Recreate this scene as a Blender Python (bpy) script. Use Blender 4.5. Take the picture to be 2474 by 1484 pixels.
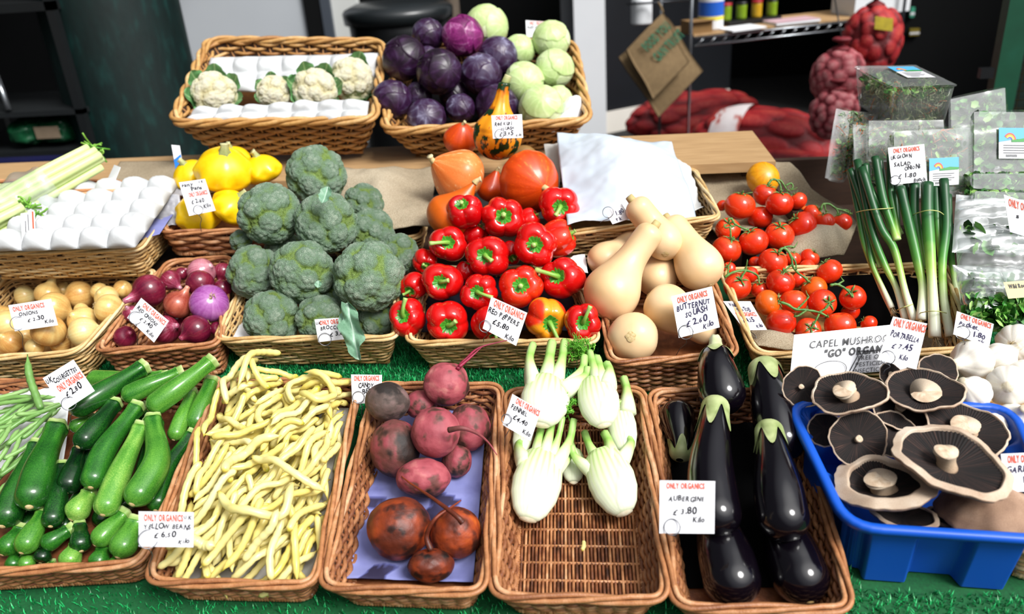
import bpy, bmesh, math, random
import numpy as np
from mathutils import Vector, Matrix, kdtree
for _o in list(bpy.data.objects): bpy.data.objects.remove(_o)
SC = bpy.context.scene
COL = SC.collection
RNG = np.random.default_rng(11)
random.seed(11)

# ------------------------------------------------------------------ camera
FPX, IW, IH = 2000.0, 2474, 1484
_pi, _ps, _ro = math.radians(25.5), math.radians(6.0), math.radians(4.0)
CAM = np.array([0, 0, 1.65])
FW = np.array([-math.sin(_ps)*math.cos(_pi), math.cos(_ps)*math.cos(_pi), -math.sin(_pi)])
_r0 = np.array([math.cos(_ps), math.sin(_ps), 0.0]); _u0 = np.cross(_r0, FW)
RT = math.cos(_ro)*_r0 - math.sin(_ro)*_u0
UP = math.sin(_ro)*_r0 + math.cos(_ro)*_u0
cd = bpy.data.cameras.new('camera'); cam = bpy.data.objects.new('camera', cd); COL.objects.link(cam)
cam.matrix_world = Matrix(((RT[0], UP[0], -FW[0], CAM[0]), (RT[1], UP[1], -FW[1], CAM[1]),
                           (RT[2], UP[2], -FW[2], CAM[2]), (0, 0, 0, 1)))
cd.sensor_fit = 'HORIZONTAL'; cd.sensor_width = 36.0; cd.lens = 36.0*FPX/IW
cd.clip_start = 0.05; cd.clip_end = 60
cd.dof.use_dof = True; cd.dof.focus_distance = 1.82; cd.dof.aperture_fstop = 2.4
SC.camera = cam

# ------------------------------------------------------------------ sky, sun, exposure
w = bpy.data.worlds.new('sky'); SC.world = w; w.use_nodes = True
nt = w.node_tree; nt.nodes.clear()
_tc = nt.nodes.new('ShaderNodeTexCoord')
_dp = nt.nodes.new('ShaderNodeVectorMath'); _dp.operation = 'DOT_PRODUCT'
_l = Vector((0.55, -0.35, 0.80)).normalized(); _dp.inputs[1].default_value = _l
_cr = nt.nodes.new('ShaderNodeValToRGB')
_cr.color_ramp.elements[0].position = 0.30; _cr.color_ramp.elements[0].color = (0.03, 0.033, 0.036, 1)
_cr.color_ramp.elements[1].position = 0.92; _cr.color_ramp.elements[1].color = (1.0, 1.0, 1.0, 1)
_e = _cr.color_ramp.elements.new(0.72); _e.color = (0.27, 0.28, 0.30, 1)
_bg = nt.nodes.new('ShaderNodeBackground'); _bg.inputs['Strength'].default_value = 1.9
_wo = nt.nodes.new('ShaderNodeOutputWorld')
nt.links.new(_tc.outputs['Generated'], _dp.inputs[0]); nt.links.new(_dp.outputs['Value'], _cr.inputs['Fac'])
nt.links.new(_cr.outputs['Color'], _bg.inputs['Color']); nt.links.new(_bg.outputs['Background'], _wo.inputs['Surface'])
sd = bpy.data.lights.new('sun', 'SUN'); sd.energy = 3.5; sd.angle = math.radians(22); sd.color = (1.0, 0.985, 0.96)
so = bpy.data.objects.new('sun', sd); COL.objects.link(so)
so.rotation_euler = Vector((0.62, -0.52, 0.90)).to_track_quat('Z', 'Y').to_euler(); so.location = (3, -2, 5)
SC.view_settings.view_transform = 'Standard'; SC.view_settings.look = 'None'
SC.view_settings.gamma = 1.0; SC.view_settings.exposure = 0.22
SC.view_settings.use_curve_mapping = False
SC.cycles.max_bounces = 8; SC.cycles.diffuse_bounces = 3; SC.cycles.transparent_max_bounces = 16
# ------------------------------------------------------------------ pixel -> place in the world
SL = math.radians(11.0)
NRM = np.array([0, -math.sin(SL), math.cos(SL)])               # the display board leans back 11 degrees
def ray(px, py): return FW + RT*((px-IW/2)/FPX) - UP*((py-IH/2)/FPX)
def at(px, py, d): return CAM + ray(px, py)*d
P0 = at(1400, 1445, 1.40) - NRM*0.095                          # a point of the board
def dh(px, py, h):                                             # depth where the ray meets the plane h above the board
    return float(((P0+NRM*h-CAM) @ NRM)/(ray(px, py) @ NRM))
def ath(px, py, h): return at(px, py, dh(px, py, h))
def dz(px, py, z): return float((z-CAM[2])/ray(px, py)[2])
def depth_plane(*pts):                                         # (px,py,d) x3: a sloping plane through three points
    A = np.array([[1, p[0], p[1]] for p in pts], float); b = np.array([1/p[2] for p in pts])
    c = np.linalg.solve(A, b)
    return lambda x, y: 1.0/(c[0]+c[1]*x+c[2]*y)
def view_axes(px, py):
    v = ray(px, py); v = v/np.linalg.norm(v)
    r = np.cross(v, UP); r /= np.linalg.norm(r); u = np.cross(r, v)
    return r, u, -v
def vec_view(px, py, x, y, z):
    r, u, b = view_axes(px, py); a = r*x+u*y+b*z
    return a/np.linalg.norm(a)
def rot_to(axis, spin=0.0):                                    # rotation taking local z to axis
    q = Vector((0, 0, 1)).rotation_difference(Vector(axis))
    return q.to_matrix() @ Matrix.Rotation(spin, 3, 'Z')

# ------------------------------------------------------------------ noise
def _hash(ix, iy, iz):
    h = (ix*374761393 + iy*668265263 + iz*2147483647 + 1013904223) & 0xffffffff
    h = ((h ^ (h >> 13))*1274126177) & 0xffffffff
    return ((h ^ (h >> 16)) & 0xffff)/65535.0
def vnoise(P):
    P = np.asarray(P, float); i = np.floor(P).astype(np.int64); f = P-i; f = f*f*(3-2*f)
    r = 0
    for a in (0, 1):
        for b in (0, 1):
            for c in (0, 1):
                wgt = (f[..., 0] if a else 1-f[..., 0])*(f[..., 1] if b else 1-f[..., 1])*(f[..., 2] if c else 1-f[..., 2])
                r = r + wgt*_hash(i[..., 0]+a, i[..., 1]+b, i[..., 2]+c)
    return r
def fbm(P, o=3):
    P = np.asarray(P, float); s, a, t = 0, .5, 0
    for k in range(o):
        s = s + a*vnoise(P*(2**k)+k*17.3); t += a; a *= .5
    return s/t
def sm(a, b, x):
    t = np.clip((x-a)/(b-a), 0, 1); return t*t*(3-2*t)

# ------------------------------------------------------------------ materials
def lin(c):
    if isinstance(c, str):
        c = c.lstrip('#'); c = [int(c[i:i+2], 16)/255 for i in (0, 2, 4)]
    return tuple((v/12.92 if v <= .04045 else ((v+.055)/1.055)**2.4) for v in c)+(1.0,)
MATS = {}
def mat(name, stops, rough=.5, spec=.5, noise=(30, 2, .3), bump=None, coat=0, sss=0, attr=True, rand=0, sssr=(1, .4, .2), trans=0, alpha=None, metal=0, stretch=None, wave=None, sheen=0):
    if name in MATS: return MATS[name]
    m = bpy.data.materials.new(name); m.use_nodes = True; n = m.node_tree; N = n.nodes; L = n.links
    b = N['Principled BSDF']
    b.inputs['Roughness'].default_value = rough; b.inputs['Specular IOR Level'].default_value = spec
    b.inputs['Metallic'].default_value = metal
    if coat: b.inputs['Coat Weight'].default_value = coat; b.inputs['Coat Roughness'].default_value = .08
    if sss:
        b.inputs['Subsurface Weight'].default_value = sss; b.inputs['Subsurface Radius'].default_value = sssr; b.inputs['Subsurface Scale'].default_value = .006
    if trans: b.inputs['Transmission Weight'].default_value = trans
    if alpha is not None: b.inputs['Alpha'].default_value = alpha
    if sheen: b.inputs['Sheen Weight'].default_value = sheen
    if isinstance(stops, str): stops = [stops]
    tc = N.new('ShaderNodeTexCoord'); vec = tc.outputs['Object']
    if stretch:
        mp = N.new('ShaderNodeMapping'); mp.inputs['Scale'].default_value = stretch; L.new(vec, mp.inputs['Vector']); vec = mp.outputs['Vector']
    fac = None
    if attr:
        a = N.new('ShaderNodeAttribute'); a.attribute_name = 'v'; fac = a.outputs['Fac']
    def math_(op, x, y):
        k = N.new('ShaderNodeMath'); k.operation = op
        for i, q in enumerate((x, y)):
            if isinstance(q, (int, float)): k.inputs[i].default_value = q
            else: L.new(q, k.inputs[i])
        return k.outputs[0]
    if fac is None: fac = math_('ADD', .5, 0)
    if noise:
        t = N.new('ShaderNodeTexNoise'); t.inputs['Scale'].default_value = noise[0]; t.inputs['Detail'].default_value = noise[1]; L.new(vec, t.inputs['Vector'])
        fac = math_('ADD', fac, math_('MULTIPLY', math_('SUBTRACT', t.outputs['Fac'], .5), noise[2]))
    if rand:
        oi = N.new('ShaderNodeObjectInfo'); fac = math_('ADD', fac, math_('MULTIPLY', math_('SUBTRACT', oi.outputs['Random'], .5), rand))
    if len(stops) > 1:
        cr = N.new('ShaderNodeValToRGB'); E = cr.color_ramp.elements
        st = [(i/(len(stops)-1), s) if isinstance(s, str) else s for i, s in enumerate(stops)]
        E[0].position, E[0].color = st[0][0], lin(st[0][1]); E[1].position, E[1].color = st[-1][0], lin(st[-1][1])
        for p, c in st[1:-1]:
            e = E.new(p); e.color = lin(c)
        L.new(fac, cr.inputs['Fac']); L.new(cr.outputs['Color'], b.inputs['Base Color'])
    else:
        b.inputs['Base Color'].default_value = lin(stops[0])
    if bump:
        kind = bump[2] if len(bump) > 2 else 'n'
        if kind == 'n':
            t2 = N.new('ShaderNodeTexNoise'); t2.inputs['Scale'].default_value = bump[0]; t2.inputs['Detail'].default_value = 3; o = t2.outputs['Fac']
        elif kind == 'v':
            t2 = N.new('ShaderNodeTexVoronoi'); t2.inputs['Scale'].default_value = bump[0]; o = t2.outputs['Distance']
        else:
            t2 = N.new('ShaderNodeTexWave'); t2.inputs['Scale'].default_value = bump[0]; t2.inputs['Distortion'].default_value = 1.5; o = t2.outputs['Fac']
        L.new(vec, t2.inputs['Vector'])
        bp = N.new('ShaderNodeBump'); bp.inputs['Strength'].default_value = bump[1]; bp.inputs['Distance'].default_value = .004
        L.new(o, bp.inputs['Height']); L.new(bp.outputs['Normal'], b.inputs['Normal'])
    MATS[name] = m
    return m

# ------------------------------------------------------------------ meshes
class MB:
    def __init__(s): s.V, s.F, s.A, s.M, s.n = [], [], [], [], 0
    def add(s, V, F, v=.5, mi=0):
        V = np.asarray(V, float).reshape(-1, 3); s.V.append(V)
        s.A.append(np.broadcast_to(np.asarray(v, float).reshape(-1), (len(V),)) if np.size(v) in (1, len(V)) else np.full(len(V), .5))
        if isinstance(F, np.ndarray): s.F.extend(map(tuple, (F+s.n).tolist()))
        else: s.F.extend(tuple(i+s.n for i in f) for f in F)
        s.M.extend([mi]*len(F))
        s.n += len(V); return s
    def tube(s, path, rad, n=6, v=.5, mi=0, cap=True, closed=False, mod=None):
        V, F = tube(path, rad, n, cap, closed, mod); return s.add(V, F, v, mi)
    def box(s, lo, hi, M=None, v=.5, mi=0):
        x0, y0, z0 = lo; x1, y1, z1 = hi
        V = np.array([(x0, y0, z0), (x1, y0, z0), (x1, y1, z0), (x0, y1, z0), (x0, y0, z1), (x1, y0, z1), (x1, y1, z1), (x0, y1, z1)], float)
        if M is not None: V = V @ np.array(M.to_3x3()).T + np.array(M.translation)
        return s.add(V, [(3, 2, 1, 0), (4, 5, 6, 7), (0, 1, 5, 4), (1, 2, 6, 5), (2, 3, 7, 6), (3, 0, 4, 7)], v, mi)
    def mesh(s, name, mats, smooth=True):
        me = bpy.data.meshes.new(name)
        V = np.concatenate(s.V); me.from_pydata(V.tolist(), [], s.F)
        for m in (mats if isinstance(mats, (list, tuple)) else [mats]): me.materials.append(m)
        me.polygons.foreach_set('use_smooth', [smooth]*len(me.polygons))
        if len(set(s.M)) > 1: me.polygons.foreach_set('material_index', s.M)
        at_ = me.attributes.new('v', 'FLOAT', 'POINT'); at_.data.foreach_set('value', np.concatenate(s.A).astype(np.float32))
        me.validate(); me.update(); return me
    def build(s, name, mats, parent=None, smooth=True):
        return link(name, s.mesh(name, mats, smooth), parent)
def link(name, me, parent=None):
    o = bpy.data.objects.new(name, me); COL.objects.link(o)
    if parent is not None: o.parent = parent
    return o
def tag(o, label=None, cat=None, group=None, kind=None):
    if label: o['label'] = label
    if cat: o['category'] = cat
    if group: o['group'] = group
    if kind: o['kind'] = kind
    return o
def thing(name, label, cat, loc=(0, 0, 0), rot=None, scale=None, group=None):
    o = bpy.data.objects.new(name, None); COL.objects.link(o); o.empty_display_size = .02
    place(o, loc, rot, scale)
    return tag(o, label, cat, group)
def place(o, loc, rot=None, scale=None):
    M = Matrix.Translation(Vector(loc))
    if rot is not None: M = M @ (rot.to_4x4())
    if scale is not None:
        if np.isscalar(scale): scale = (scale,)*3
        M = M @ Matrix.Diagonal((*scale, 1))
    o.matrix_world = M
    return o
def dup(root, loc, rot, scale, label=None, group=None):
    kids = list(root.children)
    r = root.copy(); COL.objects.link(r); place(r, loc, rot, scale)
    if label: r['label'] = label
    if group: r['group'] = group
    for ch in kids:
        k2 = list(ch.children)
        c = ch.copy(); COL.objects.link(c); c.parent = r
        for g in k2:
            d = g.copy(); COL.objects.link(d); d.parent = c
    return r
def _quads(m, n, cm, cn):
    i = np.arange(m if cm else m-1)[:, None]; k = np.arange(n if cn else n-1)[None, :]
    j = (i+1) % m; l = (k+1) % n
    return np.stack([i*n+k, i*n+l, j*n+l, j*n+k], -1).reshape(-1, 4)
def tube(path, rad, n=6, cap=True, closed=False, mod=None):
    P = np.asarray(path, float); m = len(P)
    rad = np.broadcast_to(np.asarray(rad, float), (m,))
    T = np.gradient(P, axis=0)
    if closed:
        T = np.roll(P, -1, 0)-np.roll(P, 1, 0)
    T /= np.maximum(np.linalg.norm(T, axis=1, keepdims=True), 1e-9)
    a = np.array([0, 0, 1.]) if abs(T[0, 2]) < .9 else np.array([1., 0, 0])
    x = np.cross(a, T[0]); x /= np.linalg.norm(x)
    X = np.zeros_like(P); X[0] = x
    for i in range(1, m):
        x = X[i-1]-T[i]*(X[i-1] @ T[i]); X[i] = x/max(np.linalg.norm(x), 1e-9)
    Y = np.cross(T, X)
    th = np.arange(n)*2*np.pi/n
    R = np.repeat(rad[:, None], n, 1)
    if mod is not None: R = R*mod(np.linspace(0, 1, m)[:, None], th[None, :])
    V = P[:, None]+R[..., None]*(np.cos(th)[None, :, None]*X[:, None]+np.sin(th)[None, :, None]*Y[:, None])
    V = V.reshape(-1, 3)
    F = _quads(m, n, closed, True)
    if cap and not closed:
        F = F.tolist()
        F.append(tuple(range(n))[::-1]); F.append(tuple((m-1)*n+k for k in range(n)))
    return V, F
def bez(pts, n=24):
    P = np.asarray(pts, float); m = len(P); t = np.linspace(0, m-1, n); out = []
    Q = np.vstack([2*P[0]-P[1], P, 2*P[-1]-P[-2]])
    for u in t:
        i = min(int(u), m-2); f = u-i; p0, p1, p2, p3 = Q[i], Q[i+1], Q[i+2], Q[i+3]
        out.append(.5*((2*p1)+(-p0+p2)*f+(2*p0-5*p1+4*p2-p3)*f*f+(-p0+3*p1-3*p2+p3)*f**3))
    return np.array(out)
def surf(nu, nv, fn, closed=True):
    """fn(u,v)->(x,y,z); u in [0,1) round, v in [0,1]."""
    u = np.arange(nu)/nu if closed else np.linspace(0, 1, nu)
    v = np.linspace(0, 1, nv); U, W = np.meshgrid(u, v)
    X, Y, Z = fn(U, W); V = np.stack([X+0*U, Y+0*U, Z+0*U], -1).reshape(-1, 3)
    return V, _quads(nv, nu, False, closed)
_ICO = {}
def ico(n):
    if n not in _ICO:
        b = bmesh.new(); bmesh.ops.create_icosphere(b, subdivisions=n, radius=1)
        _ICO[n] = (np.array([v.co[:] for v in b.verts]), [tuple(v.index for v in f.verts) for f in b.faces]); b.free()
    return _ICO[n]
def cushion(quad_fn, nu, nv): return surf(nu, nv, quad_fn, closed=False)

# ------------------------------------------------------------------ wicker
W_BROWN = mat('wicker_brown', ['#34190b', '#7c482a', '#b57c50', '#dcb088'], rough=.45, noise=(60, 3, .55), stretch=(1, 1, 1), bump=(300, .25))
W_GOLD = mat('wicker_gold', ['#5f421e', '#b48a50', '#d6b47c', '#efdcb2'], rough=.5, noise=(60, 3, .5), bump=(300, .25))
W_TAN = mat('wicker_tan', ['#4d2a12', '#9e6c38', '#c29558', '#e2be8a'], rough=.48, noise=(60, 3, .5), bump=(300, .25))
W_GAP = mat('gap_shade', ['#1d0d05', '#3b2110'], rough=.9, noise=(80, 2, .5))  # added dark shell inside the weave, colours in the shade between strands
def round_loop(C, r, per):
    """closed polyline round the quad C (4x3) with rounded corners, about `per` spacing"""
    C = np.asarray(C, float); out = []
    for i in range(4):
        p, c, q = C[i-1], C[i], C[(i+1) % 4]
        a = c+(p-c)/np.linalg.norm(p-c)*r; b = c+(q-c)/np.linalg.norm(q-c)*r
        for t in np.linspace(0, 1, 7): out.append((1-t)**2*a+2*t*(1-t)*c+t*t*b)
    return np.array(out)
def resample(L, n):
    L = np.vstack([L, L[:1]]); s = np.r_[0, np.cumsum(np.linalg.norm(np.diff(L, axis=0), axis=1))]
    t = np.linspace(0, s[-1], n, endpoint=False)
    return np.stack([np.interp(t, s, L[:, k]) for k in range(3)], -1), s[-1]
FEET = []
def basket(label, T, h, nrm, inset=.03, m=None, row=.0085, stake=.03, rim_r=.0085, band=True, floor_weave=False, group='wicker baskets on the stall', corner=.035, rows_wave=1.0, sr=.55, rimt=3, twist=.34):
    """T: four rim corners (front-left, front-right, back-right, back-left); h: wall height along nrm."""
    m = m or W_BROWN
    T = np.asarray(T, float); nrm = np.asarray(nrm, float)
    ctr = T.mean(0)
    B = []
    for i in range(4):
        d1 = T[(i+1) % 4]-T[i]; d2 = T[i-1]-T[i]
        B.append(T[i]+d1/np.linalg.norm(d1)*inset+d2/np.linalg.norm(d2)*inset-nrm*h)
    B = np.array(B); org = B.mean(0); FEET.append(B.copy())
    T = T-org; B = B-org
    root = thing('wicker_basket', label, 'basket', org, group=group)
    lt, ln = resample(round_loop(T, corner, 0), 720); lb, _ = resample(round_loop(B, corner*.8, 0), 720)
    k = int(ln/stake/2)*2; ns = k*4
    Lt, _ = resample(lt, ns); Lb, _ = resample(lb, ns)
    tang = np.roll(Lt, -1, 0)-np.roll(Lt, 1, 0); out = np.cross(tang, nrm); out /= np.linalg.norm(out, axis=1, keepdims=True)
    ph = np.arange(ns)/4*math.pi
    nr = max(4, int(h/row)); mb = MB()
    for j in range(nr):
        t = (j+.5)/nr*.96+.01; L = Lb*(1-t)+Lt*t
        if rows_wave > 1: pz = ph*.5+(j % 2)*math.pi+(j//2)*.8
        else: pz = ph+(j % 2)*math.pi
        jit = (fbm(np.c_[np.arange(ns)*.11, np.full(ns, j*3.1), np.full(ns, 5.)], 2)-.5)
        off = np.cos(pz)*row*.48+jit*.002
        L = L+out*off[:, None]+nrm*(jit*row*.5)[:, None]
        mb.tube(L, h/nr*sr*(1+.25*(RNG.random()-.5)), 6, v=np.repeat(np.clip(.5+.5*(fbm(np.c_[np.arange(ns)*.04+j*7, np.full(ns, j*1.7), np.full(ns, 1.)], 2)-.5)*1.6, 0, 1), 6), closed=True)
    for i in range(0, ns, 4):
        mb.tube([Lb[i], Lb[i]*.5+Lt[i]*.5, Lt[i]], .0032, 5, v=.35)
    mb.build('wicker_weave', m, root)
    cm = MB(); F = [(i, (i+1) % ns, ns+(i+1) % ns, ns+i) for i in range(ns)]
    cm.add(np.vstack([Lb, Lt]), F).build('gap_shade', W_GAP, root)
    rm = MB(); nn = 480; Lr, ln = resample(lt, nn); tg = np.roll(Lr, -1, 0)-np.roll(Lr, 1, 0); o2 = np.cross(tg, nrm); o2 /= np.linalg.norm(o2, axis=1, keepdims=True)
    turns = max(4, int(ln/twist))
    for s in range(rimt):
        a = np.arange(nn)/nn*2*math.pi*turns+s*2*math.pi/rimt
        jit = (fbm(np.c_[np.arange(nn)*.1, np.full(nn, s*3.1), np.full(nn, 9.)], 2)-.5)
        L = Lr+o2*(np.cos(a)*rim_r*.75+jit*.003)[:, None]+nrm*(np.sin(a)*rim_r*.6)[:, None]
        rm.tube(L, rim_r*.56, 7, v=np.repeat(np.clip(.62+.5*(fbm(np.c_[np.arange(nn)*.03+s*9, np.full(nn, s*1.), np.full(nn, 2.)], 2)-.5)*1.4, 0, 1), 7), closed=True)
    rm.build('rim_braid', m, root)
    if band:
        bm = MB(); nb = int(ln/.0016); Lw, _ = resample(lb, nb)
        rr = .0085*(1+.12*np.abs(np.sin(np.arange(nb)*math.pi/4)))
        vv = .35+.45*_hash((np.arange(nb)//4).astype(np.int64), np.int64(3), np.int64(1))
        bm.tube(Lw+out[:1]*0, rr, 7, v=np.repeat(vv, 7), closed=True); bm.build('wrapped_foot', m, root)
    fm = MB()
    e0, e1 = B[1]-B[0], B[3]-B[0]; up = nrm
    if floor_weave:
        n1 = 9; n2 = int(np.linalg.norm(e1)/.0062*1.0); n2 = int(np.linalg.norm(e0)/.0068)
        for i in range(n2):                                    # long fine rods running front to back
            f = (i+.5)/n2; A = B[0]+e0*f; D = B[3]+(B[2]-B[3])*f; t = np.linspace(.01, .99, 73)
            L = A+(D-A)*t[:, None]+up*(.004+.0022*np.cos(t*math.pi*12+(i % 2)*math.pi))[:, None]
            fm.tube(L, .0031, 5, v=np.clip(.45+.5*(RNG.random()-.5)+.5*(fbm(np.c_[np.repeat(t*30, 5), np.full(73*5, i*2.), np.zeros(73*5)], 2)-.5), 0, 1))
        for i in range(12):
            f = (i+.5)/12; A = B[0]+e1*f; D = B[1]+(B[2]-B[1])*f
            fm.tube([A+up*.004, (A+D)/2+up*.004, D+up*.004], .003, 6, v=.7)
        fm.add(B-up*.001, [(0, 1, 2, 3)], v=.1)
    else:
        fm.add(np.vstack([B+up*.004, B-up*.004]), [(0, 1, 2, 3), (7, 6, 5, 4), (0, 4, 5, 1), (1, 5, 6, 2), (2, 6, 7, 3), (3, 7, 4, 0)], v=.3)
    fm.build('base_panel', m, root, smooth=floor_weave)
    return root
def rim(pts, h): return np.array([ath(x, y, h) for x, y in pts])
def rimd(pts): return np.array([at(*p) for p in pts])
# ------------------------------------------------------------------ the setting
M_FLOOR = mat('asphalt', ['#0e0d0d', '#1b1a19'], rough=.9, noise=(12, 4, .8), attr=False)
M_BLACK = mat('black_paint', ['#040506', '#090b0c'], rough=.85, spec=.2, noise=(4, 2, .6), attr=False)
M_GREY = mat('grey_panel', ['#b4b9bf', '#c9ced3'], rough=.6, noise=(2, 2, .5), attr=False)
M_PALE = mat('pale_plaster', ['#cfd0cc', '#dcdedb'], rough=.7, noise=(3, 2, .5), attr=False)
M_SLATE = mat('slate_paint', ['#3d434c', '#4a515b'], rough=.6, noise=(3, 2, .5), attr=False)
M_WHITE = mat('white_paint', ['#dfe3e8', '#f2f4f6'], rough=.5, noise=(3, 2, .5), attr=False)
M_MIDGREY = mat('grey_paint', ['#55575a', '#66686b'], rough=.6, noise=(3, 2, .5), attr=False)
M_GREENIRON = mat('green_iron', [(0, '#010a09'), (.55, '#031c1a'), (.8, '#0a3531'), (1, '#5d7d78')], rough=.55, noise=(22, 5, 1.1), attr=False, stretch=(1, 1, .35), bump=(40, .3))
def bx(name, lo, hi, m, label=None, cat=None, kind='structure', parent=None):
    o = MB().box(lo, hi).build(name, m, parent, smooth=False)
    return tag(o, label, cat, None, kind if parent is None else None)
def xY(px, py, Y):                                            # world x, z where the ray meets the plane y=Y
    v = ray(px, py); p = CAM+v*((Y-CAM[1])/v[1]); return p[0], p[2]
bx('floor', (-7, -2, -.1), (6, 10, 0), M_FLOOR)
bx('shade_ceiling', (.75, 6.0, 2.9), (6, 10, 3.0), M_BLACK)  # unseen slab, added and sized to keep the interior dark
bx('shade_roof_side', (-7, 3.3, 2.6), (-2.45, 6.4, 2.7), M_BLACK)  # unseen slab, added to shade the rack end
bx('wall_left', (-4.6, 3.2, 0), (-4.5, 10, 2.9), M_BLACK)
bx('wall_back', (-4.5, 8.6, 0), (6, 8.7, 2.9), M_BLACK)
bx('wall_right', (4.4, 4.6, 0), (4.5, 8.6, 2.9), M_BLACK)
Yb = 6.7
def upright(name, pxa, pxb, py, Y, depth, m, z0=0, z1=2.9):
    xa, _ = xY(pxa, py, Y); xb, _ = xY(pxb, py, Y)
    return bx(name, (xa, Y, z0), (xb, Y+depth, z1), m)
upright('wall_grey_panel', 330, 737, 40, Yb, .08, M_GREY)
upright('trim_1', 737, 778, 40, Yb-.03, .10, M_BLACK)
upright('trim_2', 778, 801, 40, Yb-.04, .12, M_SLATE)
upright('wall_pale', 801, 866, 40, Yb, .08, M_PALE)
upright('trim_3', 1357, 1391, 100, Yb+.02, .10, M_MIDGREY)
upright('trim_4', 1391, 1464, 200, Yb-.12, .16, M_WHITE)
pa = ath(1464, 326, 0); pa = CAM+ray(1464, 322)*dz(1464, 322, 0); pb = CAM+ray(1760, 262)*dz(1760, 262, 0)
def wall_between(name, a, b, z0, z1, th, m):
    d = np.array([b[0]-a[0], b[1]-a[1], 0]); d /= np.linalg.norm(d); n = np.array([-d[1], d[0], 0])*th
    q = [np.array([*p[:2], z0]) for p in (a, b)]; q = [q[0], q[1], q[1]+n, q[0]+n]
    V = q+[p+np.array([0, 0, z1-z0]) for p in q]
    o = MB().add(V, [(3, 2, 1, 0), (4, 5, 6, 7), (0, 1, 5, 4), (1, 2, 6, 5), (2, 3, 7, 6), (3, 0, 4, 7)]).build(name, m, None, False)
    return tag(o, kind='structure')
wall_between('wall_side', pa, pb, .16, 2.9, .05, mat('navy_board', ['#05070c', '#0b1018'], rough=.5, noise=(9, 3, .8), attr=False))
wall_between('baseboard_side', pa+np.array([0, -.02, 0]), pb+np.array([0, -.02, 0]), 0, .17, .04, mat('cream_paint', ['#cfc9be', '#e6e2da'], rough=.6, noise=(4, 3, .7), attr=False))
# cast-iron pillar
pc = at(300, 150, 4.3)
pm = MB(); zz_ = np.linspace(0, 2.9, 30); pm.tube(np.c_[np.full(30, pc[0]), np.full(30, pc[1]), zz_], .335+.02*(zz_ < .12), 48)
tag(pm.build('pillar_1', M_GREENIRON), kind='structure')

# ------------------------------------------------------------------ the stall: sloping turf board, step, wooden table
M_WOOD = mat('pale_wood', ['#8a6a45', '#b08d62', '#c7a67a'], rough=.65, noise=(14, 4, 1.0), attr=False, stretch=(.6, 5, 5))
M_WOODD = mat('dark_wood', ['#2a1a10', '#4a3020'], rough=.8, noise=(20, 4, .9), attr=False, stretch=(1, 6, 6))
M_TURF = mat('turf_base', ['#03361a', '#086b34'], rough=.8, noise=(200, 2, .9), attr=False)
M_BLADE = mat('turf_blade', ['#035c2b', '#12a052', '#3bd07a'], rough=.4, spec=.5, noise=(30, 1, .3))
ey = np.array([0, math.cos(SL), math.sin(SL)])
def bpt(x, s, h=0): return np.array([x, P0[1], P0[2]])+np.array([0, 0, 0])+ey*s+NRM*h
_b0 = P0[1]
V = [bpt(x, s, h) for h in (-.03, 0) for x, s in ((-1.6, -.16), (1.35, -.16), (1.35, 1.06), (-1.6, 1.06))]
bd = thing('display_board', 'sloping board covered in green artificial turf under the wicker baskets', 'display board', (0, P0[1], P0[2]-.03))
o = MB().add(np.array(V)-np.array(bd.location), [(3, 2, 1, 0), (4, 5, 6, 7), (0, 1, 5, 4), (1, 2, 6, 5), (2, 3, 7, 6), (3, 0, 4, 7)]).build('turf_backing', M_TURF, bd, False)
for lx in (-1.5, 1.25):
    for s_, tp in ((-.1, 0), (1.0, 0)):
        p = bpt(lx, s_, -.031)-np.array(bd.location)
        MB().box((p[0]-.025, p[1]-.025, -bd.location[2]), (p[0]+.025, p[1]+.025, p[2]-.006)).build('leg', M_WOODD, bd, False)
# step block behind, below the upper baskets
stp = thing('wooden_step', 'dark wooden step behind the middle baskets, below the egg trays', 'step', (0, 2.3, .70))
MB().box((-1.75, -.14, -.0), (.42, .12, .09)).build('tread', M_WOODD, stp, False)
for x in (-1.6, .36): MB().box((x-.03, -.03, -.70), (x+.03, .03, 0)).build('leg', M_WOODD, stp, False)
# table behind
TZ = .93
tb = thing('trestle_table', 'pale bare wooden trestle table behind the baskets', 'table', (0, 2.6, 0))
MB().box((-3.4, -.14, TZ-.03), (.56, .235, TZ)).build('table_top', M_WOOD, tb, False)
for x in (-3.2, -1.2, .5):
    MB().box((x-.03, -.1, 0), (x+.03, -.04, TZ-.03)).build('leg', M_WOODD, tb, False)
    MB().box((x-.03, .14, 0), (x+.03, .2, TZ-.03)).build('leg', M_WOODD, tb, False)
# ------------------------------------------------------------------ the baskets
RH = .095; G = 'brown wicker baskets along the front'
basket('brown wicker basket of courgettes and green beans, at the end of the front row', rim([(-330, 1400), (338, 1363), (537, 912), (-60, 925)], RH), .080, NRM, group=G)
basket('brown wicker basket heaped with yellow beans', rim([(353, 1407), (760, 1416), (869, 925), (548, 918)], RH), .080, NRM, group=G)
basket('brown wicker basket lined with purple card holding beetroots', rim([(774, 1420), (1170, 1434), (1210, 932), (909, 930)], RH), .080, NRM, group=G)
basket('half empty brown wicker basket of fennel, woven base showing', rim([(1189, 1442), (1613, 1452), (1552, 940), (1226, 945)], RH), .080, NRM, floor_weave=True, group=G)
basket('brown wicker basket full of glossy aubergines', rim([(1630, 1468), (2060, 1475), (1922, 945), (1571, 946)], RH), .080, NRM, group=G)
basket('pale wicker basket of garlic beside the blue crate', rim([(2452, 1335), (2800, 1345), (2660, 900), (2316, 905)], .11), .10, NRM, m=W_GOLD, group=G)
MH = .115; G2 = 'wicker baskets in the middle row'
kw = dict(rows_wave=2, row=.0068, stake=.026, rim_r=.008, sr=.48, band=False, group=G2)
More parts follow.
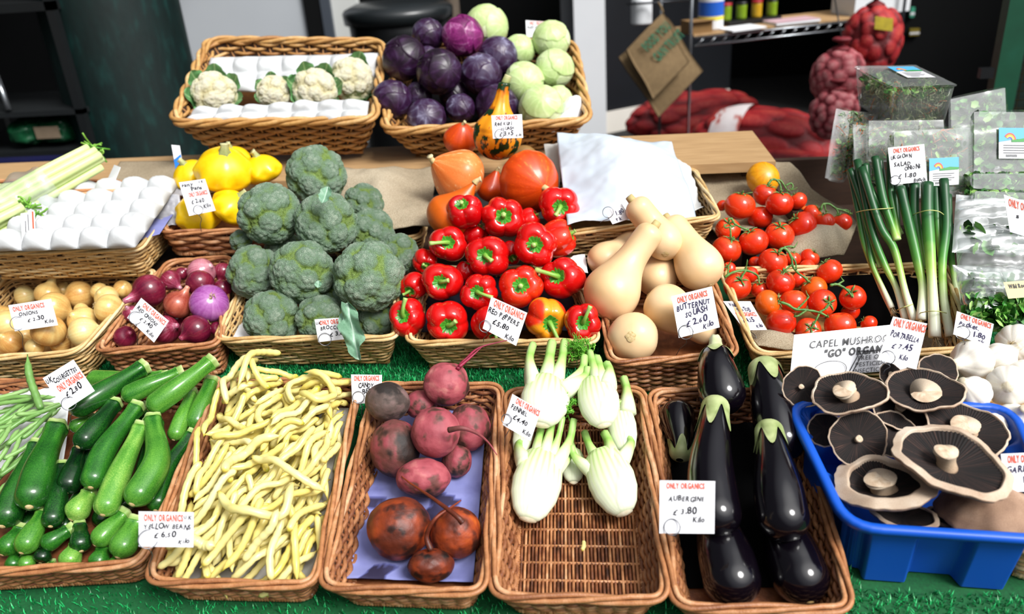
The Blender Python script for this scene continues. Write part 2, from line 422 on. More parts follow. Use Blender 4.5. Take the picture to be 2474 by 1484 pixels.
basket('golden wicker basket of brown onions, below the egg tray basket', rim([(-195, 876), (186, 853), (380, 655), (20, 662)], MH), .106, NRM, m=W_GOLD, **kw)
basket('dark brown wicker basket of red onions', rim([(230, 850), (528, 834), (560, 622), (405, 634)], MH), .10, NRM, inset=.02, m=W_BROWN, group=G2)
basket('golden wicker basket heaped with broccoli', rim([(520, 822), (960, 816), (955, 650), (608, 650)], MH), .106, NRM, inset=.035, m=W_GOLD, **kw)
basket('golden wicker basket of red peppers', rim([(982, 829), (1446, 826), (1390, 650), (1036, 650)], MH), .105, NRM, inset=.035, m=W_GOLD, **kw)
basket('brown wicker basket of butternut squashes', rim([(1474, 878), (1780, 858), (1712, 650), (1450, 650)], MH), .10, NRM, inset=.02, m=W_BROWN, group=G2)
basket('wide golden wicker basket of vine tomatoes and spring onions', rim([(1826, 858), (2336, 848), (2290, 640), (1745, 655)], MH), .10, NRM, m=W_GOLD, **kw)
G3 = 'wicker baskets on the step'
kw['group'] = G3
n3 = np.array([0, -math.sin(.19), math.cos(.19)])
basket('golden wicker basket under the white moulded fruit tray', rimd([(-75, 612, 2.17), (334, 603, 2.17), (425, 508, 2.47), (60, 515, 2.47)]), .095, n3, m=W_GOLD, **kw)
basket('reddish brown wicker basket of yellow patty pan squashes', rimd([(390, 563, 2.30), (700, 556, 2.30), (690, 470, 2.55), (428, 480, 2.55)]), .075, n3, inset=.015, m=W_BROWN, row=.012, stake=.05, group=G3)
basket('small golden wicker basket draped with burlap behind the broccoli', rimd([(790, 585, 2.30), (1018, 574, 2.30), (1040, 490, 2.55), (810, 490, 2.55)]), .12, n3, m=W_GOLD, **kw)
basket('golden wicker basket covered with a crumpled white paper sheet', rimd([(1330, 566, 2.16), (1738, 527, 2.16), (1676, 410, 2.5), (1340, 430, 2.5)]), .12, n3, m=W_GOLD, inset=.04, **kw)
G4 = 'large wicker hampers at the back'
n4 = np.array([0, -math.sin(math.radians(17)), math.cos(math.radians(17))])
kw4 = dict(m=W_TAN, row=.0165, stake=.05, rim_r=.013, band=False, inset=.075, group=G4, rimt=3, corner=.06, sr=.38, twist=.24)
basket('large tilted wicker hamper of cauliflowers', rimd([(412, 298, 2.62), (905, 290, 2.62), (926, 100, 3.05), (503, 95, 3.05)]), .165, n4, **kw4)
basket('large tilted wicker hamper of red and white cabbages', rimd([(925, 318, 2.62), (1424, 292, 2.62), (1385, 100, 3.05), (965, 108, 3.05)]), .15, n4, **kw4)
# artificial turf blades on the board, where no basket stands
nb = 64000
xs = RNG.uniform(-1.35, 1.2, nb); ss = np.where(RNG.random(nb) < .68, RNG.uniform(.50, .80, nb), RNG.uniform(-.16, .16, nb))
k = (ss > .3) | (xs > .2) | (RNG.random(nb) < .5); xs, ss = xs[k], ss[k]
_pt = np.stack([xs, np.full(len(xs), P0[1]), np.full(len(xs), P0[2])], -1)+ey*ss[:, None]; _in = np.zeros(len(xs), bool)
for B_ in FEET+[[ath(2085, 1425, 0), ath(2600, 1440, 0), ath(2440, 1040, 0), ath(1960, 1040, 0)]]:      # no blades under the baskets or the crate
    q = np.ones(len(xs), bool); c_ = np.mean(B_, 0)
    for a_, b_ in zip(B_, list(B_[1:])+[B_[0]]):
        a_ = c_+(a_-c_)*1.02; b_ = c_+(b_-c_)*1.02; cr_ = (b_[0]-a_[0])*(_pt[:, 1]-a_[1])-(b_[1]-a_[1])*(_pt[:, 0]-a_[0]); q &= cr_ > 0
    _in |= q
xs, ss = xs[~_in], ss[~_in]; nb = len(xs)
base = np.stack([xs, np.full(nb, P0[1]), np.full(nb, P0[2])], -1)+ey*ss[:, None]
an = RNG.uniform(0, 2*np.pi, nb); le = RNG.uniform(.008, .016, nb); wd = .0011
dx = np.stack([np.cos(an), np.sin(an), np.zeros(nb)], -1); lean = np.stack([np.cos(an+1.3), np.sin(an+1.3), np.zeros(nb)], -1)*RNG.uniform(.2, .9, nb)[:, None]
tip = base+(NRM+lean)*le[:, None]; mid = base+(NRM+lean*.4)*le[:, None]*.55
Vb = np.stack([base-dx*wd, base+dx*wd, mid+dx*wd*.9, mid-dx*wd*.9, tip], 1)-np.array(bd.location)
idx = np.arange(nb)[:, None]*5
mb = MB(); mb.add(Vb.reshape(-1, 3), np.concatenate([idx+np.array([[0, 1, 2, 3]])]), np.repeat(RNG.random(nb), 5))
mb.F += [(int(i)+3, int(i)+2, int(i)+4) for i in idx[:, 0]]; mb.M += [0]*nb
tag(mb.build('turf_grass', M_BLADE, bd, False), kind='stuff')
# ------------------------------------------------------------------ vegetables: shapes
def inst(name, parts, label, cat, loc, rot=None, scale=1, group=None):
    """parts: (part name, mesh, [(sub-part name, mesh)])"""
    t = thing(name, label, cat, loc, rot, scale, group)
    for p in parts:
        o = link(p[0], p[1], t)
        for s in (p[2] if len(p) > 2 else ()): link(s[0], s[1], o)
    return t
def settle(items, dfun, tol=.94, n=80, maxpush=.09):
    """items: (px,py,rpx,...) from the front of the pile to its back; returns [(d, R)] with spheres pushed apart along the view rays"""
    d0 = np.array([dfun(i[0], i[1]) for i in items]); d = d0.copy(); N = len(items)
    rays = np.array([ray(i[0], i[1]) for i in items])
    for it in range(n):
        P = CAM+rays*d[:, None]; R = np.array([i[2] for i in items])*d/FPX
        for a in range(N):
            for b in range(a+1, N):
                need = tol*(R[a]+R[b]); v = P[b]-P[a]; q = v @ v
                if q < need*need:
                    fwd = v @ FW; lat = max(q-fwd*fwd, 0); want = math.sqrt(max(need*need-lat, 0)); push = (want-fwd)*.5*.6
                    d[a] -= push; d[b] += push
                    P[a] = CAM+rays[a]*d[a]; P[b] = CAM+rays[b]*d[b]
        d += (d0-d)*.06
        d = np.clip(d, d0-maxpush, d0+maxpush*1.6)
    return [(d[i], items[i][2]*d[i]/FPX) for i in range(N)]
def facing(px, py, r, fx, fy):
    """axis of a round thing whose pole shows at pixel (fx,fy)"""
    x, y = (fx-px)/r, -(fy-py)/r; q = math.hypot(x, y)
    if q > .98: x, y, q = x/q*.98, y/q*.98, .98
    return vec_view(px, py, x, y, math.sqrt(1-q*q))
def spin_to(axis, px, py, dx, dy):
    """spin about axis so that local x points towards the image direction (dx,dy)"""
    r, u, b = view_axes(px, py); want = r*dx-u*dy
    M = np.array(rot_to(axis)); return math.atan2(M[:, 1] @ want, M[:, 0] @ want)

# ---- pepper
PEP = mat('pepper_red', ['#6d0206', '#b8060c', '#d81410', '#e8421a', '#ee9a1c'], rough=.16, spec=.5, noise=(9, 2, .12), coat=.35, bump=(14, .05))
CALYX = mat('pepper_calyx', ['#1f5a14', '#3f8d24', '#6cb03f'], rough=.4, noise=(60, 2, .6))
STEMG = mat('pepper_stem', ['#4f8f2a', '#86b94a', '#c3d58c'], rough=.4, noise=(40, 2, .5))
def pepper_body(k, seed, c0=.38, ripe=0.0):
    def f(u, v):
        th = u*2*np.pi; ph = v*np.pi
        lob = np.abs(np.cos((th+.25*np.sin(th+seed))*k/2))**.75
        rho = np.sin(ph)**.78; top = sm(.45, 1, v)
        rr = rho*(.85+.15*lob)*(1+.05*np.sin(th*2+seed))
        z = -np.cos(ph)*.92-.40*np.exp(-(rho/.40)**2)*top+.10*(lob-.5)*rho*sm(.35, .8, v)
        z = np.where(v < .3, z+.22*np.exp(-(rho/.3)**2), z)
        return rr*np.cos(th), rr*np.sin(th), z
    V, F = surf(72, 44, f)
    c = c0+.10*(fbm(V*1.6+seed, 2)-.5)
    if ripe: c = c+ripe*sm(.42, .62, fbm(V*.9+seed*3, 2))
    return MB().add(V, F, np.clip(c, 0, 1)).mesh('pepper_body', PEP)
def pepper_calyx(seed):
    zb = lambda r: .92*np.sqrt(np.maximum(1-r**2.5, 0))-.40*np.exp(-(r/.40)**2)+.03
    def f(u, v):
        th = u*2*np.pi; R = .36*(1+.10*np.cos(6*th+seed)+.04*np.cos(11*th)); r = np.sin(v*np.pi/2)*R
        r = np.where(v > .93, R*1.0, r); z = zb(r)+.03*(1-v)-.05*(v > .93)+.02*np.cos(12*th)*v
        return r*np.cos(th), r*np.sin(th), z
    V, F = surf(48, 14, f); return MB().add(V, F, .35+.4*vnoise(V*9)).mesh('calyx', CALYX)
def pepper_stem(L, bend):
    t = np.linspace(0, 1, 18); P = np.c_[bend*t**1.8*L, 0*t, .56+L*(t-.45*bend*t**2)]
    r = .095*(1+.5*(1-t)**4-.1*t+.28*sm(.8, .95, t))
    m = MB(); m.tube(P, r, 12, v=np.repeat(.25+.5*t, 12), mod=lambda s, th: 1+.10*np.cos(5*th)); return m.mesh('stem', STEMG)
PEPB = [pepper_body(4, 1.), pepper_body(3, 2.5), pepper_body(4, 4.1, .44), pepper_body(5, 5.7, .40)]
PEPW = pepper_body(4, 3.3, .55, .10); PEPO = pepper_body(4, 2.2, .62, .55); PEPD = pepper_body(4, 6.2, .28)
PEPC = [pepper_calyx(i) for i in range(3)]
PEPS = {'s': pepper_stem(.45, .15), 'm': pepper_stem(.62, .75), 'l': pepper_stem(.95, .95)}

# ---- tomato
TOM = mat('tomato_red', ['#ac0e05', '#d6230b', '#e64318', '#f07428', '#f59a3a'], rough=.2, spec=.5, noise=(10, 2, .14), coat=.25, rand=.16)
TOMO = mat('tomato_orange', ['#d8480c', '#ea6a18', '#f2872c'], rough=.22, noise=(10, 2, .2), coat=.2, rand=.2)
TGREEN = mat('tomato_green', ['#24481c', '#4f7f38', '#88ab60'], rough=.5, noise=(60, 2, .5))
def tomato_body(seed):
    def f(u, v):
        th = u*2*np.pi; ph = v*np.pi; rho = np.sin(ph)**.92*(1+.022*np.cos(5*th+seed)*sm(.3, .9, v))
        z = -np.cos(ph)*.88-.16*np.exp(-(rho/.28)**2)*(v > .5)
        return rho*np.cos(th), rho*np.sin(th), z
    V, F = surf(48, 32, f); return V, F
def tomato_mesh(seed, m):
    V, F = tomato_body(seed); c = .34+.16*(fbm(V*1.3+seed, 2)-.5)+.26*sm(.35, .85, V[:, 2])*fbm(V*2+seed, 2)
    return MB().add(V, F, np.clip(c, 0, 1)).mesh('tomato_body', m)
def tomato_calyx(seed):
    rg = np.random.default_rng(seed); m = MB()
    for i in range(5):
        a = i*2*np.pi/5+rg.uniform(-.2, .2); t = np.linspace(0, 1, 9); L = rg.uniform(.45, .62); cu = rg.uniform(-.15, .55)
        x = .06+L*t; z = .74+.10*np.sin(t*np.pi)+cu*t**2*.5
        w_ = .085*np.sin(np.pi*np.clip(t*.85+.12, 0, 1))
        c, s = math.cos(a), math.sin(a); A = np.c_[x*c-w_*s, x*s+w_*c, z]; B = np.c_[x*c+w_*s, x*s-w_*c, z]; Cc = np.c_[x*c, x*s, z+.025]
        V = np.stack([A, Cc, B, np.c_[x*c, x*s, z-.02]], 1).reshape(-1, 3); m.add(V, _quads(9, 4, False, True), np.repeat(.35+.5*t, 4))
    t = np.linspace(0, 1, 8); m.tube(np.c_[.12*t**2, 0*t, .70+.33*t], .055-.012*t, 8, v=.5)
    return m.mesh('calyx', TGREEN)
TOMB = [tomato_mesh(i*1.7, TOM) for i in range(3)]; TOMOB = [tomato_mesh(i*2.3+9, TOMO) for i in range(2)]
TOMC = [tomato_calyx(i) for i in range(4)]

# ---- broccoli and cauliflower
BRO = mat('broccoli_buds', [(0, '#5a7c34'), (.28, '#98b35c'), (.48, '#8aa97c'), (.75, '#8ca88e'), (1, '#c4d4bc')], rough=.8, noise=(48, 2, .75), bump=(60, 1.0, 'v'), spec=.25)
BST = mat('broccoli_stalk', ['#6f9a55', '#9dbf7c', '#c3d6a4'], rough=.5, noise=(25, 3, .5))
BLEAF = mat('brassica_leaf', ['#3f6b4a', '#7fa58a', '#b9d0bd'], rough=.45, noise=(25, 3, .4))
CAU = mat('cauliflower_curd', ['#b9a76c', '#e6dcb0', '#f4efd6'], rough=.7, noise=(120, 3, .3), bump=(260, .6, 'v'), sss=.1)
CLEAF = mat('cauliflower_leaf', ['#2f6a38', '#6ea266', '#c4d9a6'], rough=.45, noise=(25, 3, .4))
def cells(D, C):
    kd = kdtree.KDTree(len(C))
    for i, c in enumerate(C): kd.insert(c, i)
    kd.balance(); return np.array([kd.find(d)[2] for d in D.tolist()])
def fib(n, seed, jit):
    i = np.arange(n)+.5; ph = np.arccos(1-2*i/n); th = np.pi*(1+5**.5)*i
    P = np.c_[np.cos(th)*np.sin(ph), np.sin(th)*np.sin(ph), np.cos(ph)]+np.random.default_rng(seed).normal(0, jit, (n, 3))
    return P/np.linalg.norm(P, axis=1, keepdims=True)
def curd(seed, n1, a1, n2, a2, n3, a3, flat, sub=6):
    V, F = ico(sub); d1 = cells(V, fib(n1, seed, .12)); d2 = cells(V, fib(n2, seed+1, .04)); d3 = cells(V, fib(n3, seed+2, .015)) if n3 else 0*d1
    s1, s2 = math.sqrt(4*math.pi/n1)*.62, math.sqrt(4*math.pi/n2)*.62
    b1 = np.sqrt(np.clip(1-(d1/s1)**2, 0, 1)); b2 = np.sqrt(np.clip(1-(d2/s2)**2, 0, 1))
    b3 = np.sqrt(np.clip(1-(d3/(math.sqrt(4*math.pi/n3)*.62))**2, 0, 1)) if n3 else 0
    r = (1-a1-a2-a3)+a1*b1+a2*b2+a3*b3+.10*(fbm(V*1.4+seed*7, 2)-.5)
    P = V*r[:, None]; lo = P[:, 2] < -.25
    P[:, 2] = np.where(P[:, 2] < 0, P[:, 2]*flat, P[:, 2]*.92)
    return P, F, b1, b2
def broccoli_parts(seed):
    P, F, b1, b2 = curd(seed, 26, .15, 420, .04, 2600, .022, .72)
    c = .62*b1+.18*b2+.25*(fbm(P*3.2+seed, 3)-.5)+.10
    head = MB().add(P, F, np.clip(c, 0, 1)).mesh('broccoli_head', BRO)
    m = MB(); t = np.linspace(0, 1, 8); m.tube(np.c_[.05*t, 0*t, -.45-.62*t], .32-.07*t, 14, v=np.repeat(.3+.4*t, 14), mod=lambda s, th: 1+.06*np.cos(5*th))
    for i in range(6):
        a = i*1.05+seed; m.tube(bez([(0, 0, -.75), (.3*math.cos(a), .3*math.sin(a), -.5), (.62*math.cos(a), .62*math.sin(a), -.15)], 8), .12, 8, v=.4)
    return [('floret_head', head), ('stalk', m.mesh('stalk', BST))]
BROP = [broccoli_parts(s) for s in (1, 5, 9)]
def leaf_mesh(name, m, L=1.0, W=.35, curl=.4, fold=.25, seed=0, n=18, rib=True, wav=.05):
    def f(u, v):
        x = (u-.5)*2; wd = W*np.sin(np.pi*np.clip(v*.93+.05, 0, 1))**.7
        z = curl*v*v*L+fold*wd*np.abs(x)**1.4+wav*np.sin(v*14+seed+x*3)*np.abs(x)
        return x*wd*(1+.08*np.sin(v*23+seed)), v*L, z
    V, F = surf(15, n, f, closed=False)
    v = .35+.25*(fbm(V*6+seed, 2)-.5)+.5*np.exp(-(np.abs(V[:, 0])/.025)**2)
    mb = MB(); mb.add(V, F, np.clip(v, 0, 1)); V2 = V-np.array([0, 0, .012]); mb.add(V2, F[:, ::-1], np.clip(v, 0, 1))
    if rib:
        t = np.linspace(0, .9, 10); mb.tube(np.c_[0*t, t*L, curl*t*t*L-.015], .035*(1-.8*t), 7, v=.85)
    return mb.mesh(name, m)
LEAFB = leaf_mesh('broccoli_leaf', BLEAF, 1, .28, .3, .4, 2)
CLF = [leaf_mesh('cauliflower_leaf', CLEAF, 1, .42, .55, .25, s) for s in (0, 3)]
def cauli_parts(seed):
    P, F, b1, b2 = curd(seed, 40, .12, 520, .035, 0, 0, .75)
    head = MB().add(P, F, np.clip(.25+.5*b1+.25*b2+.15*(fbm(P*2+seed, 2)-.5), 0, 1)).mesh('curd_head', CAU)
    m = MB(); m.tube([(0, 0, -.35), (0, 0, -1.0)], [.42, .34], 14, v=.8)
    return head, m.mesh('stalk', CLEAF)
CAUP = [cauli_parts(s) for s in (3, 8)]

# ---- cabbages
RCAB = mat('red_cabbage', [(0, '#0c030b'), (.35, '#1f0a20'), (.55, '#34183a'), (.75, '#4a3f58'), (1, '#8d8aa4')], rough=.38, spec=.5, noise=(2.2, 4, .75), rand=.12)
RCABM = mat('magenta_cabbage', [(0, '#2a0320'), (.4, '#5a0f47'), (.7, '#8a2a70'), (1, '#c98ab8')], rough=.36, noise=(12, 3, .4))
WCAB = mat('white_cabbage', [(0, '#93b060'), (.45, '#c2d795'), (.75, '#d9e6b6'), (1, '#edf3d8')], rough=.4, spec=.4, noise=(6, 3, .3), sss=.1)
VEIN = .13
def cabbage(seed, m, name, loose=0.02):
    V, F = ico(6); rg = np.random.default_rng(seed); r = np.ones(len(V))*.965; vv = np.full(len(V), .45)
    for i in range(7):
        c = rg.normal(size=3); c /= np.linalg.norm(c); c[2] = abs(c[2])*.6+.1 if i > 2 else c[2]; c /= np.linalg.norm(c)
        b = np.array([0, 0, -1.])                                # leaf base at the stalk
        ang = np.arccos(np.clip(V @ c, -1, 1)); edge = .95+.22*(fbm(V*2.3+seed+i*5, 3)-.5)+.05*rg.random()
        ins = sm(edge, edge-.035, ang)
        az = np.arctan2(V @ np.cross(c, b), V @ (b-c*(b @ c))); rad = ang
        vein = np.abs(np.sin(az*5+.6*np.sin(rad*4)+2*fbm(V*2+i, 2)))**10*sm(.05, .3, rad)*.9+np.exp(-(np.sin(az)/.05)**2)*sm(1, .6, np.abs(az))
        rr = .97+.012*i*.8+.010*vein+loose*sm(edge-.3, edge, ang)+.012*(fbm(V*4+i*3+seed, 3)-.5)
        r = r*(1-ins)+np.maximum(rr, r*.99)*ins; tone = .30+.4*rg.random()
        vv = vv*(1-ins)+ins*np.clip(tone+VEIN*vein+.5*(fbm(V*2.2+i*9+seed, 3)-.5), 0, 1)
    P = V*r[:, None]*np.array([1, 1, .93]); return MB().add(P, F, np.clip(vv, 0, 1)).mesh(name, m)
RCB = [cabbage(s, RCAB, 'red_cabbage_head') for s in (1, 7, 12)]; RCM = cabbage(23, RCABM, 'red_cabbage_head', .03)
WCB = [cabbage(s, WCAB, 'white_cabbage_head', .008) for s in (4, 9)]

# ---- squashes
PAT = mat('patty_yellow', ['#d09a04', '#f2c40c', '#fbdc2c'], rough=.3, spec=.45, noise=(8, 3, .35), coat=.15, sss=.05)
PSTEM = mat('squash_stem', ['#5e6e34', '#a3a86a', '#d8cfa2'], rough=.6, noise=(40, 3, .6))
def patty(seed):
    def f(u, v):
        th = u*2*np.pi; ph = v*np.pi; up = v > .5
        k = np.cos(8*th+seed); rho = np.sin(ph)**np.where(up, 1.15, .8)
        z = -np.cos(ph)*np.where(up, .86, .52); fl = np.exp(-(z/.22)**2)
        rho = rho*(1+.05*k*fl+.015*k*up+.025*np.cos(3*th+seed)); z = z+.045*k*fl*rho-.10*np.exp(-(rho/.2)**2)*up*0
        return rho*np.cos(th), rho*np.sin(th), z
    V, F = surf(90, 44, f); body = MB().add(V, F, .5+.4*(fbm(V*2+seed, 2)-.5)).mesh('squash_body', PAT)
    t = np.linspace(0, 1, 10); m = MB(); m.tube(np.c_[.1*t*t, 0*t, .78+.36*t], .13+.12*(1-t)**3+.02*sm(.8, 1, t), 15, v=np.repeat(.2+.6*t, 15), mod=lambda s, th: 1+.14*np.cos(5*th))
    return [('squash_body', body), ('stem', m.mesh('stem', PSTEM))]
PATP = [patty(s) for s in (0, 2.2)]
KUR = mat('kuri_orange', [(0, '#c04610'), (.4, '#e36a26'), (.65, '#ec8642'), (.85, '#f2ac74'), (1, '#f4c89c')], rough=.38, noise=(26, 4, .30), coat=.1)
KURD = mat('kuri_deep', [(0, '#b02e06'), (.5, '#d94a0c'), (.75, '#ea6a1c'), (1, '#f6b060')], rough=.34, noise=(20, 4, .35), coat=.15)
KURS = mat('kuri_smooth', [(0, '#b8480a'), (.5, '#da6412'), (1, '#ec8a34')], rough=.4, noise=(9, 3, .25), coat=.1)
CORK = mat('squash_cork', ['#8a7440', '#c7b27a', '#e6d8ae'], rough=.7, noise=(60, 3, .7))
def kuri(seed, m, tip=.35, ribs=10, streak=1.0, stem=True, kb=.40):
    def f(u, v):
        th = u*2*np.pi; ph = v*np.pi; c = -np.cos(ph)
        rho = np.sin(ph)**.9*(1+.007*np.cos(ribs*th+seed)+.03*np.cos(2*th+seed)); z = np.where(c > 0, c*.86, c*.8)
        k = sm(.55, 1.0, v); rho = rho*(1-.30*k*tip/.35); z = z+tip*k**2
        return rho*np.cos(th), rho*np.sin(th), z
    V, F = surf(120, 60, f); th = np.arctan2(V[:, 1], V[:, 0])
    st = vnoise(np.c_[np.cos(th)*9+seed, np.sin(th)*9, V[:, 2]*.8]); dots = sm(.66, .8, vnoise(np.c_[np.cos(th)*26, np.sin(th)*26, V[:, 2]*13+seed]))
    body = MB().add(V, F, np.clip(kb+streak*(.45*(st-.5)*sm(-.3, .9, V[:, 2])+.38*dots*st)+.2*(fbm(V*1.5+seed, 2)-.5), 0, 1)).mesh('squash_body', m)
    t = np.linspace(0, 1, 10); s = MB(); zt = .86+tip-.08
    s.tube(np.c_[.12*t*t, 0*t, zt+.28*t], .085+.05*(1-t)**2+.03*sm(.7, 1, t), 12, v=np.repeat(.3+.5*t, 12), mod=lambda a, b: 1+.08*np.cos(5*b))
    return [('squash_body', body)]+([('stem', s.mesh('stem', CORK))] if stem else [])
GRD = mat('gourd_patched', [(0, '#0e2410'), (.22, '#1d3a16'), (.3, '#b8620c'), (.6, '#e88a12'), (1, '#f6b42c')], rough=.3, noise=(40, 3, .06), coat=.25)
def gourd():
    z = np.linspace(-1, 2.1, 80); r = np.where(z < .2, np.sqrt(np.maximum(1-(np.minimum(z, .2)/1.02)**2, 0)), 0)
    r2 = .30+.72*np.exp(-((z-.1)/.85)**2.)*1.0; r = np.where(z < .1, np.sqrt(np.maximum(1-(z/1.0)**2, 0))*1.0, np.minimum(.98, .24+.78*np.exp(-((z-.1)/.82)**2)))
    r[-1] = .02; r[-2] = .20; r[-3] = .245
    def f(u, v):
        th = u*2*np.pi; i = np.round(v*79).astype(int); rr = r[i]*(1+.03*np.cos(8*th)); bend = .10*np.maximum(z[i], 0)**2*.4
        return rr*np.cos(th)+bend, rr*np.sin(th), z[i]
    V, F = surf(150, 80, f)
    pt = fbm(V*np.array([5.2, 5.2, 3.2])+3, 4); dark = np.maximum(sm(.53, .57, pt)*sm(1.7, .9, np.abs(V[:, 2]+.1))*.95, sm(1.45, 1.9, V[:, 2]+.6*(fbm(V*6, 2)-.5))*.8)
    c = .68+.35*(fbm(V*1.2+8, 2)-.5)-.25*sm(-.2, -.9, V[:, 2]); c = c*(1-dark)+.08*dark
    m = MB(); t = np.linspace(0, 1, 10); m.tube(np.c_[.18+.12*t, 0*t, 2.02+.32*t], .17-.03*t, 12, v=np.repeat(.2+.6*t, 12), mod=lambda a, b: 1+.1*np.cos(5*b))
    return [('gourd_body', MB().add(V, F, np.clip(c, 0, 1)).mesh('gourd_body', GRD)), ('stem', m.mesh('stem', PSTEM))]

# ---- onions
ONI = mat('onion_skin', [(0, '#9a6428'), (.3, '#c89450'), (.5, '#dcb870'), (.75, '#e0cc8c'), (1, '#efe4c0')], rough=.3, spec=.5, noise=(12, 3, .25), rand=.35, coat=.15)
ONR = mat('red_onion_skin', [(0, '#2a0412'), (.35, '#5a0c28'), (.6, '#7c2036'), (.8, '#a8506a'), (1, '#dcb0bc')], rough=.24, noise=(10, 3, .25), rand=.30, coat=.25)
ONP = mat('purple_onion_skin', [(0, '#5a1450'), (.4, '#8a3a86'), (.7, '#b070ae'), (1, '#e2c4de')], rough=.22, noise=(8, 2, .2), coat=.3)
ONC = mat('copper_onion_skin', [(0, '#5c1a14'), (.4, '#8e3a2c'), (.7, '#b8624a'), (1, '#dca48c')], rough=.3, noise=(10, 2, .25), coat=.2)
ROOT = mat('onion_root', ['#6a5030', '#b89a64', '#e6d8b0'], rough=.8, noise=(90, 3, .8))
def onion(seed, m, neck=.35, flat=.9):
    def f(u, v):
        th = u*2*np.pi; ph = v*np.pi; rho = np.sin(ph)**.95*(1+.015*np.cos(3*th+seed)); z = -np.cos(ph)*flat
        k = sm(.82, 1.0, v); rho = rho*(1-.15*k)+.09*sm(.93, .98, v)*(v < .995); z = z+neck*k**1.6
        return rho*np.cos(th)+.08*k*np.sin(seed), rho*np.sin(th), z
    V, F = surf(64, 44, f); th = np.arctan2(V[:, 1], V[:, 0])
    st = vnoise(np.c_[np.cos(th)*13+seed, np.sin(th)*13, V[:, 2]*.5]); c = .50+.22*(st-.5)+.4*(fbm(V*1.4+seed, 2)-.5)+.35*sm(.85, 1.2, V[:, 2])
    m2 = MB(); rg = np.random.default_rng(int(seed*10))
    for i in range(22):
        a = rg.uniform(0, 6.28); q = rg.uniform(.02, .10); L = rg.uniform(.05, .13)
        m2.tube(bez([(q*math.cos(a), q*math.sin(a), -flat+.02), (q*1.6*math.cos(a), q*1.6*math.sin(a), -flat-L*.6), (q*2.6*math.cos(a+.6), q*2.6*math.sin(a+.6), -flat-L)], 5), .012, 4, v=rg.random())
    return [('onion_skin', MB().add(V, F, np.clip(c, 0, 1)).mesh('onion_skin', m)), ('root_tuft', m2.mesh('root_tuft', ROOT))]
ONIP = [onion(s, ONI, n) for s, n in ((0, .14), (1.3, .24), (2.7, .10))]; ONRP = [onion(s, ONR, n) for s, n in ((.4, .35), (1.9, .5))]
ONPP = onion(3.1, ONP, .12, .82); ONCP = onion(4.4, ONC, .6); ONRN = onion(5.2, ONR, .75)

# ---- long things built along a curve through pixels
def run(pts, n):                                               # pts: (px,py,d) -> smooth world curve
    return bez([at(*p) for p in pts], n)
def long_body(P, R, prof, nseg=16, mod=None):
    t = np.linspace(0, 1, len(P)); return tube(P, R*prof(t), nseg, True, False, mod)
def dome(t, a, b, p=.5):                                       # rounds both ends of a 0..1 profile
    return np.clip(t/a, 1e-4, 1)**p*0+np.sqrt(np.clip(1-(1-np.clip(t/a, 0, 1))**2, 1e-4, 1))*np.sqrt(np.clip(1-(1-np.clip((1-t)/b, 0, 1))**2, 1e-4, 1))
BUT = mat('butternut_skin', [(0, '#c48e4c'), (.4, '#e0b984'), (.7, '#eccfa6'), (1, '#f4e2c8')], rough=.42, spec=.4, noise=(9, 3, .3), coat=.1, sss=.05)
SCAR = mat('butternut_scar', ['#8a6c3a', '#b89a62', '#d8c090'], rough=.8, noise=(160, 3, 1.0))
AUB = mat('aubergine_skin', ['#030205', '#0a060d', '#140b18'], rough=.16, spec=.6, noise=(6, 2, .4), coat=.35)
AUBC = mat('aubergine_calyx', ['#7d8f50', '#b9c48c', '#dde0be'], rough=.5, noise=(40, 3, .6))
COU = mat('courgette_skin', [(0, '#04180a'), (.22, '#0e3a12'), (.45, '#2a6a1e'), (.7, '#5a9634'), (1, '#a6c862')], rough=.25, spec=.5, noise=(420, 3, .42), coat=.2)
COUE = mat('courgette_end', ['#8a6a3c', '#c8ae78', '#e4d6a8'], rough=.7, noise=(120, 3, .8))
COUS = mat('courgette_stem', ['#4e7a2e', '#8aaa58', '#c2cf90'], rough=.5, noise=(50, 3, .6))
YBE = mat('yellow_bean_skin', [(0, '#a8a834'), (.2, '#d6c050'), (.5, '#ecdd88'), (.8, '#f1e6a2'), (1, '#f6efc2')], rough=.32, spec=.45, noise=(30, 2, .3), rand=.45, sss=.1)
GBE = mat('green_bean_skin', [(0, '#3a6a28'), (.5, '#7aa658'), (1, '#b2cc90')], rough=.4, noise=(30, 2, .35), rand=.4)
def centre_thing(name, label, cat, P, group=None):
    o = np.asarray(P).mean(0); return thing(name, label, cat, o, group=group), o
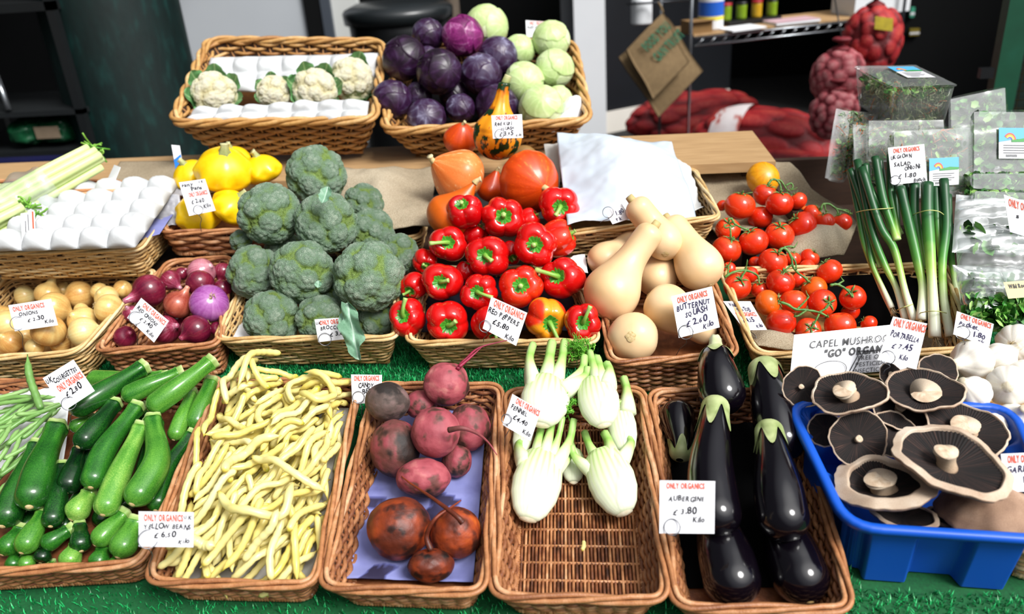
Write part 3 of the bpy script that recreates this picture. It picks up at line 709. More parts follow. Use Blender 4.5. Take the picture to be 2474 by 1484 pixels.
def butternut(pts, rb, rn, label, scar_px=None):
    """pts from the blossom end of the bulb to the stalk end; rb, rn bulb and neck radius in metres"""
    n = 60; P = run(pts, n); t = np.linspace(0, 1, n)
    s = np.r_[0, np.cumsum(np.linalg.norm(np.diff(P, axis=0), axis=1))]; L = s[-1]; x = s/L
    wb = min(.62, 2*rb/L); prof = rn+(rb-rn)*np.exp(-(np.maximum(x-wb*.45, 0)/(wb*.50))**2.2)
    a = rb/L*.95; prof = prof*np.sqrt(np.clip(1-(1-np.clip(x/a, 0, 1))**2.2, 0.002, 1))*np.sqrt(np.clip(1-(1-np.clip((1-x)/(rn/L*.9), 0, 1))**2.4, .02, 1))
    root, o = centre_thing('butternut_squash', label, 'squash', P, 'butternut squashes in a brown basket')
    # finer rings at both ends
    V, F = tube(P-o, prof, 40, True, False, lambda s_, th: 1+.012*np.cos(3*th)+.008*np.cos(7*th))
    MB().add(V, F, np.clip(.55+.5*(fbm(V*14, 3)-.5)-.25*sm(.55, 1, np.repeat(x, 40))*0, 0, 1)).build('squash_skin', BUT, root)
    ax = (P[0]-P[3]); ax /= np.linalg.norm(ax); M = np.array(rot_to(ax))
    V, F = surf(24, 6, lambda u, v: (rb*.20*v*np.cos(u*2*np.pi)*(1+.12*np.sin(u*31)), rb*.20*v*np.sin(u*2*np.pi)*(1+.1*np.cos(u*26)), rb*.030*(1-v**3)+rb*.004*np.cos(v*20)))
    MB().add(V @ M.T+(P[0]-o)-ax*rb*.012, F, np.clip(.3+vnoise(V*500), 0, 1)).build('blossom_scar', SCAR, root)
    ax2 = P[-1]-P[-3]; ax2 /= np.linalg.norm(ax2)
    MB().tube([P[-1]-o-ax2*.01, P[-1]-o+ax2*.012], [.012, .010], 10, v=.4).build('stem', CORK, root)
    return root
def aubergine(pts, rt, rb, label, calyx=True, cal_len=.20, stem=True, scar=True, sl=.034):
    """pts from the stalk end to the blossom end"""
    n = 56; P = run(pts, n); s = np.r_[0, np.cumsum(np.linalg.norm(np.diff(P, axis=0), axis=1))]; L = s[-1]; x = s/L
    prof = (rt+(rb-rt)*sm(0, .75, x))*np.sqrt(np.clip(1-(1-np.clip((1-x)/(rb/L*.95), 0, 1))**2, .003, 1))*np.sqrt(np.clip(1-(1-np.clip(x/(rt/L*.8), 0, 1))**2, .05, 1))
    root, o = centre_thing('aubergine', label, 'aubergine', P, 'aubergines in a brown basket')
    V, F = tube(P-o, prof, 40, True, False, lambda a, th: 1+.01*np.cos(4*th)); MB().add(V, F, .4).build('glossy_skin', AUB, root)
    if calyx:
        m = MB(); k = 16; th_n = 60; rows = []
        for j in range(k):
            row = []
            for i in range(th_n):
                th = i*2*np.pi/th_n; pt = abs(math.cos(2.5*th+pts[0][0]))**1.6; lim = cal_len*(.45+.85*pt); xx = lim*j/(k-1)
                row.append((xx, th))
            rows.append(row)
        Vt, _ = tube(P-o, prof, th_n, False); Vt = Vt.reshape(n, th_n, 3); Cn = P-o; V = []
        for j in range(k):
            for i in range(th_n):
                xx, th = rows[j][i]; q = np.interp(xx, x, np.arange(n)); a = int(q); f = q-a; b = min(a+1, n-1)
                p = Vt[a, i]*(1-f)+Vt[b, i]*f; c = Cn[a]*(1-f)+Cn[b]*f; d = p-c; d /= max(np.linalg.norm(d), 1e-6)
                lift = .0028*(1-.75*(j/(k-1))**3)+.0035*max(0, (j/(k-1)-.8))*4*abs(math.cos(2.5*th+pts[0][0]))
                V.append(p+d*lift)
        V = np.array(V); m.add(V, _quads(k, th_n, False, True), np.clip(.45+.7*(fbm(V*45, 3)-.5)-.25*(np.repeat(np.arange(k), th_n)/k), 0, 1))
        root_c = m.build('calyx', AUBC, root)
    if stem:
        ax = P[0]-P[2]; ax /= np.linalg.norm(ax); t = np.linspace(0, 1, 9)
        Q = P[0]-o+ax[None]*(-.006+sl*t)[:, None]; MB().tube(Q, rt*(.55-.22*t+.05*sm(.8, 1, t)), 16, v=np.repeat(.45+.3*t, 16), mod=lambda a, th: 1+.10*np.cos(6*th)).build('stem', AUBC, root)
    if scar:
        ax = P[-1]-P[-4]; ax /= np.linalg.norm(ax); M = np.array(rot_to(ax))
        V, F = surf(14, 4, lambda u, v: (.007*v*np.cos(u*6.283), .005*v*np.sin(u*6.283), .0012*(1-v*v)))
        MB().add(V @ M.T+(P[-1]-o), F, .4).build('blossom_scar', SCAR, root)
    return root
def courgette(pts, r, tone, label, stem=True):
    """pts from the blossom end to the stalk end; r metres"""
    n = 40; P = run(pts, n); s = np.r_[0, np.cumsum(np.linalg.norm(np.diff(P, axis=0), axis=1))]; L = max(s[-1], 2.2*r); x = s/s[-1]
    prof = r*(1-.30*sm(.3, .9, x))*np.sqrt(np.clip(1-(1-np.clip(x/(r/L*.9), 0, 1))**2, .09, 1))
    prof = prof*(1+.10*sm(.93, 1, x))
    root, o = centre_thing('courgette', label, 'courgette', P, 'courgettes in the front basket')
    V, F = tube(P-o, prof, 30, True, False, lambda a, th: 1+.022*np.cos(5*th)*(1+2*sm(.7, 1, a)))
    th = np.tile(np.arange(30)*2*np.pi/30, n); xx = np.repeat(x, 30)
    c = tone+.16*(vnoise(np.c_[np.cos(th)*4, np.sin(th)*4, xx*3+r*900])-.5)+.10*np.cos(5*th)*sm(.5, 1, xx)+.22*(fbm(V*30, 2)-.5)
    MB().add(V, F, np.clip(c, 0, 1)).build('courgette_skin', COU, root)
    ax = P[0]-P[2]; ax /= np.linalg.norm(ax); M = np.array(rot_to(ax))
    V, F = surf(18, 6, lambda u, v: (r*.27*v*np.cos(u*6.283), r*.27*v*np.sin(u*6.283), r*.12*(1-v**2)-.002))
    MB().add(V @ M.T+(P[0]-o)+ax*.0012, F, np.clip(vnoise(V*700), 0, 1)).build('blossom_end', COUE, root)
    if stem:
        ax = P[-1]-P[-3]; ax /= np.linalg.norm(ax); t = np.linspace(0, 1, 7)
        MB().tube(P[-1]-o+ax[None]*(-.003+.016*t)[:, None], r*(.66+.05*t), 20, v=np.repeat(.35+.6*t**2, 20), mod=lambda a, b: 1+.11*np.cos(5*b)).build('stem_end', COUS, root)
    return root
def bean_mesh(P, r, name, m, beak=.12, seeds=9, seed=0, flatten=1.0):
    n = len(P); x = np.linspace(0, 1, n)
    prof = r*(1+.10*np.cos(x*seeds*2*np.pi+seed)*sm(.08, .2, x)*sm(.95, .8, x))*np.clip(x/.05, .25, 1)**.7*(.12+.88*sm(0, beak, 1-x))
    V, F = tube(P, prof, 8, True)
    c = .55-.45*sm(.05, 0, np.repeat(x, 8))-.40*sm(.94, 1, np.repeat(x, 8))+.2*(fbm(V*25+seed, 2)-.5)
    return MB().add(V, F, np.clip(c, 0, 1)).mesh(name, m)

# ---- fennel
FEN = mat('fennel_bulb', [(0, '#7fae4e'), (.35, '#c4d894'), (.6, '#d8e2b8'), (1, '#e9eed8')], rough=.38, noise=(20, 2, .12), sss=.05, spec=.4)
FST = mat('fennel_stalk', [(0, '#e6efcb'), (.4, '#bcd888'), (.8, '#8fbf58'), (1, '#a8cf78')], rough=.38, noise=(40, 2, .2), sss=.08)
FRO = mat('fennel_frond', ['#3d8a14', '#62b42c', '#93d052'], rough=.5, noise=(60, 2, .5))
CUT = mat('fennel_cut', ['#c8b68a', '#e6dcb8', '#f0ead0'], rough=.6, noise=(90, 3, .7))
def fennel(base, top, wpx, d0, d1, stalks, label, fronds=(), thick=.55, base_face=None):
    """base, top pixel ends of the bulb; wpx widest width in pixels; stalks: (px,py,rpx,d)"""
    B, T_ = at(*base, d0), at(*top, d1); ax = T_-B; L = np.linalg.norm(ax); ax /= L; mid = (B+T_)/2
    vr = ray((base[0]+top[0])/2, (base[1]+top[1])/2); vr /= np.linalg.norm(vr)
    sx = np.cross(ax, -vr); sx /= np.linalg.norm(sx); sy = np.cross(ax, sx); hw = wpx/2*(d0+d1)/2/FPX
    root = thing('fennel_bulb', label, 'fennel', mid, group='fennel bulbs in a brown basket')
    def f(u, v):
        th = u*2*np.pi; p = np.interp(v, [0, .02, .10, .30, .52, .75, .93, 1], [.34, .46, .68, .93, 1.0, .90, .72, .50])
        b1 = -1.9+1.5*v; b2 = 2.6-1.6*v; w1 = np.mod(th-b1+np.pi, 2*np.pi)-np.pi; w2 = np.mod(th-b2+np.pi, 2*np.pi)-np.pi
        lay = 1+.05*sm(-.03, .03, w1)*sm(2.2, .2, w1)+.05*sm(.03, -.03, w2)*sm(-2.2, -.2, w2)-.03*sm(.6, 1, v)*np.cos(th*5)+.0035*np.cos(th*26)
        a = hw*p*np.cos(th)*lay; b = hw*thick*p*np.sin(th)*lay; z = (v-.5)*L
        return [sx[k]*a+sy[k]*b+ax[k]*z for k in range(3)]
    V, F = surf(104, 40, f); vv = np.repeat(np.linspace(0, 1, 40), 104); th = np.tile(np.arange(104)/104*6.283, 40)
    rib = (.5+.5*np.cos(th*22+1.5*np.sin(vv*3)))**2; c = .88-.42*sm(.40, 1.05, vv)-.26*rib*sm(.05, .6, vv)-.08*rib
    mb = MB(); mb.add(V, F, np.clip(c, 0, 1)); mb.F.append(tuple(range(104))[::-1]); mb.M.append(0); mb.build('bulb', FEN, root)
    V, F = surf(30, 5, lambda u, v: [sx[k]*hw*.36*v*np.cos(u*6.283)+sy[k]*hw*.36*thick*v*np.sin(u*6.283)-ax[k]*(L/2+.002+.004*(1-v*v)) for k in range(3)])
    MB().add(V, F, np.clip(.3+vnoise(V*300), 0, 1)).build('cut_base', CUT, root)
    for i, (px, py, rp, dd) in enumerate(stalks):
        E = at(px, py, dd)-mid; f_ = (i+.5)/len(stalks)-.5; S = sx*0+ax*L*.22; side = (E @ sx); S = S+sx*np.clip(side*.60, -hw*.66, hw*.66)+sy*(.004*((i % 2)-.5))
        M_ = S*.45+E*.55+ax*.006+sx*np.clip(side*.20, -.02, .02); P = bez([S, M_, E], 14); t = np.linspace(0, 1, 14); r = rp*dd/FPX
        MB().tube(P, r*(2.25-1.2*sm(.0, .62, t)), 16, v=np.repeat(np.clip(.05+.95*sm(.15, .8, t), 0, 1), 16), mod=lambda a, b: 1+.05*np.cos(8*b)-.15*(np.cos(b) > .7)).build('stalk', FST, root)
    for (px, py, rp, dd, n) in fronds:
        C = at(px, py, dd)-mid; R = rp*dd/FPX; m = MB()
        for k in range(n):
            p = C+RNG.normal(0, .38, 3)*R; 
            for q in range(7):
                e = p+RNG.normal(0, .34, 3)*R*.8+np.array([0, 0, .2*R]); m.tube(bez([p, (p+e)/2+RNG.normal(0, .1, 3)*R, e], 4), .0008, 3, v=RNG.random())
        m.build('fronds', FRO, root)
    return root
# ---- beetroot
BEE = mat('candy_beet_skin', [(0, '#1e100b'), (.25, '#4a2c24'), (.42, '#6d3c38'), (.6, '#96404a'), (.8, '#ab525a'), (1, '#c8807a')], rough=.62, noise=(40, 5, .34), bump=(90, .3))
BEG = mat('grey_beet_skin', [(0, '#221a16'), (.4, '#5a4a44'), (.7, '#7a5e5c'), (1, '#94707a')], rough=.75, noise=(40, 5, .35), bump=(90, .35))
BEO = mat('golden_beet_skin', [(0, '#120906'), (.25, '#36180f'), (.48, '#652814'), (.7, '#9a3e18'), (.88, '#c05c1e'), (1, '#e0982c')], rough=.5, noise=(36, 5, .36), bump=(80, .35))
def beet(px, py, rx, ry, d, m, label, seed, bias=.5, rootpx=None, crown=None, rough_pole=None, stalkpx=None):
    R = (rx+ry)/2*d/FPX; c = at(px, py, d); r_, u_, b_ = view_axes(px, py)
    V, F = ico(5); rr = 1+.16*(fbm(V*1.2+seed, 2)-.5)+.05*(fbm(V*4+seed, 2)-.5)
    P = (V*rr[:, None]); P = (P[:, :1]*r_*rx/(rx+ry)*2+P[:, 1:2]*u_*ry/(rx+ry)*2+P[:, 2:3]*b_)*R
    v = bias+.75*(fbm(V*1.7+seed*2, 4)-.5)-.36*sm(.52, .70, fbm(V*2.6+seed*5, 4))
    if crown is not None:
        a = np.array([(crown[0]-px)/rx, -(crown[1]-py)/ry, 0]); q = math.hypot(a[0], a[1]); a[2] = math.sqrt(max(0, 1-q*q)); a /= np.linalg.norm(a)
        v = v-.5*sm(.70, .95, V @ a+.25*(fbm(V*6, 2)-.5))
    t = thing('beetroot', label, 'beetroot', c, group='beetroots in a lined brown basket')
    MB().add(P, F, np.clip(v, 0, 1)).build('beet_skin', m, t)
    if rootpx:
        Q = run(rootpx, 26)-c; x = np.linspace(0, 1, 26); MB().tube(Q, .0052*(1-x)**1.3+.0011, 8, v=np.repeat(.35+.3*x, 8)).build('tap_root', m, t)
    if stalkpx:
        for s in stalkpx:
            Q = run(s, 16)-c; x = np.linspace(0, 1, 16); MB().tube(Q, .0032*(1-x)+.0009, 6, v=.62).build('leaf_stalk', mat('beet_stalk', ['#3a0612', '#7c1230', '#a8284c'], rough=.5, noise=(60, 2, .6)), t)
    return t
# ---- mushrooms
MCAP = mat('mushroom_cap', [(0, '#3a261a'), (.3, '#6e5140'), (.55, '#a4836a'), (.8, '#cdb7a0'), (1, '#e8dccb')], rough=.75, noise=(60, 4, .35), bump=(120, .3))
MGILL = mat('mushroom_gills', [(0, '#050202'), (.4, '#150a08'), (.7, '#2c1b16'), (1, '#6a4a3e')], rough=.85, noise=(40, 3, .3))
MSTEM = mat('mushroom_stem', [(0, '#5c4432'), (.4, '#9c8066'), (.75, '#cdb498'), (1, '#e6d8c2')], rough=.75, noise=(60, 4, .5))
def mushroom(px, py, a, b, ang, d, label, tilt, seed, stem=None, dome_=.42, lip=.13, flip=False, cup=.18):
    """ellipse a x b (px) whose long axis lies at ang degrees; tilt: where the gill side looks, (x right, y up) in the view"""
    R = a*d/FPX; q = math.sqrt(max(1-(b/a)**2, .05)); tx, ty = tilt; h = math.hypot(tx, ty); tx, ty = tx/h*q, ty/h*q
    ax = vec_view(px, py, tx, ty, math.sqrt(1-q*q)*(-1 if flip else 1)); M = rot_to(ax, seed); rg = np.random.default_rng(int(seed*13))
    t = thing('portobello_mushroom', label, 'mushroom', at(px, py, d), M, R, 'portobello mushrooms in the blue crate')
    p1, p2 = rg.uniform(0, 6.28, 2)
    out = lambda th: 1+.05*np.cos(2*th+p1)+.035*np.cos(3*th+p2)+.018*np.cos(7*th+p1)+.010*np.cos(13*th+p2)
    wav = lambda th: .05*np.cos(2*th+p2)+.03*np.cos(5*th+p1)
    zs = [(0, -dome_), (.35, -dome_*.93), (.65, -dome_*.70), (.86, -dome_*.34), (.97, -.06), (1.0, .0), (.997, .022), (.98, .028), (1-lip, .03+.25*lip), (1-lip-.02, .0)]
    zr = np.array([p[0] for p in zs]); zz = np.array([p[1] for p in zs]); k = np.linspace(0, 1, len(zs)); kk = np.linspace(0, 1, 40)
    cr = np.interp(kk, k, zr); cz = np.interp(kk, k, zz)
    def f(u, v):
        th = u*2*np.pi; i = np.round(v*39).astype(int); r = cr[i]*out(th)*(1+.008*np.sin(th*23)*sm(.9, 1, cr[i])); return r*np.cos(th), r*np.sin(th), cz[i]+wav(th)*cr[i]**2
    V, F = surf(110, 40, f); vv = np.repeat(kk, 110)
    c = .45+.17*sm(.35, .62, vv)+.13*sm(.6, .7, vv)+.45*(fbm(V*3+seed, 3)-.5)
    MB().add(V, F, np.clip(c, 0, 1)).build('cap', MCAP, t)
    def g(u, v):
        th = u*2*np.pi; r = (1-lip-.005)*v*out(th); return r*np.cos(th), r*np.sin(th), .004-cup*(1-v**1.5)+wav(th)*v*v+.012*np.cos(th*75)*v*sm(.1, .3, v)
    V, F = surf(300, 16, g); th = np.tile(np.arange(300)/300*6.283, 16); v_ = np.repeat(np.linspace(0, 1, 16), 300)
    c = .36+.75*(vnoise(np.c_[np.cos(th)*26, np.sin(th)*26, v_*1.2+seed])-.5)+.3*(fbm(V*3+seed, 2)-.5)+.22*np.cos(th*75)
    MB().add(V, F, np.clip(c, 0, 1)).build('gills', MGILL, t)
    if stem:
        sr, sl, bx_, by_ = stem; T = np.linspace(0, 1, 12); m = MB(); P = np.c_[bx_*T, by_*T, -cup-.02+sl*T]
        m.tube(P, sr*(1.15-.25*np.sin(T*3.14)+.10*T), 22, v=np.repeat(.45+.4*T, 22), mod=lambda s_, th_: 1+.05*np.cos(3*th_)); e = P[-1]
        V, F = surf(22, 5, lambda u, v: (e[0]+sr*1.22*v*np.cos(u*6.283)*(1+.05*np.cos(3*u*6.283)), e[1]+sr*1.22*v*np.sin(u*6.283)*(1+.05*np.cos(3*u*6.283)), e[2]+.02*(1-v*v)+.01*np.cos(v*16)))
        m.add(V, F, np.clip(.75+.4*(vnoise(V*20)-.5), 0, 1)); m.build('stem', MSTEM, t)
    return t
# ---- garlic
GAR = mat('garlic_skin', [(0, '#a8946c'), (.3, '#d8ccb0'), (.6, '#ece6da'), (1, '#faf8f4')], rough=.4, noise=(25, 3, .3), sss=.1, bump=(60, .1))
def garlic(seed):
    def f(u, v):
        th = u*2*np.pi; ph = v*np.pi; k = np.abs(np.cos(th*4.5+seed))**.7; rho = np.sin(ph)**.9*(.93+.07*k*sm(1, .6, v)); z = -np.cos(ph)*.80
        n = sm(.74, 1, v); rho = rho*(1-.35*n)+.13*sm(.88, .96, v)*(v < .997); z = z+.55*n**1.5
        return rho*np.cos(th)+.12*n*np.cos(seed), rho*np.sin(th), z
    V, F = surf(90, 44, f); th = np.arctan2(V[:, 1], V[:, 0]); st = vnoise(np.c_[np.cos(th)*16, np.sin(th)*16, V[:, 2]*.6+seed])
    c = .66+.35*(st-.5)-.35*sm(.95, 1.3, V[:, 2])-.5*sm(.25, .05, np.hypot(V[:, 0], V[:, 1]))*(V[:, 2] < 0)
    return MB().add(V, F, np.clip(c, 0, 1)).mesh('garlic_skin', GAR)
def garlic_root(seed):
    m = MB(); rg = np.random.default_rng(seed)
    for i in range(46):
        a, q, L = rg.uniform(0, 6.28), rg.uniform(.02, .17), rg.uniform(.06, .16); m.tube(bez([(q*math.cos(a), q*math.sin(a), -.76), (q*1.3*math.cos(a), q*1.3*math.sin(a), -.80-L*.5), (q*1.8*math.cos(a+.5), q*1.8*math.sin(a+.5), -.80-L)], 4), .012, 4, v=rg.random())
    return m.mesh('root_tuft', ROOT)
GARB = [garlic(.2), garlic(1.4)]; GARR = garlic_root(3)
# ------------------------------------------------------------------ vegetables: where they lie
def zp(ox, oy, s): return lambda x, y: (ox+x/s, oy+y/s)
def planeh(*p): return depth_plane(*[(x, y, dh(x, y, h)) for x, y, h in p])
# ---- red peppers: (centre, radius, calyx, stem tip) in the detail frame
Z = zp(900, 330, 2.698)
PEPPERS = [
 (228, 1180, 128, 195, 1170, 228, 1070, 0, 'l', 0, 'red pepper at the lowest corner of the heap nearest the broccoli, stem curving up'),
 (490, 1205, 145, 495, 1240, 548, 1180, 2, 'm', 0, 'red pepper in the bottom row with a thick stem, second along from the broccoli'),
 (1368, 1215, 130, 1372, 1215, 1415, 1110, 0, 'l', 1, 'red pepper at the end of the bottom row beside the end-on butternut squash'),
 (1130, 1190, 145, 1160, 1220, 1200, 1310, 5, 'l', 2, 'orange and red streaked pepper in the bottom row'),
 (760, 1215, 118, 800, 1290, 800, 1300, 1, 's', 0, 'red pepper mostly hidden behind the red pepper price card'),
 (695, 1015, 126, 680, 1015, 790, 1050, 3, 'l', 1, 'red pepper just above the price card, its long stem reaching to the card'),
 (965, 980, 147, 967, 970, 962, 985, 4, 's', 2, 'large red pepper with an orange shoulder and its stem end facing straight out'),
 (455, 945, 134, 440, 950, 505, 935, 1, 'm', 0, 'red pepper in the second row with a short stem pointing towards the butternuts'),
 (1240, 925, 146, 1200, 910, 1100, 880, 0, 'l', 1, 'large red pepper leaning on the butternut squashes, stem towards the broccoli'),
 (1060, 705, 149, 1058, 705, 1030, 715, 2, 's', 2, 'large bright red pepper above the one with an orange shoulder, stem end facing out'),
 (752, 780, 146, 730, 775, 775, 805, 0, 'm', 0, 'dark red pepper in the middle of the heap'),
 (495, 700, 126, 490, 690, 360, 705, 1, 'l', 0, 'dark red pepper with a long pale stem reaching towards the broccoli'),
 (600, 490, 120, 580, 440, 600, 460, 6, 's', 1, 'dark red pepper on top of the heap, in front of the smooth orange squash'),
 (850, 530, 145, 855, 520, 850, 500, 3, 's', 2, 'light red pepper at the top of the heap between the two big squashes'),
 (1215, 450, 137, 1225, 460, 1205, 490, 2, 'm', 1, 'red pepper topmost of the heap, against the white paper'),
 (268, 970, 92, 240, 1010, 195, 1040, 1, 'm', 0, 'red pepper peeping out between the broccoli and the second row'),
 (345, 815, 88, 350, 850, 318, 800, 0, 'm', 1, 'small dark red pepper tucked behind, beside the far broccoli head'),
 (1210, 665, 128, 1330, 620, 1340, 600, 4, 's', 2, 'orange red pepper tucked behind, next to the golden wicker wall'),
 (900, 760, 80, 915, 795, 925, 790, 6, 's', 0, 'deep red pepper sunk in the gap in the middle of the heap'),
 (610, 880, 74, 640, 800, 650, 790, 6, 's', 0, 'dark red pepper deep in the gap behind the one with the short stem'),
 (820, 1120, 86, 860, 1040, 860, 1030, 6, 's', 1, 'dark red pepper deep behind the red pepper price card'),
 (1010, 900, 70, 1050, 830, 1050, 820, 6, 's', 2, 'dark red pepper showing between the two light red ones with stem ends facing out'),
 (665, 640, 92, 720, 560, 720, 560, 6, 's', 1, 'red pepper half hidden below the topmost dark one'),
 (1020, 540, 76, 1080, 500, 1090, 500, 2, 's', 0, 'red pepper showing only its shoulder, beside the topmost one'),
]
its = [(*Z(p[0], p[1]), p[2]/2.698) for p in PEPPERS]
pl = depth_plane((960, 780, 2.00), (1400, 780, 1.96), (1200, 500, 2.22))
for p, it, (d, R) in zip(PEPPERS, its, settle(its, pl, .97, maxpush=.12)):
    px, py, rp = it; cx, cy = Z(p[3], p[4]); sx_, sy_ = Z(p[5], p[6])
    ax = facing(px, py, rp*.95, px+(cx-px)*1.25, py+(cy-py)*1.25)
    body = [PEPB[0], PEPB[1], PEPB[2], PEPB[3], PEPW, PEPO, PEPD][p[7]]
    M = rot_to(ax, spin_to(ax, px, py, sx_-cx, sy_-cy))
    inst('red_pepper', [('pepper_body', body), ('calyx', PEPC[p[9]]), ('stem', PEPS[p[8]])], p[10], 'pepper', at(px, py, d), M, R*1.0, 'red peppers in a golden basket')

# ---- tomatoes
Z1 = zp(1660, 380, 4.364); Z2 = zp(1360, 340, 2.65); Z3 = zp(1900, 340, 2.747)
TG = 'vine tomatoes in the wide basket'
TOMS = [  # px,py,r, calyx point, orange?, label
 (*Z2(1395, 1165), 95/2.65, None, 0, 'plump tomato lowest at the front, next to the tomato price card'),
 (*Z2(1570, 1215), 82/2.65, Z2(1590, 1195), 0, 'tomato with a star calyx peeping over the white mushroom sign'),
 (*Z2(1775, 1185), 98/2.65, None, 0, 'broad tomato behind the lettering of the mushroom sign'),
 (*Z2(1310, 1040), 85/2.65, Z2(1395, 1020), 1, 'pale orange tomato at the front above the tomato price card'),
 (*Z2(1475, 1032), 86/2.65, None, 0, 'tomato under the bend of the front vine'),
 (*Z2(1660, 1040), 92/2.65, Z2(1705, 1040), 0, 'tomato with the front vine crossing over it'),
 (*Z1(985, 1320), 150/4.364, Z1(1020, 1200), 0, 'orange red tomato in the middle of the front slope'),
 (*Z1(1340, 1390), 136/4.364, Z1(1270, 1310), 1, 'orange tomato where the middle vine ends'),
 (*Z1(530, 1360), 146/4.364, Z1(570, 1290), 0, 'tomato with an open star calyx, beside the butternut squash bulb'),
 (*Z1(1500, 1205), 137/4.364, Z1(1430, 1090), 0, 'deep red tomato alone beside the black gap by the spring onions'),
 (*Z1(905, 1105), 153/4.364, Z1(960, 1000), 0, 'large tomato at the top of the middle vine'),
 (*Z1(1265, 1180), 100/4.364, Z1(1180, 1180), 0, 'small red tomato between the middle vine and the lone deep red one'),
 (*Z1(415, 975), 156/4.364, Z1(470, 860), 0, 'round tomato on the near end of the upper vine'),
 (*Z1(700, 895), 156/4.364, Z1(655, 775), 0, 'large tomato at the far end of the upper vine'),
 (*Z1(970, 830), 156/4.364, Z1(985, 720), 0, 'glossy wet tomato below the topmost cluster'),
 (*Z1(1215, 720), 152/4.364, Z1(1130, 640), 0, 'big wet tomato resting on the burlap roll'),
 (*Z1(555, 515), 162/4.364, Z1(580, 370), 0, 'large tomato with upright sepals near the wicker corner'),
 (*Z1(975, 490), 143/4.364, Z1(990, 355), 0, 'topmost tomato, hanging in front of the arched black-green vine'),
 (*Z1(1110, 1075), 88/4.364, Z1(1120, 1000), 0, 'small tomato half behind the middle vine stem'),
 (*Z1(1160, 1290), 86/4.364, Z1(1100, 1220), 0, 'tomato tucked under the middle vine'),
 (*Z1(1290, 1065), 105/4.364, Z1(1350, 990), 0, 'tomato below the burlap roll'),
 (*Z1(1455, 680), 102/4.364, Z1(1440, 580), 0, 'tomato on the burlap, near end of the far black-green vine'),
 (*Z1(820, 400), 126/4.364, Z1(870, 300), 0, 'tomato behind the topmost one, in front of the round yellow squash'),
 (*Z1(1165, 460), 98/4.364, Z1(1105, 345), 0, 'tomato at the far side of the topmost cluster'),
 (*Z1(430, 765), 132/4.364, Z1(440, 690), 0, 'tomato behind the upper vine at the wicker corner'),
 (*Z1(770, 635), 132/4.364, None, 0, 'shaded tomato under the large one with upright sepals'),
 (*Z1(1320, 600), 102/4.364, Z1(1400, 540), 0, 'tomato behind the big wet one on the burlap'),
 (*Z1(1630, 690), 106/4.364, Z1(1600, 600), 0, 'tomato on the burlap furthest along the far vine, beside the spring onions'),
 (*Z1(370, 510), 62/4.364, Z1(400, 560), 0, 'tomato just showing above the rim of the paper covered basket'),
 (*Z1(1225, 565), 62/4.364, None, 1, 'orange tomato just showing behind the big wet one'),
 (*Z1(440, 1180), 76/4.364, Z1(420, 1160), 0, 'small tomato under the lower vine against the butternut squash'),
 (*Z1(660, 1240), 92/4.364, Z1(620, 1180), 0, 'tomato under the lower vine bend'),
 (*Z1(765, 1400), 92/4.364, Z1(760, 1330), 0, 'tomato at the dangling tip of the lower vine'),
 (*Z1(720, 1110), 72/4.364, None, 0, 'dark tomato deep in the gap in the middle of the pile'),
 (*Z3(440, 1042), 86/2.747, Z3(430, 1000), 0, 'red tomato near the foot of the spring onions'),
 (*Z3(332, 968), 62/2.747, Z3(360, 960), 0, 'tomato half hidden below the lone deep red one'),
 (*Z3(548, 1215), 56/2.747, Z3(500, 1180), 0, 'small tomato at the front corner next to the price card on sticks'),
 (*Z3(425, 1135), 62/2.747, Z3(390, 1100), 0, 'shadowed tomato under the foot of the front vine'),
]
its = [t[:3] for t in TOMS]
pl = depth_plane((1880, 780, 1.97), (2060, 770, 1.98), (1850, 460, 2.33))
for i, (t, (d, R)) in enumerate(zip(TOMS, settle(its, pl, 1.0, maxpush=.12))):
    px, py, rp = t[:3]; f = t[3] or (px-rp*.1, py-rp*1.3); ax = facing(px, py, rp, px+(f[0]-px)*1.15, py+(f[1]-py)*1.15)
    b = (TOMOB[i % 2] if t[4] else TOMB[i % 3]); parts = [('tomato_body', b)]+([('calyx', TOMC[i % 4])] if t[3] else [])
    inst('vine_tomato', parts, t[5], 'tomato', at(px, py, d), rot_to(ax, i*1.1), R*1.0, TG)
def vine(paths, label, r=.0032):
    m = []; P0_ = at(*paths[0][0]); t = thing('tomato_vine', label, 'tomato vine', P0_, group='green vines on the tomatoes')
    for k, p in enumerate(paths):
        Q = run(p, 8*len(p))-P0_; x = np.linspace(0, 1, len(Q)); q = MB().tube(Q, r*(1-.3*x)*(1+.25*np.sin(x*20)**4)*(1 if k == 0 else .75), 7, v=np.repeat(.35+.4*vnoise(np.c_[x*9, x*0, x*0+k]), 7))
        for s in range(2 if k else 1):                          # little sepals at the tip
            a = RNG.normal(0, 1, 3); a /= np.linalg.norm(a); q.tube(bez([Q[-1], Q[-1]+a*.008, Q[-1]+a*.014+np.array([0, 0, .004])], 5), [.0018, .0016, .0012, .0008, .0003], 5, v=.6)
        q.build('main_stem' if k == 0 else 'side_stem', TGREEN, t)
def vp(Z, d, *pts): return [(*Z(x, y), d+(p[2] if len(p) > 2 else 0)) for p in pts for x, y in [p[:2]]]
vine([vp(Z2, 1.90, (1395, 1035), (1440, 1050), (1490, 1080), (1560, 1085), (1640, 1100), (1700, 1130)), vp(Z2, 1.90, (1500, 1080), (1540, 1040), (1575, 1000)), vp(Z2, 1.90, (1640, 1100), (1690, 1070), (1710, 1035)), vp(Z2, 1.90, (1640, 1110), (1610, 1170), (1590, 1200)), vp(Z2, 1.90, (1560, 1085), (1510, 1120), (1480, 1125))], 'green vine sprawling over the front tomatoes')
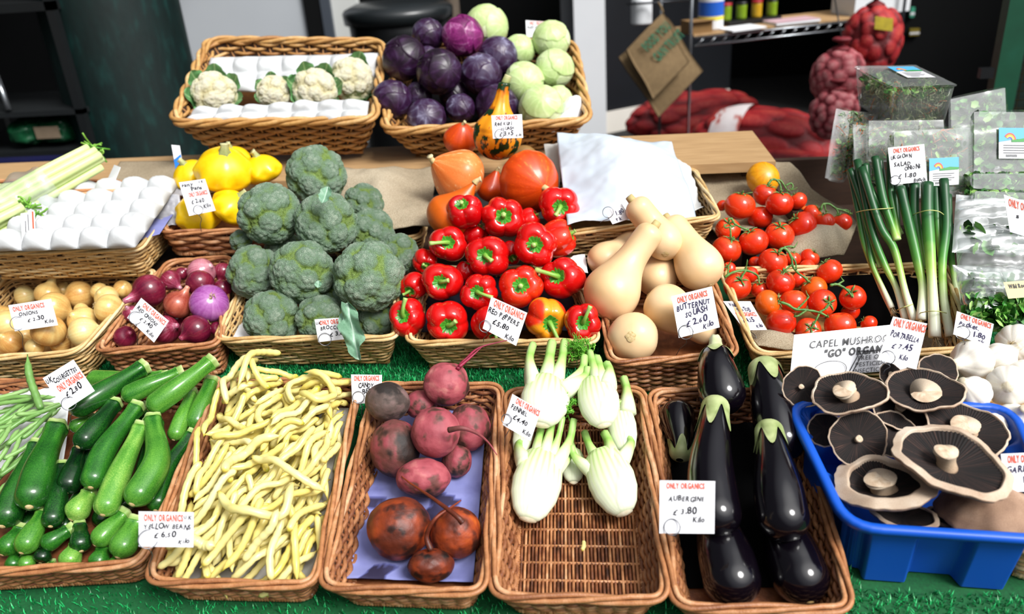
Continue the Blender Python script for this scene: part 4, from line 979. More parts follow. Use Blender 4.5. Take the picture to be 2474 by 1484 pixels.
vine([vp(Z1, 2.00, (960, 1000), (1010, 960), (1060, 985), (1100, 1060), (1115, 1150), (1170, 1220), (1240, 1270), (1280, 1310)), vp(Z1, 2.00, (1020, 950), (1080, 940), (1130, 950)), vp(Z1, 2.00, (1110, 1130), (1060, 1170), (1030, 1210)), vp(Z1, 2.0, (1080, 1020), (1140, 1100), (1150, 1180))], 'green vine down the middle of the tomatoes')
vine([vp(Z1, 2.10, (430, 660), (470, 650), (500, 700), (570, 740), (640, 765)), vp(Z1, 2.09, (450, 730), (460, 790), (465, 850)), vp(Z1, 2.1, (520, 715), (460, 735), (400, 745))], 'forked green vine across the upper tomatoes by the wicker corner')
vine([vp(Z1, 2.04, (400, 1265), (460, 1225), (540, 1200), (620, 1195), (700, 1220), (750, 1260), (760, 1330)), vp(Z1, 2.03, (620, 1195), (590, 1240), (570, 1290)), vp(Z1, 2.04, (430, 1240), (435, 1180), (440, 1130)), vp(Z1, 2.05, (620, 1195), (625, 1150))], 'green vine looping over the lower tomatoes beside the butternut')
vine([vp(Z1, 2.24, (850, 295), (890, 240), (940, 240), (980, 290), (990, 355)), vp(Z1, 2.24, (940, 240), (990, 250), (1050, 340)), vp(Z1, 2.24, (1040, 300), (1090, 275), (1115, 300), (1105, 345))], 'arched dark green vine over the topmost tomatoes', .0034)
vine([vp(Z1, 2.25, (1410, 560), (1430, 500), (1500, 495), (1570, 540), (1640, 560), (1740, 600)), vp(Z1, 2.25, (1450, 500), (1460, 560)), vp(Z1, 2.25, (1560, 530), (1590, 580), (1590, 640)), vp(Z1, 2.25, (1640, 560), (1690, 560), (1700, 610))], 'dark green vine on the far tomatoes lying on the burlap', .003)
vine([vp(Z3, 1.97, (290, 960), (340, 955), (400, 990), (440, 1040)), vp(Z3, 1.97, (340, 955), (380, 930))], 'short green vine on the tomatoes by the spring onions')
# round yellow squash behind the tomatoes
K = kuri(9, mat('yellow_squash', [(0, '#c87a08'), (.5, '#eda012'), (1, '#f6bc2c')], rough=.35, noise=(8, 3, .4), coat=.15), tip=.02, stem=False)
px, py = Z1(800, 225); d_ = 2.42
inst('yellow_squash', [('squash_body', K[0][1])], 'round yellow squash behind the topmost tomatoes, on burlap', 'squash', at(px, py, d_), rot_to(vec_view(px, py, .3, .5, .8)), 176/4.364*d_/FPX)

# ---- broccoli
Z = zp(500, 340, 2.559)
BR = [ # x,y,r, faces(x,y,z), variant, label
 (1000, 840, 212, .15, .1, 1, 2, 'large pale broccoli head in the middle tier, nearest the peppers'),
 (400, 1098, 168, -.1, .1, 1, 0, 'broccoli head at the front corner next to the red onions'),
 (700, 1105, 145, .0, .2, 1, 1, 'broccoli head behind the broccoli price card'),
 (1040, 1110, 118, .2, .2, 1, 2, 'broccoli head at the front under the hanging leaf'),
 (590, 812, 190, -.05, .15, 1, 1, 'round broccoli head in the centre of the pile with a pale leaf scrap'),
 (290, 812, 160, -.45, .25, .8, 2, 'broccoli head in the middle tier above the red onions, stalk showing'),
 (735, 512, 186, .0, .1, 1, 0, 'dark broccoli head in the upper tier with a pale leaf on its crown'),
 (385, 455, 184, -.15, .15, 1, 1, 'broccoli head in the upper tier next to the patty pans'),
 (675, 215, 178, .05, .35, 1, 2, 'topmost broccoli head of the pile'),
 (1015, 560, 140, .35, .25, .8, 0, 'broccoli head behind the upper tier, facing the burlap'),
 (1190, 695, 122, .6, .25, .7, 1, 'broccoli head furthest out beside the peppers, half hidden'),
 (970, 385, 118, .4, .5, .7, 2, 'broccoli head highest at the rear, against the burlap'),
 (480, 690, 118, -.1, .2, 1, 1, 'broccoli head deep in the gap between the three tiers'),
 (830, 960, 112, .1, .2, 1, 0, 'broccoli head deep behind the large pale one'),
 (212, 620, 68, -.5, .2, .8, 0, 'small piece of broccoli head below the patty pans'),
]
its = [(*Z(b[0], b[1]), b[2]/2.559*.96) for b in BR]
pl = depth_plane((650, 775, 2.08), (900, 775, 2.06), (760, 425, 2.34))
for i, (b, it, (d, R)) in enumerate(zip(BR, its, settle(its, pl, 1.0, maxpush=.14))):
    px, py, rp = it
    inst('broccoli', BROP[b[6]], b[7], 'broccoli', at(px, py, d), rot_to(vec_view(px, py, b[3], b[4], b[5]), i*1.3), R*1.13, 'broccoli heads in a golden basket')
def leaf(name, mesh, label, cat, p, tip, d, d2, w, up=(0, 0, 1), group=None):
    A, B = at(*p, d), at(*tip, d2); y = B-A; L = np.linalg.norm(y); y /= L; z = np.array(up, float); z -= y*(z @ y); z /= np.linalg.norm(z); x = np.cross(y, z)
    o = link(name, mesh); o.matrix_world = Matrix(((x[0]*w, y[0]*L, z[0]*L, A[0]), (x[1]*w, y[1]*L, z[1]*L, A[1]), (x[2]*w, y[2]*L, z[2]*L, A[2]), (0, 0, 0, 1)))
    return tag(o, label, cat, group)
tb_ = -FW
leaf('broccoli_leaf', LEAFB, 'pale broccoli leaf lying on the dark upper broccoli head', 'leaf', Z(745, 285), Z(722, 405), 2.06, 2.04, .055, tb_, 'loose broccoli leaves')
leaf('broccoli_leaf', leaf_mesh('broccoli_leaf', BLEAF, 1, .22, .1, .5, 5, wav=.16), 'long wilted broccoli leaf hanging over the front of the wicker basket', 'leaf', Z(865, 1005), Z(945, 1360), 1.91, 1.88, .11, tb_, 'loose broccoli leaves')
leaf('broccoli_leaf', LEAFB, 'broccoli leaf hanging beside the broccoli price card', 'leaf', Z(890, 1020), Z(830, 1170), 1.94, 1.92, .05, tb_, 'loose broccoli leaves')
leaf('broccoli_leaf', LEAFB, 'small pale leaf scrap on the centre broccoli head', 'leaf', Z(690, 865), Z(688, 910), 1.98, 1.98, .03, tb_, 'loose broccoli leaves')

# ---- cauliflowers
Z = zp(400, 0, 3.227)
for i, (x, y, r, fx, fy, v_, lb) in enumerate([(380, 735, 172, -.05, .35, 0, 'large cauliflower with dark leaves at the end of the hamper by the pillar'), (850, 728, 138, .0, .3, 1, 'smallest cauliflower, second along from the pillar'),
        (1165, 705, 170, .0, .3, 0, 'cauliflower with a green leaf across its front'), (1450, 628, 172, .1, .4, 1, 'cauliflower set furthest back, beside the red cabbages')]):
    px, py = Z(x, y); d = [2.78, 2.80, 2.80, 2.88][i]; R = r/3.227*d/FPX
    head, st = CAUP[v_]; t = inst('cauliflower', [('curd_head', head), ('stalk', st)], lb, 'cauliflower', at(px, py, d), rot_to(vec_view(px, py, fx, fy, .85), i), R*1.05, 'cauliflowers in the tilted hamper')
    for k in range(7):
        a = k*2*math.pi/7+i; 
        if i == 3 and k % 2: continue
        o = link('leaf', CLF[k % 2], t); rr = .50
        M = Matrix.Translation((rr*math.cos(a), rr*math.sin(a), -.55)) @ Matrix.Rotation(a-math.pi/2, 4, 'Z') @ Matrix.Rotation(math.radians(28), 4, 'X') @ Matrix.Scale(1.1 if i != 1 else .95, 4)
        o.matrix_local = M

# ---- cabbages
Z = zp(860, 0, 3.452)
CB = [ # x,y,r, type, label
 (590, 990, 158, 'r', 'red cabbage lowest at the front rim of the hamper'),
 (300, 830, 160, 'r', 'wrinkled red cabbage beside the cauliflower hamper, bottom corner'),
 (1540, 900, 182, 'w', 'large white cabbage at the front rim beside the gourd'),
 (870, 905, 118, 'r', 'dark red cabbage in shade behind the gourd'),
 (1180, 880, 172, 'r', 'red cabbage directly behind the neck of the gourd'),
 (690, 600, 182, 'r', 'large bluish red cabbage in the middle of the pile'),
 (1040, 620, 166, 'r', 'purplish red cabbage with a creased crown next to the white ones'),
 (1400, 690, 168, 'w', 'white cabbage in the middle, above the large front one'),
 (400, 490, 180, 'r', 'red cabbage nearest the cauliflower hamper rim, upper row'),
 (1180, 470, 160, 'r', 'greyish red cabbage partly behind, below the topmost white one'),
 (1655, 575, 158, 'w', 'white cabbage against the far wicker side'),
 (1690, 835, 118, 'w', 'small white cabbage tucked behind the large front one'),
 (890, 300, 164, 'm', 'bright magenta cabbage at the top of the pile'),
 (520, 800, 110, 'r', 'dark red cabbage deep in the pile above the lowest front one'),
 (820, 780, 120, 'r', 'dark red cabbage in the shadowed hollow in the middle of the pile'),
 (600, 480, 90, 'r', 'dark red cabbage deep in the gap under the magenta one'),
 (600, 290, 132, 'r', 'red cabbage at the top next to the magenta one'),
 (1360, 425, 130, 'w', 'white cabbage half hidden below the topmost one'),
 (1630, 335, 154, 'w', 'white cabbage in front of the cabbage price card'),
 (1090, 220, 172, 'w', 'topmost white cabbage of the pile'),
]
its = [(*Z(c[0], c[1]), c[2]/3.452) for c in CB]
pl = depth_plane((1000, 290, 2.70), (1320, 280, 2.70), (1150, 60, 3.0))
nr_ = nw_ = 0
for i, (c, it, (d, R)) in enumerate(zip(CB, its, settle(its, pl, .98, maxpush=.16))):
    px, py, rp = it; me = RCM if c[3] == 'm' else (RCB[i % 3] if c[3] == 'r' else WCB[i % 2])
    inst('white_cabbage' if c[3] == 'w' else 'red_cabbage', [('cabbage_leaves', me)], c[4], 'cabbage', at(px, py, d), rot_to(vec_view(px, py, .4*math.sin(i*2.1), .5, .8), i*1.7), R*1.03, 'white cabbages' if c[3] == 'w' else 'red cabbages')

# ---- patty pans
for i, (px, py, r, fx, fy, fz, lb) in enumerate([(479, 518, 53, -.1, .55, .8, 'yellow patty pan behind its price card at the front'), (560, 506, 52, .5, .75, .45, 'yellow patty pan at the front beside the broccoli, stem up'),
        (542, 415, 68, .0, .8, .6, 'largest yellow patty pan in the middle of the pile'), (463, 425, 44, -.5, .75, .4, 'yellow patty pan beside the blue and white leaflet'), (634, 415, 48, -.35, .9, .25, 'yellow patty pan next to the topmost broccoli head'), (565, 388, 40, -.3, .9, .3, 'topmost yellow patty pan at the rear')]):
    d = [2.38, 2.38, 2.44, 2.50, 2.50, 2.56][i]
    inst('patty_pan_squash', PATP[i % 2], lb, 'squash', at(px, py, d), rot_to(vec_view(px, py, fx, fy, fz), i), r*d/FPX*1.0, 'yellow patty pans in a basket')

# ---- orange squashes
Z = zp(900, 330, 2.698)
def put(name, parts, px, py, r, d, axis, lb, spin=0, group='orange winter squashes', sc=1):
    return inst(name, parts, lb, 'squash', at(px, py, d), rot_to(vec_view(px, py, *axis), spin), r*d/FPX*sc, group)
put('kuri_squash', kuri(1, KUR, .26, kb=.62), *Z(565, 260), 182/2.698, 2.36, (-.80, .45, .30), 'pale orange squash with a cork stem pointing to the burlap')
put('kuri_squash', kuri(2, KURD, .12, 14), *Z(1020, 300), 205/2.698, 2.33, (.50, -.18, .85), 'deep orange speckled squash with its stalk facing out above the peppers')
put('kuri_squash', kuri(3, KURS, .75, 8, .2), *Z(512, 520), 172/2.698, 2.22, (.55, .78, .15), 'smooth orange squash with a pointed neck, behind the topmost dark pepper')
put('kuri_squash', kuri(4, KURD, .5, 10, .5), *Z(775, 345), 100/2.698, 2.46, (.25, .9, .3), 'small orange squash in the gap between the two large ones')
put('kuri_squash', kuri(5, KURD, .2, 12, .8), *Z(575, 20), 112/2.698, 2.56, (.1, .7, .5), 'deep orange squash under the patched gourd, against the cabbage hamper')
put('kuri_squash', kuri(6, mat('brown_squash', ['#5a4020', '#94703c', '#b08a50'], rough=.5, noise=(20, 3, .5)), .1, 12, .5, False), 1266, 385, 36, 2.58, (.2, .8, .5), 'dull brown squash mostly hidden behind the deep orange speckled one')
put('patched_gourd', gourd(), 1202, 327, 60, 2.42, (.06, .97, .10), 'yellow and dark green patched gourd standing on the squashes', .5, 'gourds')

# ---- onions
Z = zp(0, 560, 3.71)
ON = [ (435, 885, 147, 0, 'large brown onion at the front below the onion price card'), (90, 990, 108, 1, 'reddish brown onion at the front rim by the wire card holder'), (755, 905, 142, 2, 'pale brown onion at the front corner against the wicker side'),
 (540, 1010, 86, 0, 'brown onion half sunk behind the front rim'), (310, 1035, 80, 1, 'brown onion low at the front, mostly under its neighbours'), (230, 945, 102, 2, 'flaky brown onion beside the wire of the onion card'),
 (480, 690, 152, 1, 'pinkish brown onion behind the upper edge of the onion price card'), (740, 800, 132, 0, 'golden onion resting on the pale corner onion'), (75, 835, 132, 1, 'brown onion beside the onion price card, at the edge of the view'),
 (730, 705, 66, 2, 'small papery onion in the middle of the pile'), (975, 690, 132, 2, 'pale green tinged onion at the wicker side'), (715, 565, 128, 0, 'shiny golden onion at the top of the pile'), (430, 560, 112, 1, 'onion with a long white dry neck standing up'),
 (955, 590, 106, 2, 'pale onion behind the green tinged one'), (225, 575, 96, 0, 'golden onion at the top beside the one with the dry neck'), (30, 745, 82, 1, 'onion at the edge of the view above the price card'), (570, 525, 78, 2, 'pale onion at the rear under the tray basket'),
 (890, 535, 78, 0, 'grey necked onion at the rear under the tray basket'), (1100, 515, 82, 2, 'golden onion at the rear corner by the red onions')]
its = [(*Z(o[0], o[1]), o[2]/3.71) for o in ON]; pl = depth_plane((100, 830, 2.17), (250, 800, 2.14), (200, 700, 2.28))
fo = [(.2, .5, .6), (-.6, .4, .5), (.9, .3, .3), (-.5, -.3, .7), (.3, .9, .2), (.8, -.4, .4)]
for i, (o, it, (d, R)) in enumerate(zip(ON, its, settle(its, pl, .98))):
    a = (.25, .95, .1) if o[0] == 430 else ((.95, -.25, .2) if o[0] in (715, 480, 975) else fo[i % 6])
    if o[0] == 715: a = (-.95, -.25, .2)
    inst('brown_onion', onion(6.3, ONI, 1.0) if o[0] == 430 else ONIP[o[3]], o[4], 'onion', at(it[0], it[1], d), rot_to(vec_view(it[0], it[1], *a), i), R, 'brown onions in a golden basket')
Z = zp(0, 340, 2.65)
RO = [ (800, 1258, 72, 0, (.3, .3, .8), 'dark red onion at the front corner by the card holder'), (1060, 1212, 92, 1, (.5, .2, .8), 'red onion half behind the red onion price card'), (1255, 1212, 98, 0, (-.8, -.5, .4), 'dark red onion at the front rim beside the price card'),
 (1390, 1205, 46, 1, (.3, .3, .8), 'small red onion in the front corner next to the broccoli'), (840, 1105, 56, 1, (-.3, .5, .6), 'red onion peeping out beside the price card'), (1340, 1042, 124, 2, (-.15, -.45, -.9), 'large purple onion with its white root end facing out'),
 (1140, 1050, 92, 3, (.45, .8, .25), 'copper coloured onion with a pointed neck'), (1130, 1130, 82, 0, (-.2, .4, .8), 'red onion below the copper coloured one'), (955, 962, 108, 4, (-.85, -.35, .35), 'big red onion on top with its neck pointing to the brown onions'),
 (1280, 915, 88, 0, (.2, -.5, .7), 'flat dark red onion above the purple one'), (1425, 950, 64, 1, (.4, -.8, .4), 'red onion behind the purple one, by the broccoli'), (1290, 842, 90, 5, (.5, .4, .6), 'pinkish red onion at the rear of the pile'),
 (1430, 842, 64, 0, (-.3, -.8, .4), 'dark purple red onion at the rear next to the broccoli'), (1090, 895, 68, 1, (.6, -.5, .4), 'red onion behind the big one on top'), (1165, 852, 42, 0, (.4, .5, .5), 'small red onion in the shade at the rear')]
PK = onion(7.7, mat('pink_onion_skin', [(0, '#6a2434'), (.45, '#a8586a'), (1, '#dca8b0')], rough=.26, noise=(10, 2, .25), coat=.25), .3)
its = [(*Z(o[0], o[1]), o[2]/2.65) for o in RO]; pl = depth_plane((330, 800, 2.11), (500, 800, 2.09), (470, 660, 2.21))
for i, (o, it, (d, R)) in enumerate(zip(RO, its, settle(its, pl, .98))):
    P_ = [ONRP[0], ONRP[1], ONPP, ONCP, ONRN, PK][o[3]]
    inst('red_onion', P_, o[5], 'onion', at(it[0], it[1], d), rot_to(vec_view(it[0], it[1], *o[4]), i), R, 'red onions in a dark basket')

# ---- butternuts
Z = lambda x, y, d: (1360+x/2.65, 340+y/2.65, d)
def br(p, d): return p/2.65*d/FPX
butternut([Z(435, 1255, 1.86), Z(470, 1265, 1.98), Z(520, 1290, 2.06), Z(540, 1300, 2.12)], br(160, 1.92), br(85, 2.0), 'butternut squash end-on at the front with a corky blossom scar')
butternut([Z(545, 990, 1.97), Z(640, 1050, 1.96), Z(790, 1150, 1.97), Z(960, 1250, 1.99)], br(150, 1.97), br(92, 1.97), 'butternut squash lying behind the butternut price card')
butternut([Z(215, 1110, 1.98), Z(300, 990, 1.99), Z(430, 770, 2.00), Z(590, 545, 2.00)], br(182, 1.99), br(88, 2.05), 'big pale butternut squash leaning up with its neck on top')
butternut([Z(655, 730, 2.04), Z(640, 640, 2.07), Z(560, 530, 2.09), Z(440, 380, 2.08)], br(118, 2.07), br(84, 2.2), 'topmost butternut squash with its neck up against the white paper')
butternut([Z(945, 930, 2.03), Z(880, 820, 2.05), Z(780, 650, 2.09), Z(670, 500, 2.12)], br(150, 2.1), br(90, 2.15), 'butternut squash leaning beside the tomatoes')
butternut([Z(560, 980, 2.09), Z(600, 880, 2.11), Z(660, 770, 2.15), Z(700, 700, 2.2)], br(130, 2.1), br(80, 2.15), 'butternut squash in the middle, under the crossed necks')
butternut([Z(190, 830, 2.12), Z(270, 760, 2.13), Z(370, 690, 2.16), Z(480, 590, 2.2)], br(112, 2.12), br(70, 2.15), 'butternut squash behind the big pale one, next to the peppers')
# ------------------------------------------------------------------ front row
Z = zp(0, 850, 2.341)
CO = [ # blossom end, stalk end, radius px, tone, h0, h1, optional mid, label
 ((400, 345), (590, 225), (800, 95), 62, .34, .150, .150, 'thick dark courgette lying topmost at the rear, beside its price card'),
 ((690, 262), (850, 190), (1010, 125), 52, .55, .140, .150, 'medium green courgette with a brown blossom end, behind the long light one'),
 ((840, 330), (1000, 210), (1185, 65), 60, .62, .135, .165, 'long mid green courgette with its stalk highest, over the rear rim'),
 ((440, 540), (540, 430), (640, 305), 60, .22, .135, .130, 'very dark courgette under the topmost thick dark one'),
 ((512, 770), (590, 560), (765, 325), 64, .42, .115, .130, 'dark green courgette in the middle, second of the three upright ones'),
 ((580, 925), (670, 700), (790, 440), 64, .72, .105, .125, 'light green straight courgette in the middle of the pile'),
 ((745, 865), (885, 620), (865, 400), 74, .55, .110, .125, 'curved courgette with a wide pale stalk, beside the light straight one'),
 ((880, 900), (940, 680), (1080, 480), 55, .30, .060, .075, 'dark bent courgette against the wicker side'),
 ((980, 500), (1030, 370), (1080, 240), 44, .66, .080, .100, 'slim speckled light courgette between two others near the rear corner'),
 ((1090, 440), (1140, 310), (1190, 180), 56, .58, .075, .105, 'courgette standing in the rear corner against the wicker'),
 ((165, 880), (225, 660), (315, 440), 84, .38, .110, .120, 'fat dark green courgette next to the green beans'),
 ((10, 990), (110, 760), (210, 545), 74, .30, .080, .100, 'dark courgette at the edge of the view next to the fat one'),
 ((370, 800), (410, 690), (450, 570), 62, .10, .085, .095, 'almost black courgette in a shaded gap'),
 ((285, 990), (320, 850), (345, 660), 55, .22, .080, .085, 'dark courgette with a large pale blossom end, below the fat one'),
 ((400, 950), (450, 880), (500, 815), 66, .78, .075, .080, 'short bright green courgette under the middle ones'),
 ((535, 1095), (610, 1010), (690, 930), 58, .62, .068, .075, 'light courgette at the lower front, pointing up to the wicker side'),
 ((120, 1140), (180, 1030), (240, 930), 62, .58, .065, .070, 'mid green courgette low at the front by the fat dark one'),
 ((240, 1105), (310, 1060), (385, 1015), 50, .40, .055, .060, 'dark green courgette lying crossways low at the front'),
 ((460, 1130), (455, 1060), (450, 1000), 54, .20, .058, .060, 'dark courgette seen end-on between two light ones'),
 ((665, 1165), (710, 1070), (760, 980), 72, .60, .060, .070, 'thick courgette at the front corner, large cut end facing out'),
 ((370, 1225), (400, 1165), (430, 1110), 60, .74, .045, .048, 'bright courgette end on the bottom layer'),
 ((10, 1150), (60, 1080), (110, 1020), 58, .45, .050, .052, 'courgette at the edge of the view, bottom layer'),
 ((150, 1235), (150, 1200), (152, 1165), 46, .62, .035, .035, 'small light courgette end low at the front rim'),
 ((228, 1195), (240, 1160), (250, 1130), 48, .08, .040, .040, 'blackish courgette end low at the front rim'),
 ((70, 1235), (75, 1200), (80, 1165), 44, .40, .032, .032, 'courgette end in shade at the front rim near the edge of the view'),
 ((540, 1225), (560, 1180), (580, 1130), 56, .45, .042, .045, 'courgette on the bottom layer between the bright end and the thick one'),
 ((640, 1225), (650, 1200), (660, 1180), 40, .55, .030, .030, 'courgette tip at the front corner of the wicker'),
 ((265, 1250), (275, 1230), (285, 1210), 36, .50, .026, .026, 'courgette tip on the very bottom at the front rim'),
 ((400, 440), (450, 410), (500, 380), 38, .55, .100, .105, 'courgette end with a browned tip under the topmost thick dark one'),
 ((500, 155), (700, 160), (920, 145), 50, .60, .115, .115, 'courgette lying crossways at the rear under the topmost ones'),
 ((330, 1040), (420, 900), (480, 760), 60, .25, .040, .045, 'dark filler courgette, added for the shade deep in the gap beside the bright short one'),  # dark fillers start here, added to deepen the shaded gaps
 ((800, 780), (830, 640), (840, 480), 55, .22, .060, .065, 'dark filler courgette, added for the shade in the gap behind the curved one'),
 ((640, 900), (760, 800), (820, 640), 56, .30, .045, .050, 'filler courgette, added for the shade in the gap between the light straight and the curved one'),
 ((440, 700), (620, 520), (820, 330), 56, .22, .070, .080, 'dark filler courgette, added for the shade deep under the upper ones'),
 ((90, 1040), (200, 930), (330, 850), 55, .25, .030, .032, 'dark filler courgette, added for the shade in the gap below the fat one'),
 ((560, 990), (600, 900), (640, 800), 55, .22, .030, .035, 'dark filler courgette, added for the shade deep below the middle ones'),
 ((835, 1120), (845, 1085), (850, 1050), 56, .30, .040, .040, 'dark courgette mostly behind the yellow bean price card'),
]
for a, m_, b, r, tone, h0, h1, lb in CO:
    pts = []
    for q, h in ((a, h0), (m_, (h0+h1)/2+.004), (b, h1)):
        x, y = Z(*q); pts.append((x, y, dh(x, y, h)))
    courgette(pts, r/2.341*pts[1][2]/FPX*1.07, tone, lb)
# green beans
def sheet(name, label, cat, C, m, nu=40, nv=40, amp=.01, freq=9, seed=0, bulge=0, thick=.0016, fn=None, group=None):
    """crumpled sheet through four world corners (tl,tr,br,bl)"""
    C = [np.asarray(c, float) for c in C]; n = np.cross(C[1]-C[0], C[3]-C[0]); n /= np.linalg.norm(n)
    if n @ FW > 0: n = -n
    u, v = np.meshgrid(np.linspace(0, 1, nu), np.linspace(0, 1, nv)); u, v = u[..., None], v[..., None]
    P = C[0]*(1-u)*(1-v)+C[1]*u*(1-v)+C[2]*u*v+C[3]*(1-u)*v
    N_ = fbm(np.concatenate([P*freq+seed, ], -1), 4)-.5; N2 = np.abs(fbm(P*freq*.6+seed+40, 2)-.5)
    h = amp*(2*N_-2.2*N2)[..., None]+bulge*np.sin(u*np.pi)*np.sin(v*np.pi)
    if fn is not None: h = h+fn(u, v)
    w_ = (vnoise(np.concatenate([u*5+seed, v*5, u*0], -1))-.5)[..., None]*.02; e = (np.minimum(np.minimum(u, 1-u), np.minimum(v, 1-v)) < .001)
    Q = P+n*h+np.where(e, 1, 0)*w_*(C[1]-C[0]+C[3]-C[0])*.5
    V = Q.reshape(-1, 3); o = V.mean(0); F = _quads(nv, nu, False, False); mb = MB()
    mb.add(V-o, F, np.clip(.5+h.reshape(-1)/max(amp, .004)*.15, 0, 1)); ob = mb.build(name, m); ob.location = o
    sl = ob.modifiers.new('thickness', 'SOLIDIFY'); sl.thickness = thick; sl.offset = -1
    return tag(ob, label, cat, group)
PAPER = mat('white_paper', ['#d6d8dc', '#eef0f2', '#f7f8fa'], rough=.7, noise=(20, 3, .3), sss=.0)
GREYP = mat('grey_paper', ['#a8a59f', '#c6c3bd'], rough=.8, noise=(20, 3, .5))
BURL = mat('burlap', ['#5a4c3a', '#a1927a', '#c6b9a2'], rough=.95, noise=(350, 2, .9), bump=(420, .8), spec=.1)
sheet('paper_liner', 'white paper liner under the green beans', 'paper', [ath(-40, 930, .075), ath(170, 935, .085), ath(150, 1130, .028), ath(-60, 1150, .02)], PAPER, amp=.012)
GBL = [((65, 10), (80, 130), (120, 240)), ]
def arc_path(L, ang, n=18, wig=.004, seed=0):
    rg = np.random.default_rng(seed); t = np.linspace(-.5, .5, n); a = ang*t+.25*np.sin(t*5+rg.uniform(0, 6))*.6
    dx_ = np.cos(a)*L/n; dy_ = np.sin(a)*L/n; P = np.c_[np.cumsum(dx_), np.cumsum(dy_), wig*np.sin(t*7+rg.uniform(0, 6))]
    return P-P.mean(0)
GBM = [bean_mesh(arc_path(L, a, 18, .003, s), .0052, 'green_bean', GBE, .15, 10, s) for s, (L, a) in enumerate([(.135, .2), (.125, .5), (.14, -.4), (.115, .15)])]
BB = np.c_[np.array([1., 0, 0]), np.cross(NRM, [1., 0, 0]), NRM]   # board axes
def lay(me, name, p, ang, tilt, roll, label, cat, group=None, sc=1):
    M = Matrix(BB.tolist()) @ Matrix.Rotation(ang, 3, 'Z') @ Matrix.Rotation(tilt, 3, 'Y') @ Matrix.Rotation(roll, 3, 'X')
    o = link(name, me); place(o, p, M, sc); return tag(o, label, cat, group)
gpos = [(20, 250, 20), (180, 270, 5), (170, 310, 0), (110, 320, 55), (150, 390, 12), (60, 370, 60), (190, 420, 50), (230, 400, 80), (30, 420, 75), (80, 560, 95), (25, 560, 82), (150, 520, 65), (100, 480, 40), (15, 680, 75), (55, 640, 80), (60, 440, 68), (20, 330, 30), (130, 600, 70), (40, 760, 70), (0, 500, 85), (90, 400, 20), (200, 340, 25), (10, 820, 78), (240, 330, 30), (120, 260, 12), (50, 290, 8)]
rg = np.random.default_rng(5)
for i, (x, y, a) in enumerate(gpos):
    px, py = Z(x, y); h = .085+.03*rg.random()-.045*max(0, (y-450)/400)
    lay(GBM[i % 4], 'green_bean', ath(px, py, h), math.radians(a+rg.uniform(-6, 6)), rg.uniform(-.15, .15), rg.uniform(0, 6), 'green bean in the small heap beside the courgettes', 'bean', 'green beans on white paper', 1.0)
P_ = run([(*Z(235, 330), dh(*Z(235, 330), .115)), (*Z(200, 240), dh(*Z(200, 240), .135)), (*Z(165, 130), dh(*Z(165, 130), .16)), (*Z(155, 15), dh(*Z(155, 15), .185))], 24)
o_ = P_.mean(0); ob = link('green_bean', bean_mesh(P_-o_, .0085, 'green_bean', GBE, .25, 8, 3)); ob.location = o_
tag(ob, 'long green bean standing upright in front of the onion basket', 'bean', 'green beans on white paper')

# ---- yellow beans
Rq = rim([(355, 1407), (757, 1416), (866, 925), (550, 918)], RH)
rg = np.random.default_rng(21)
inq = lambda u, v: (Rq[0]*(1-u)+Rq[1]*u)*(1-v)+(Rq[3]*(1-u)+Rq[2]*u)*v
tob = lambda p: np.array([(p-P0) @ BB[:, 0], (p-P0) @ BB[:, 1], (p-P0) @ BB[:, 2]])      # world -> board coordinates
frb = lambda q: P0+BB @ np.asarray(q)
linh = lambda v: .020+.030*sm(.05, .60, v)                                              # the liner rises towards the rear
_c = [inq(.08, .93), inq(.92, .93), inq(.92, .06), inq(.08, .06)]; _hh = [linh(.93)-RH, linh(.93)-RH, linh(.06)-RH, linh(.06)-RH]
_uu, _vv = np.meshgrid(np.linspace(.08, .92, 30), np.linspace(.06, .93, 40)); _P = np.array([inq(a, b)+NRM*(linh(b)-RH+.003*(vnoise(np.array([a*9, b*14, 0.]))-.5)) for a, b in zip(_uu.ravel(), _vv.ravel())])
_o = _P.mean(0); _ob = MB().add(_P-_o, _quads(40, 30, False, False)).build('paper_liner', GREYP); _ob.location = _o; tag(_ob, 'greyish paper liner showing at the front of the yellow bean basket', 'paper')
CELL_ = .0025; _q = np.array([tob(p) for p in Rq]); _x0, _y0 = _q[:, 0].min()-.03, _q[:, 1].min()-.03; _nx, _ny = int((_q[:, 0].max()+.03-_x0)/CELL_)+1, int((_q[:, 1].max()+.03-_y0)/CELL_)+1
_sy = _y0+CELL_*np.arange(_ny); _vr = (_sy-_q[:, 1].min())/(_q[:, 1].max()-_q[:, 1].min()); HM = np.tile(linh(np.clip(_vr, 0, 1))[None, :], (_nx, 1))+.003
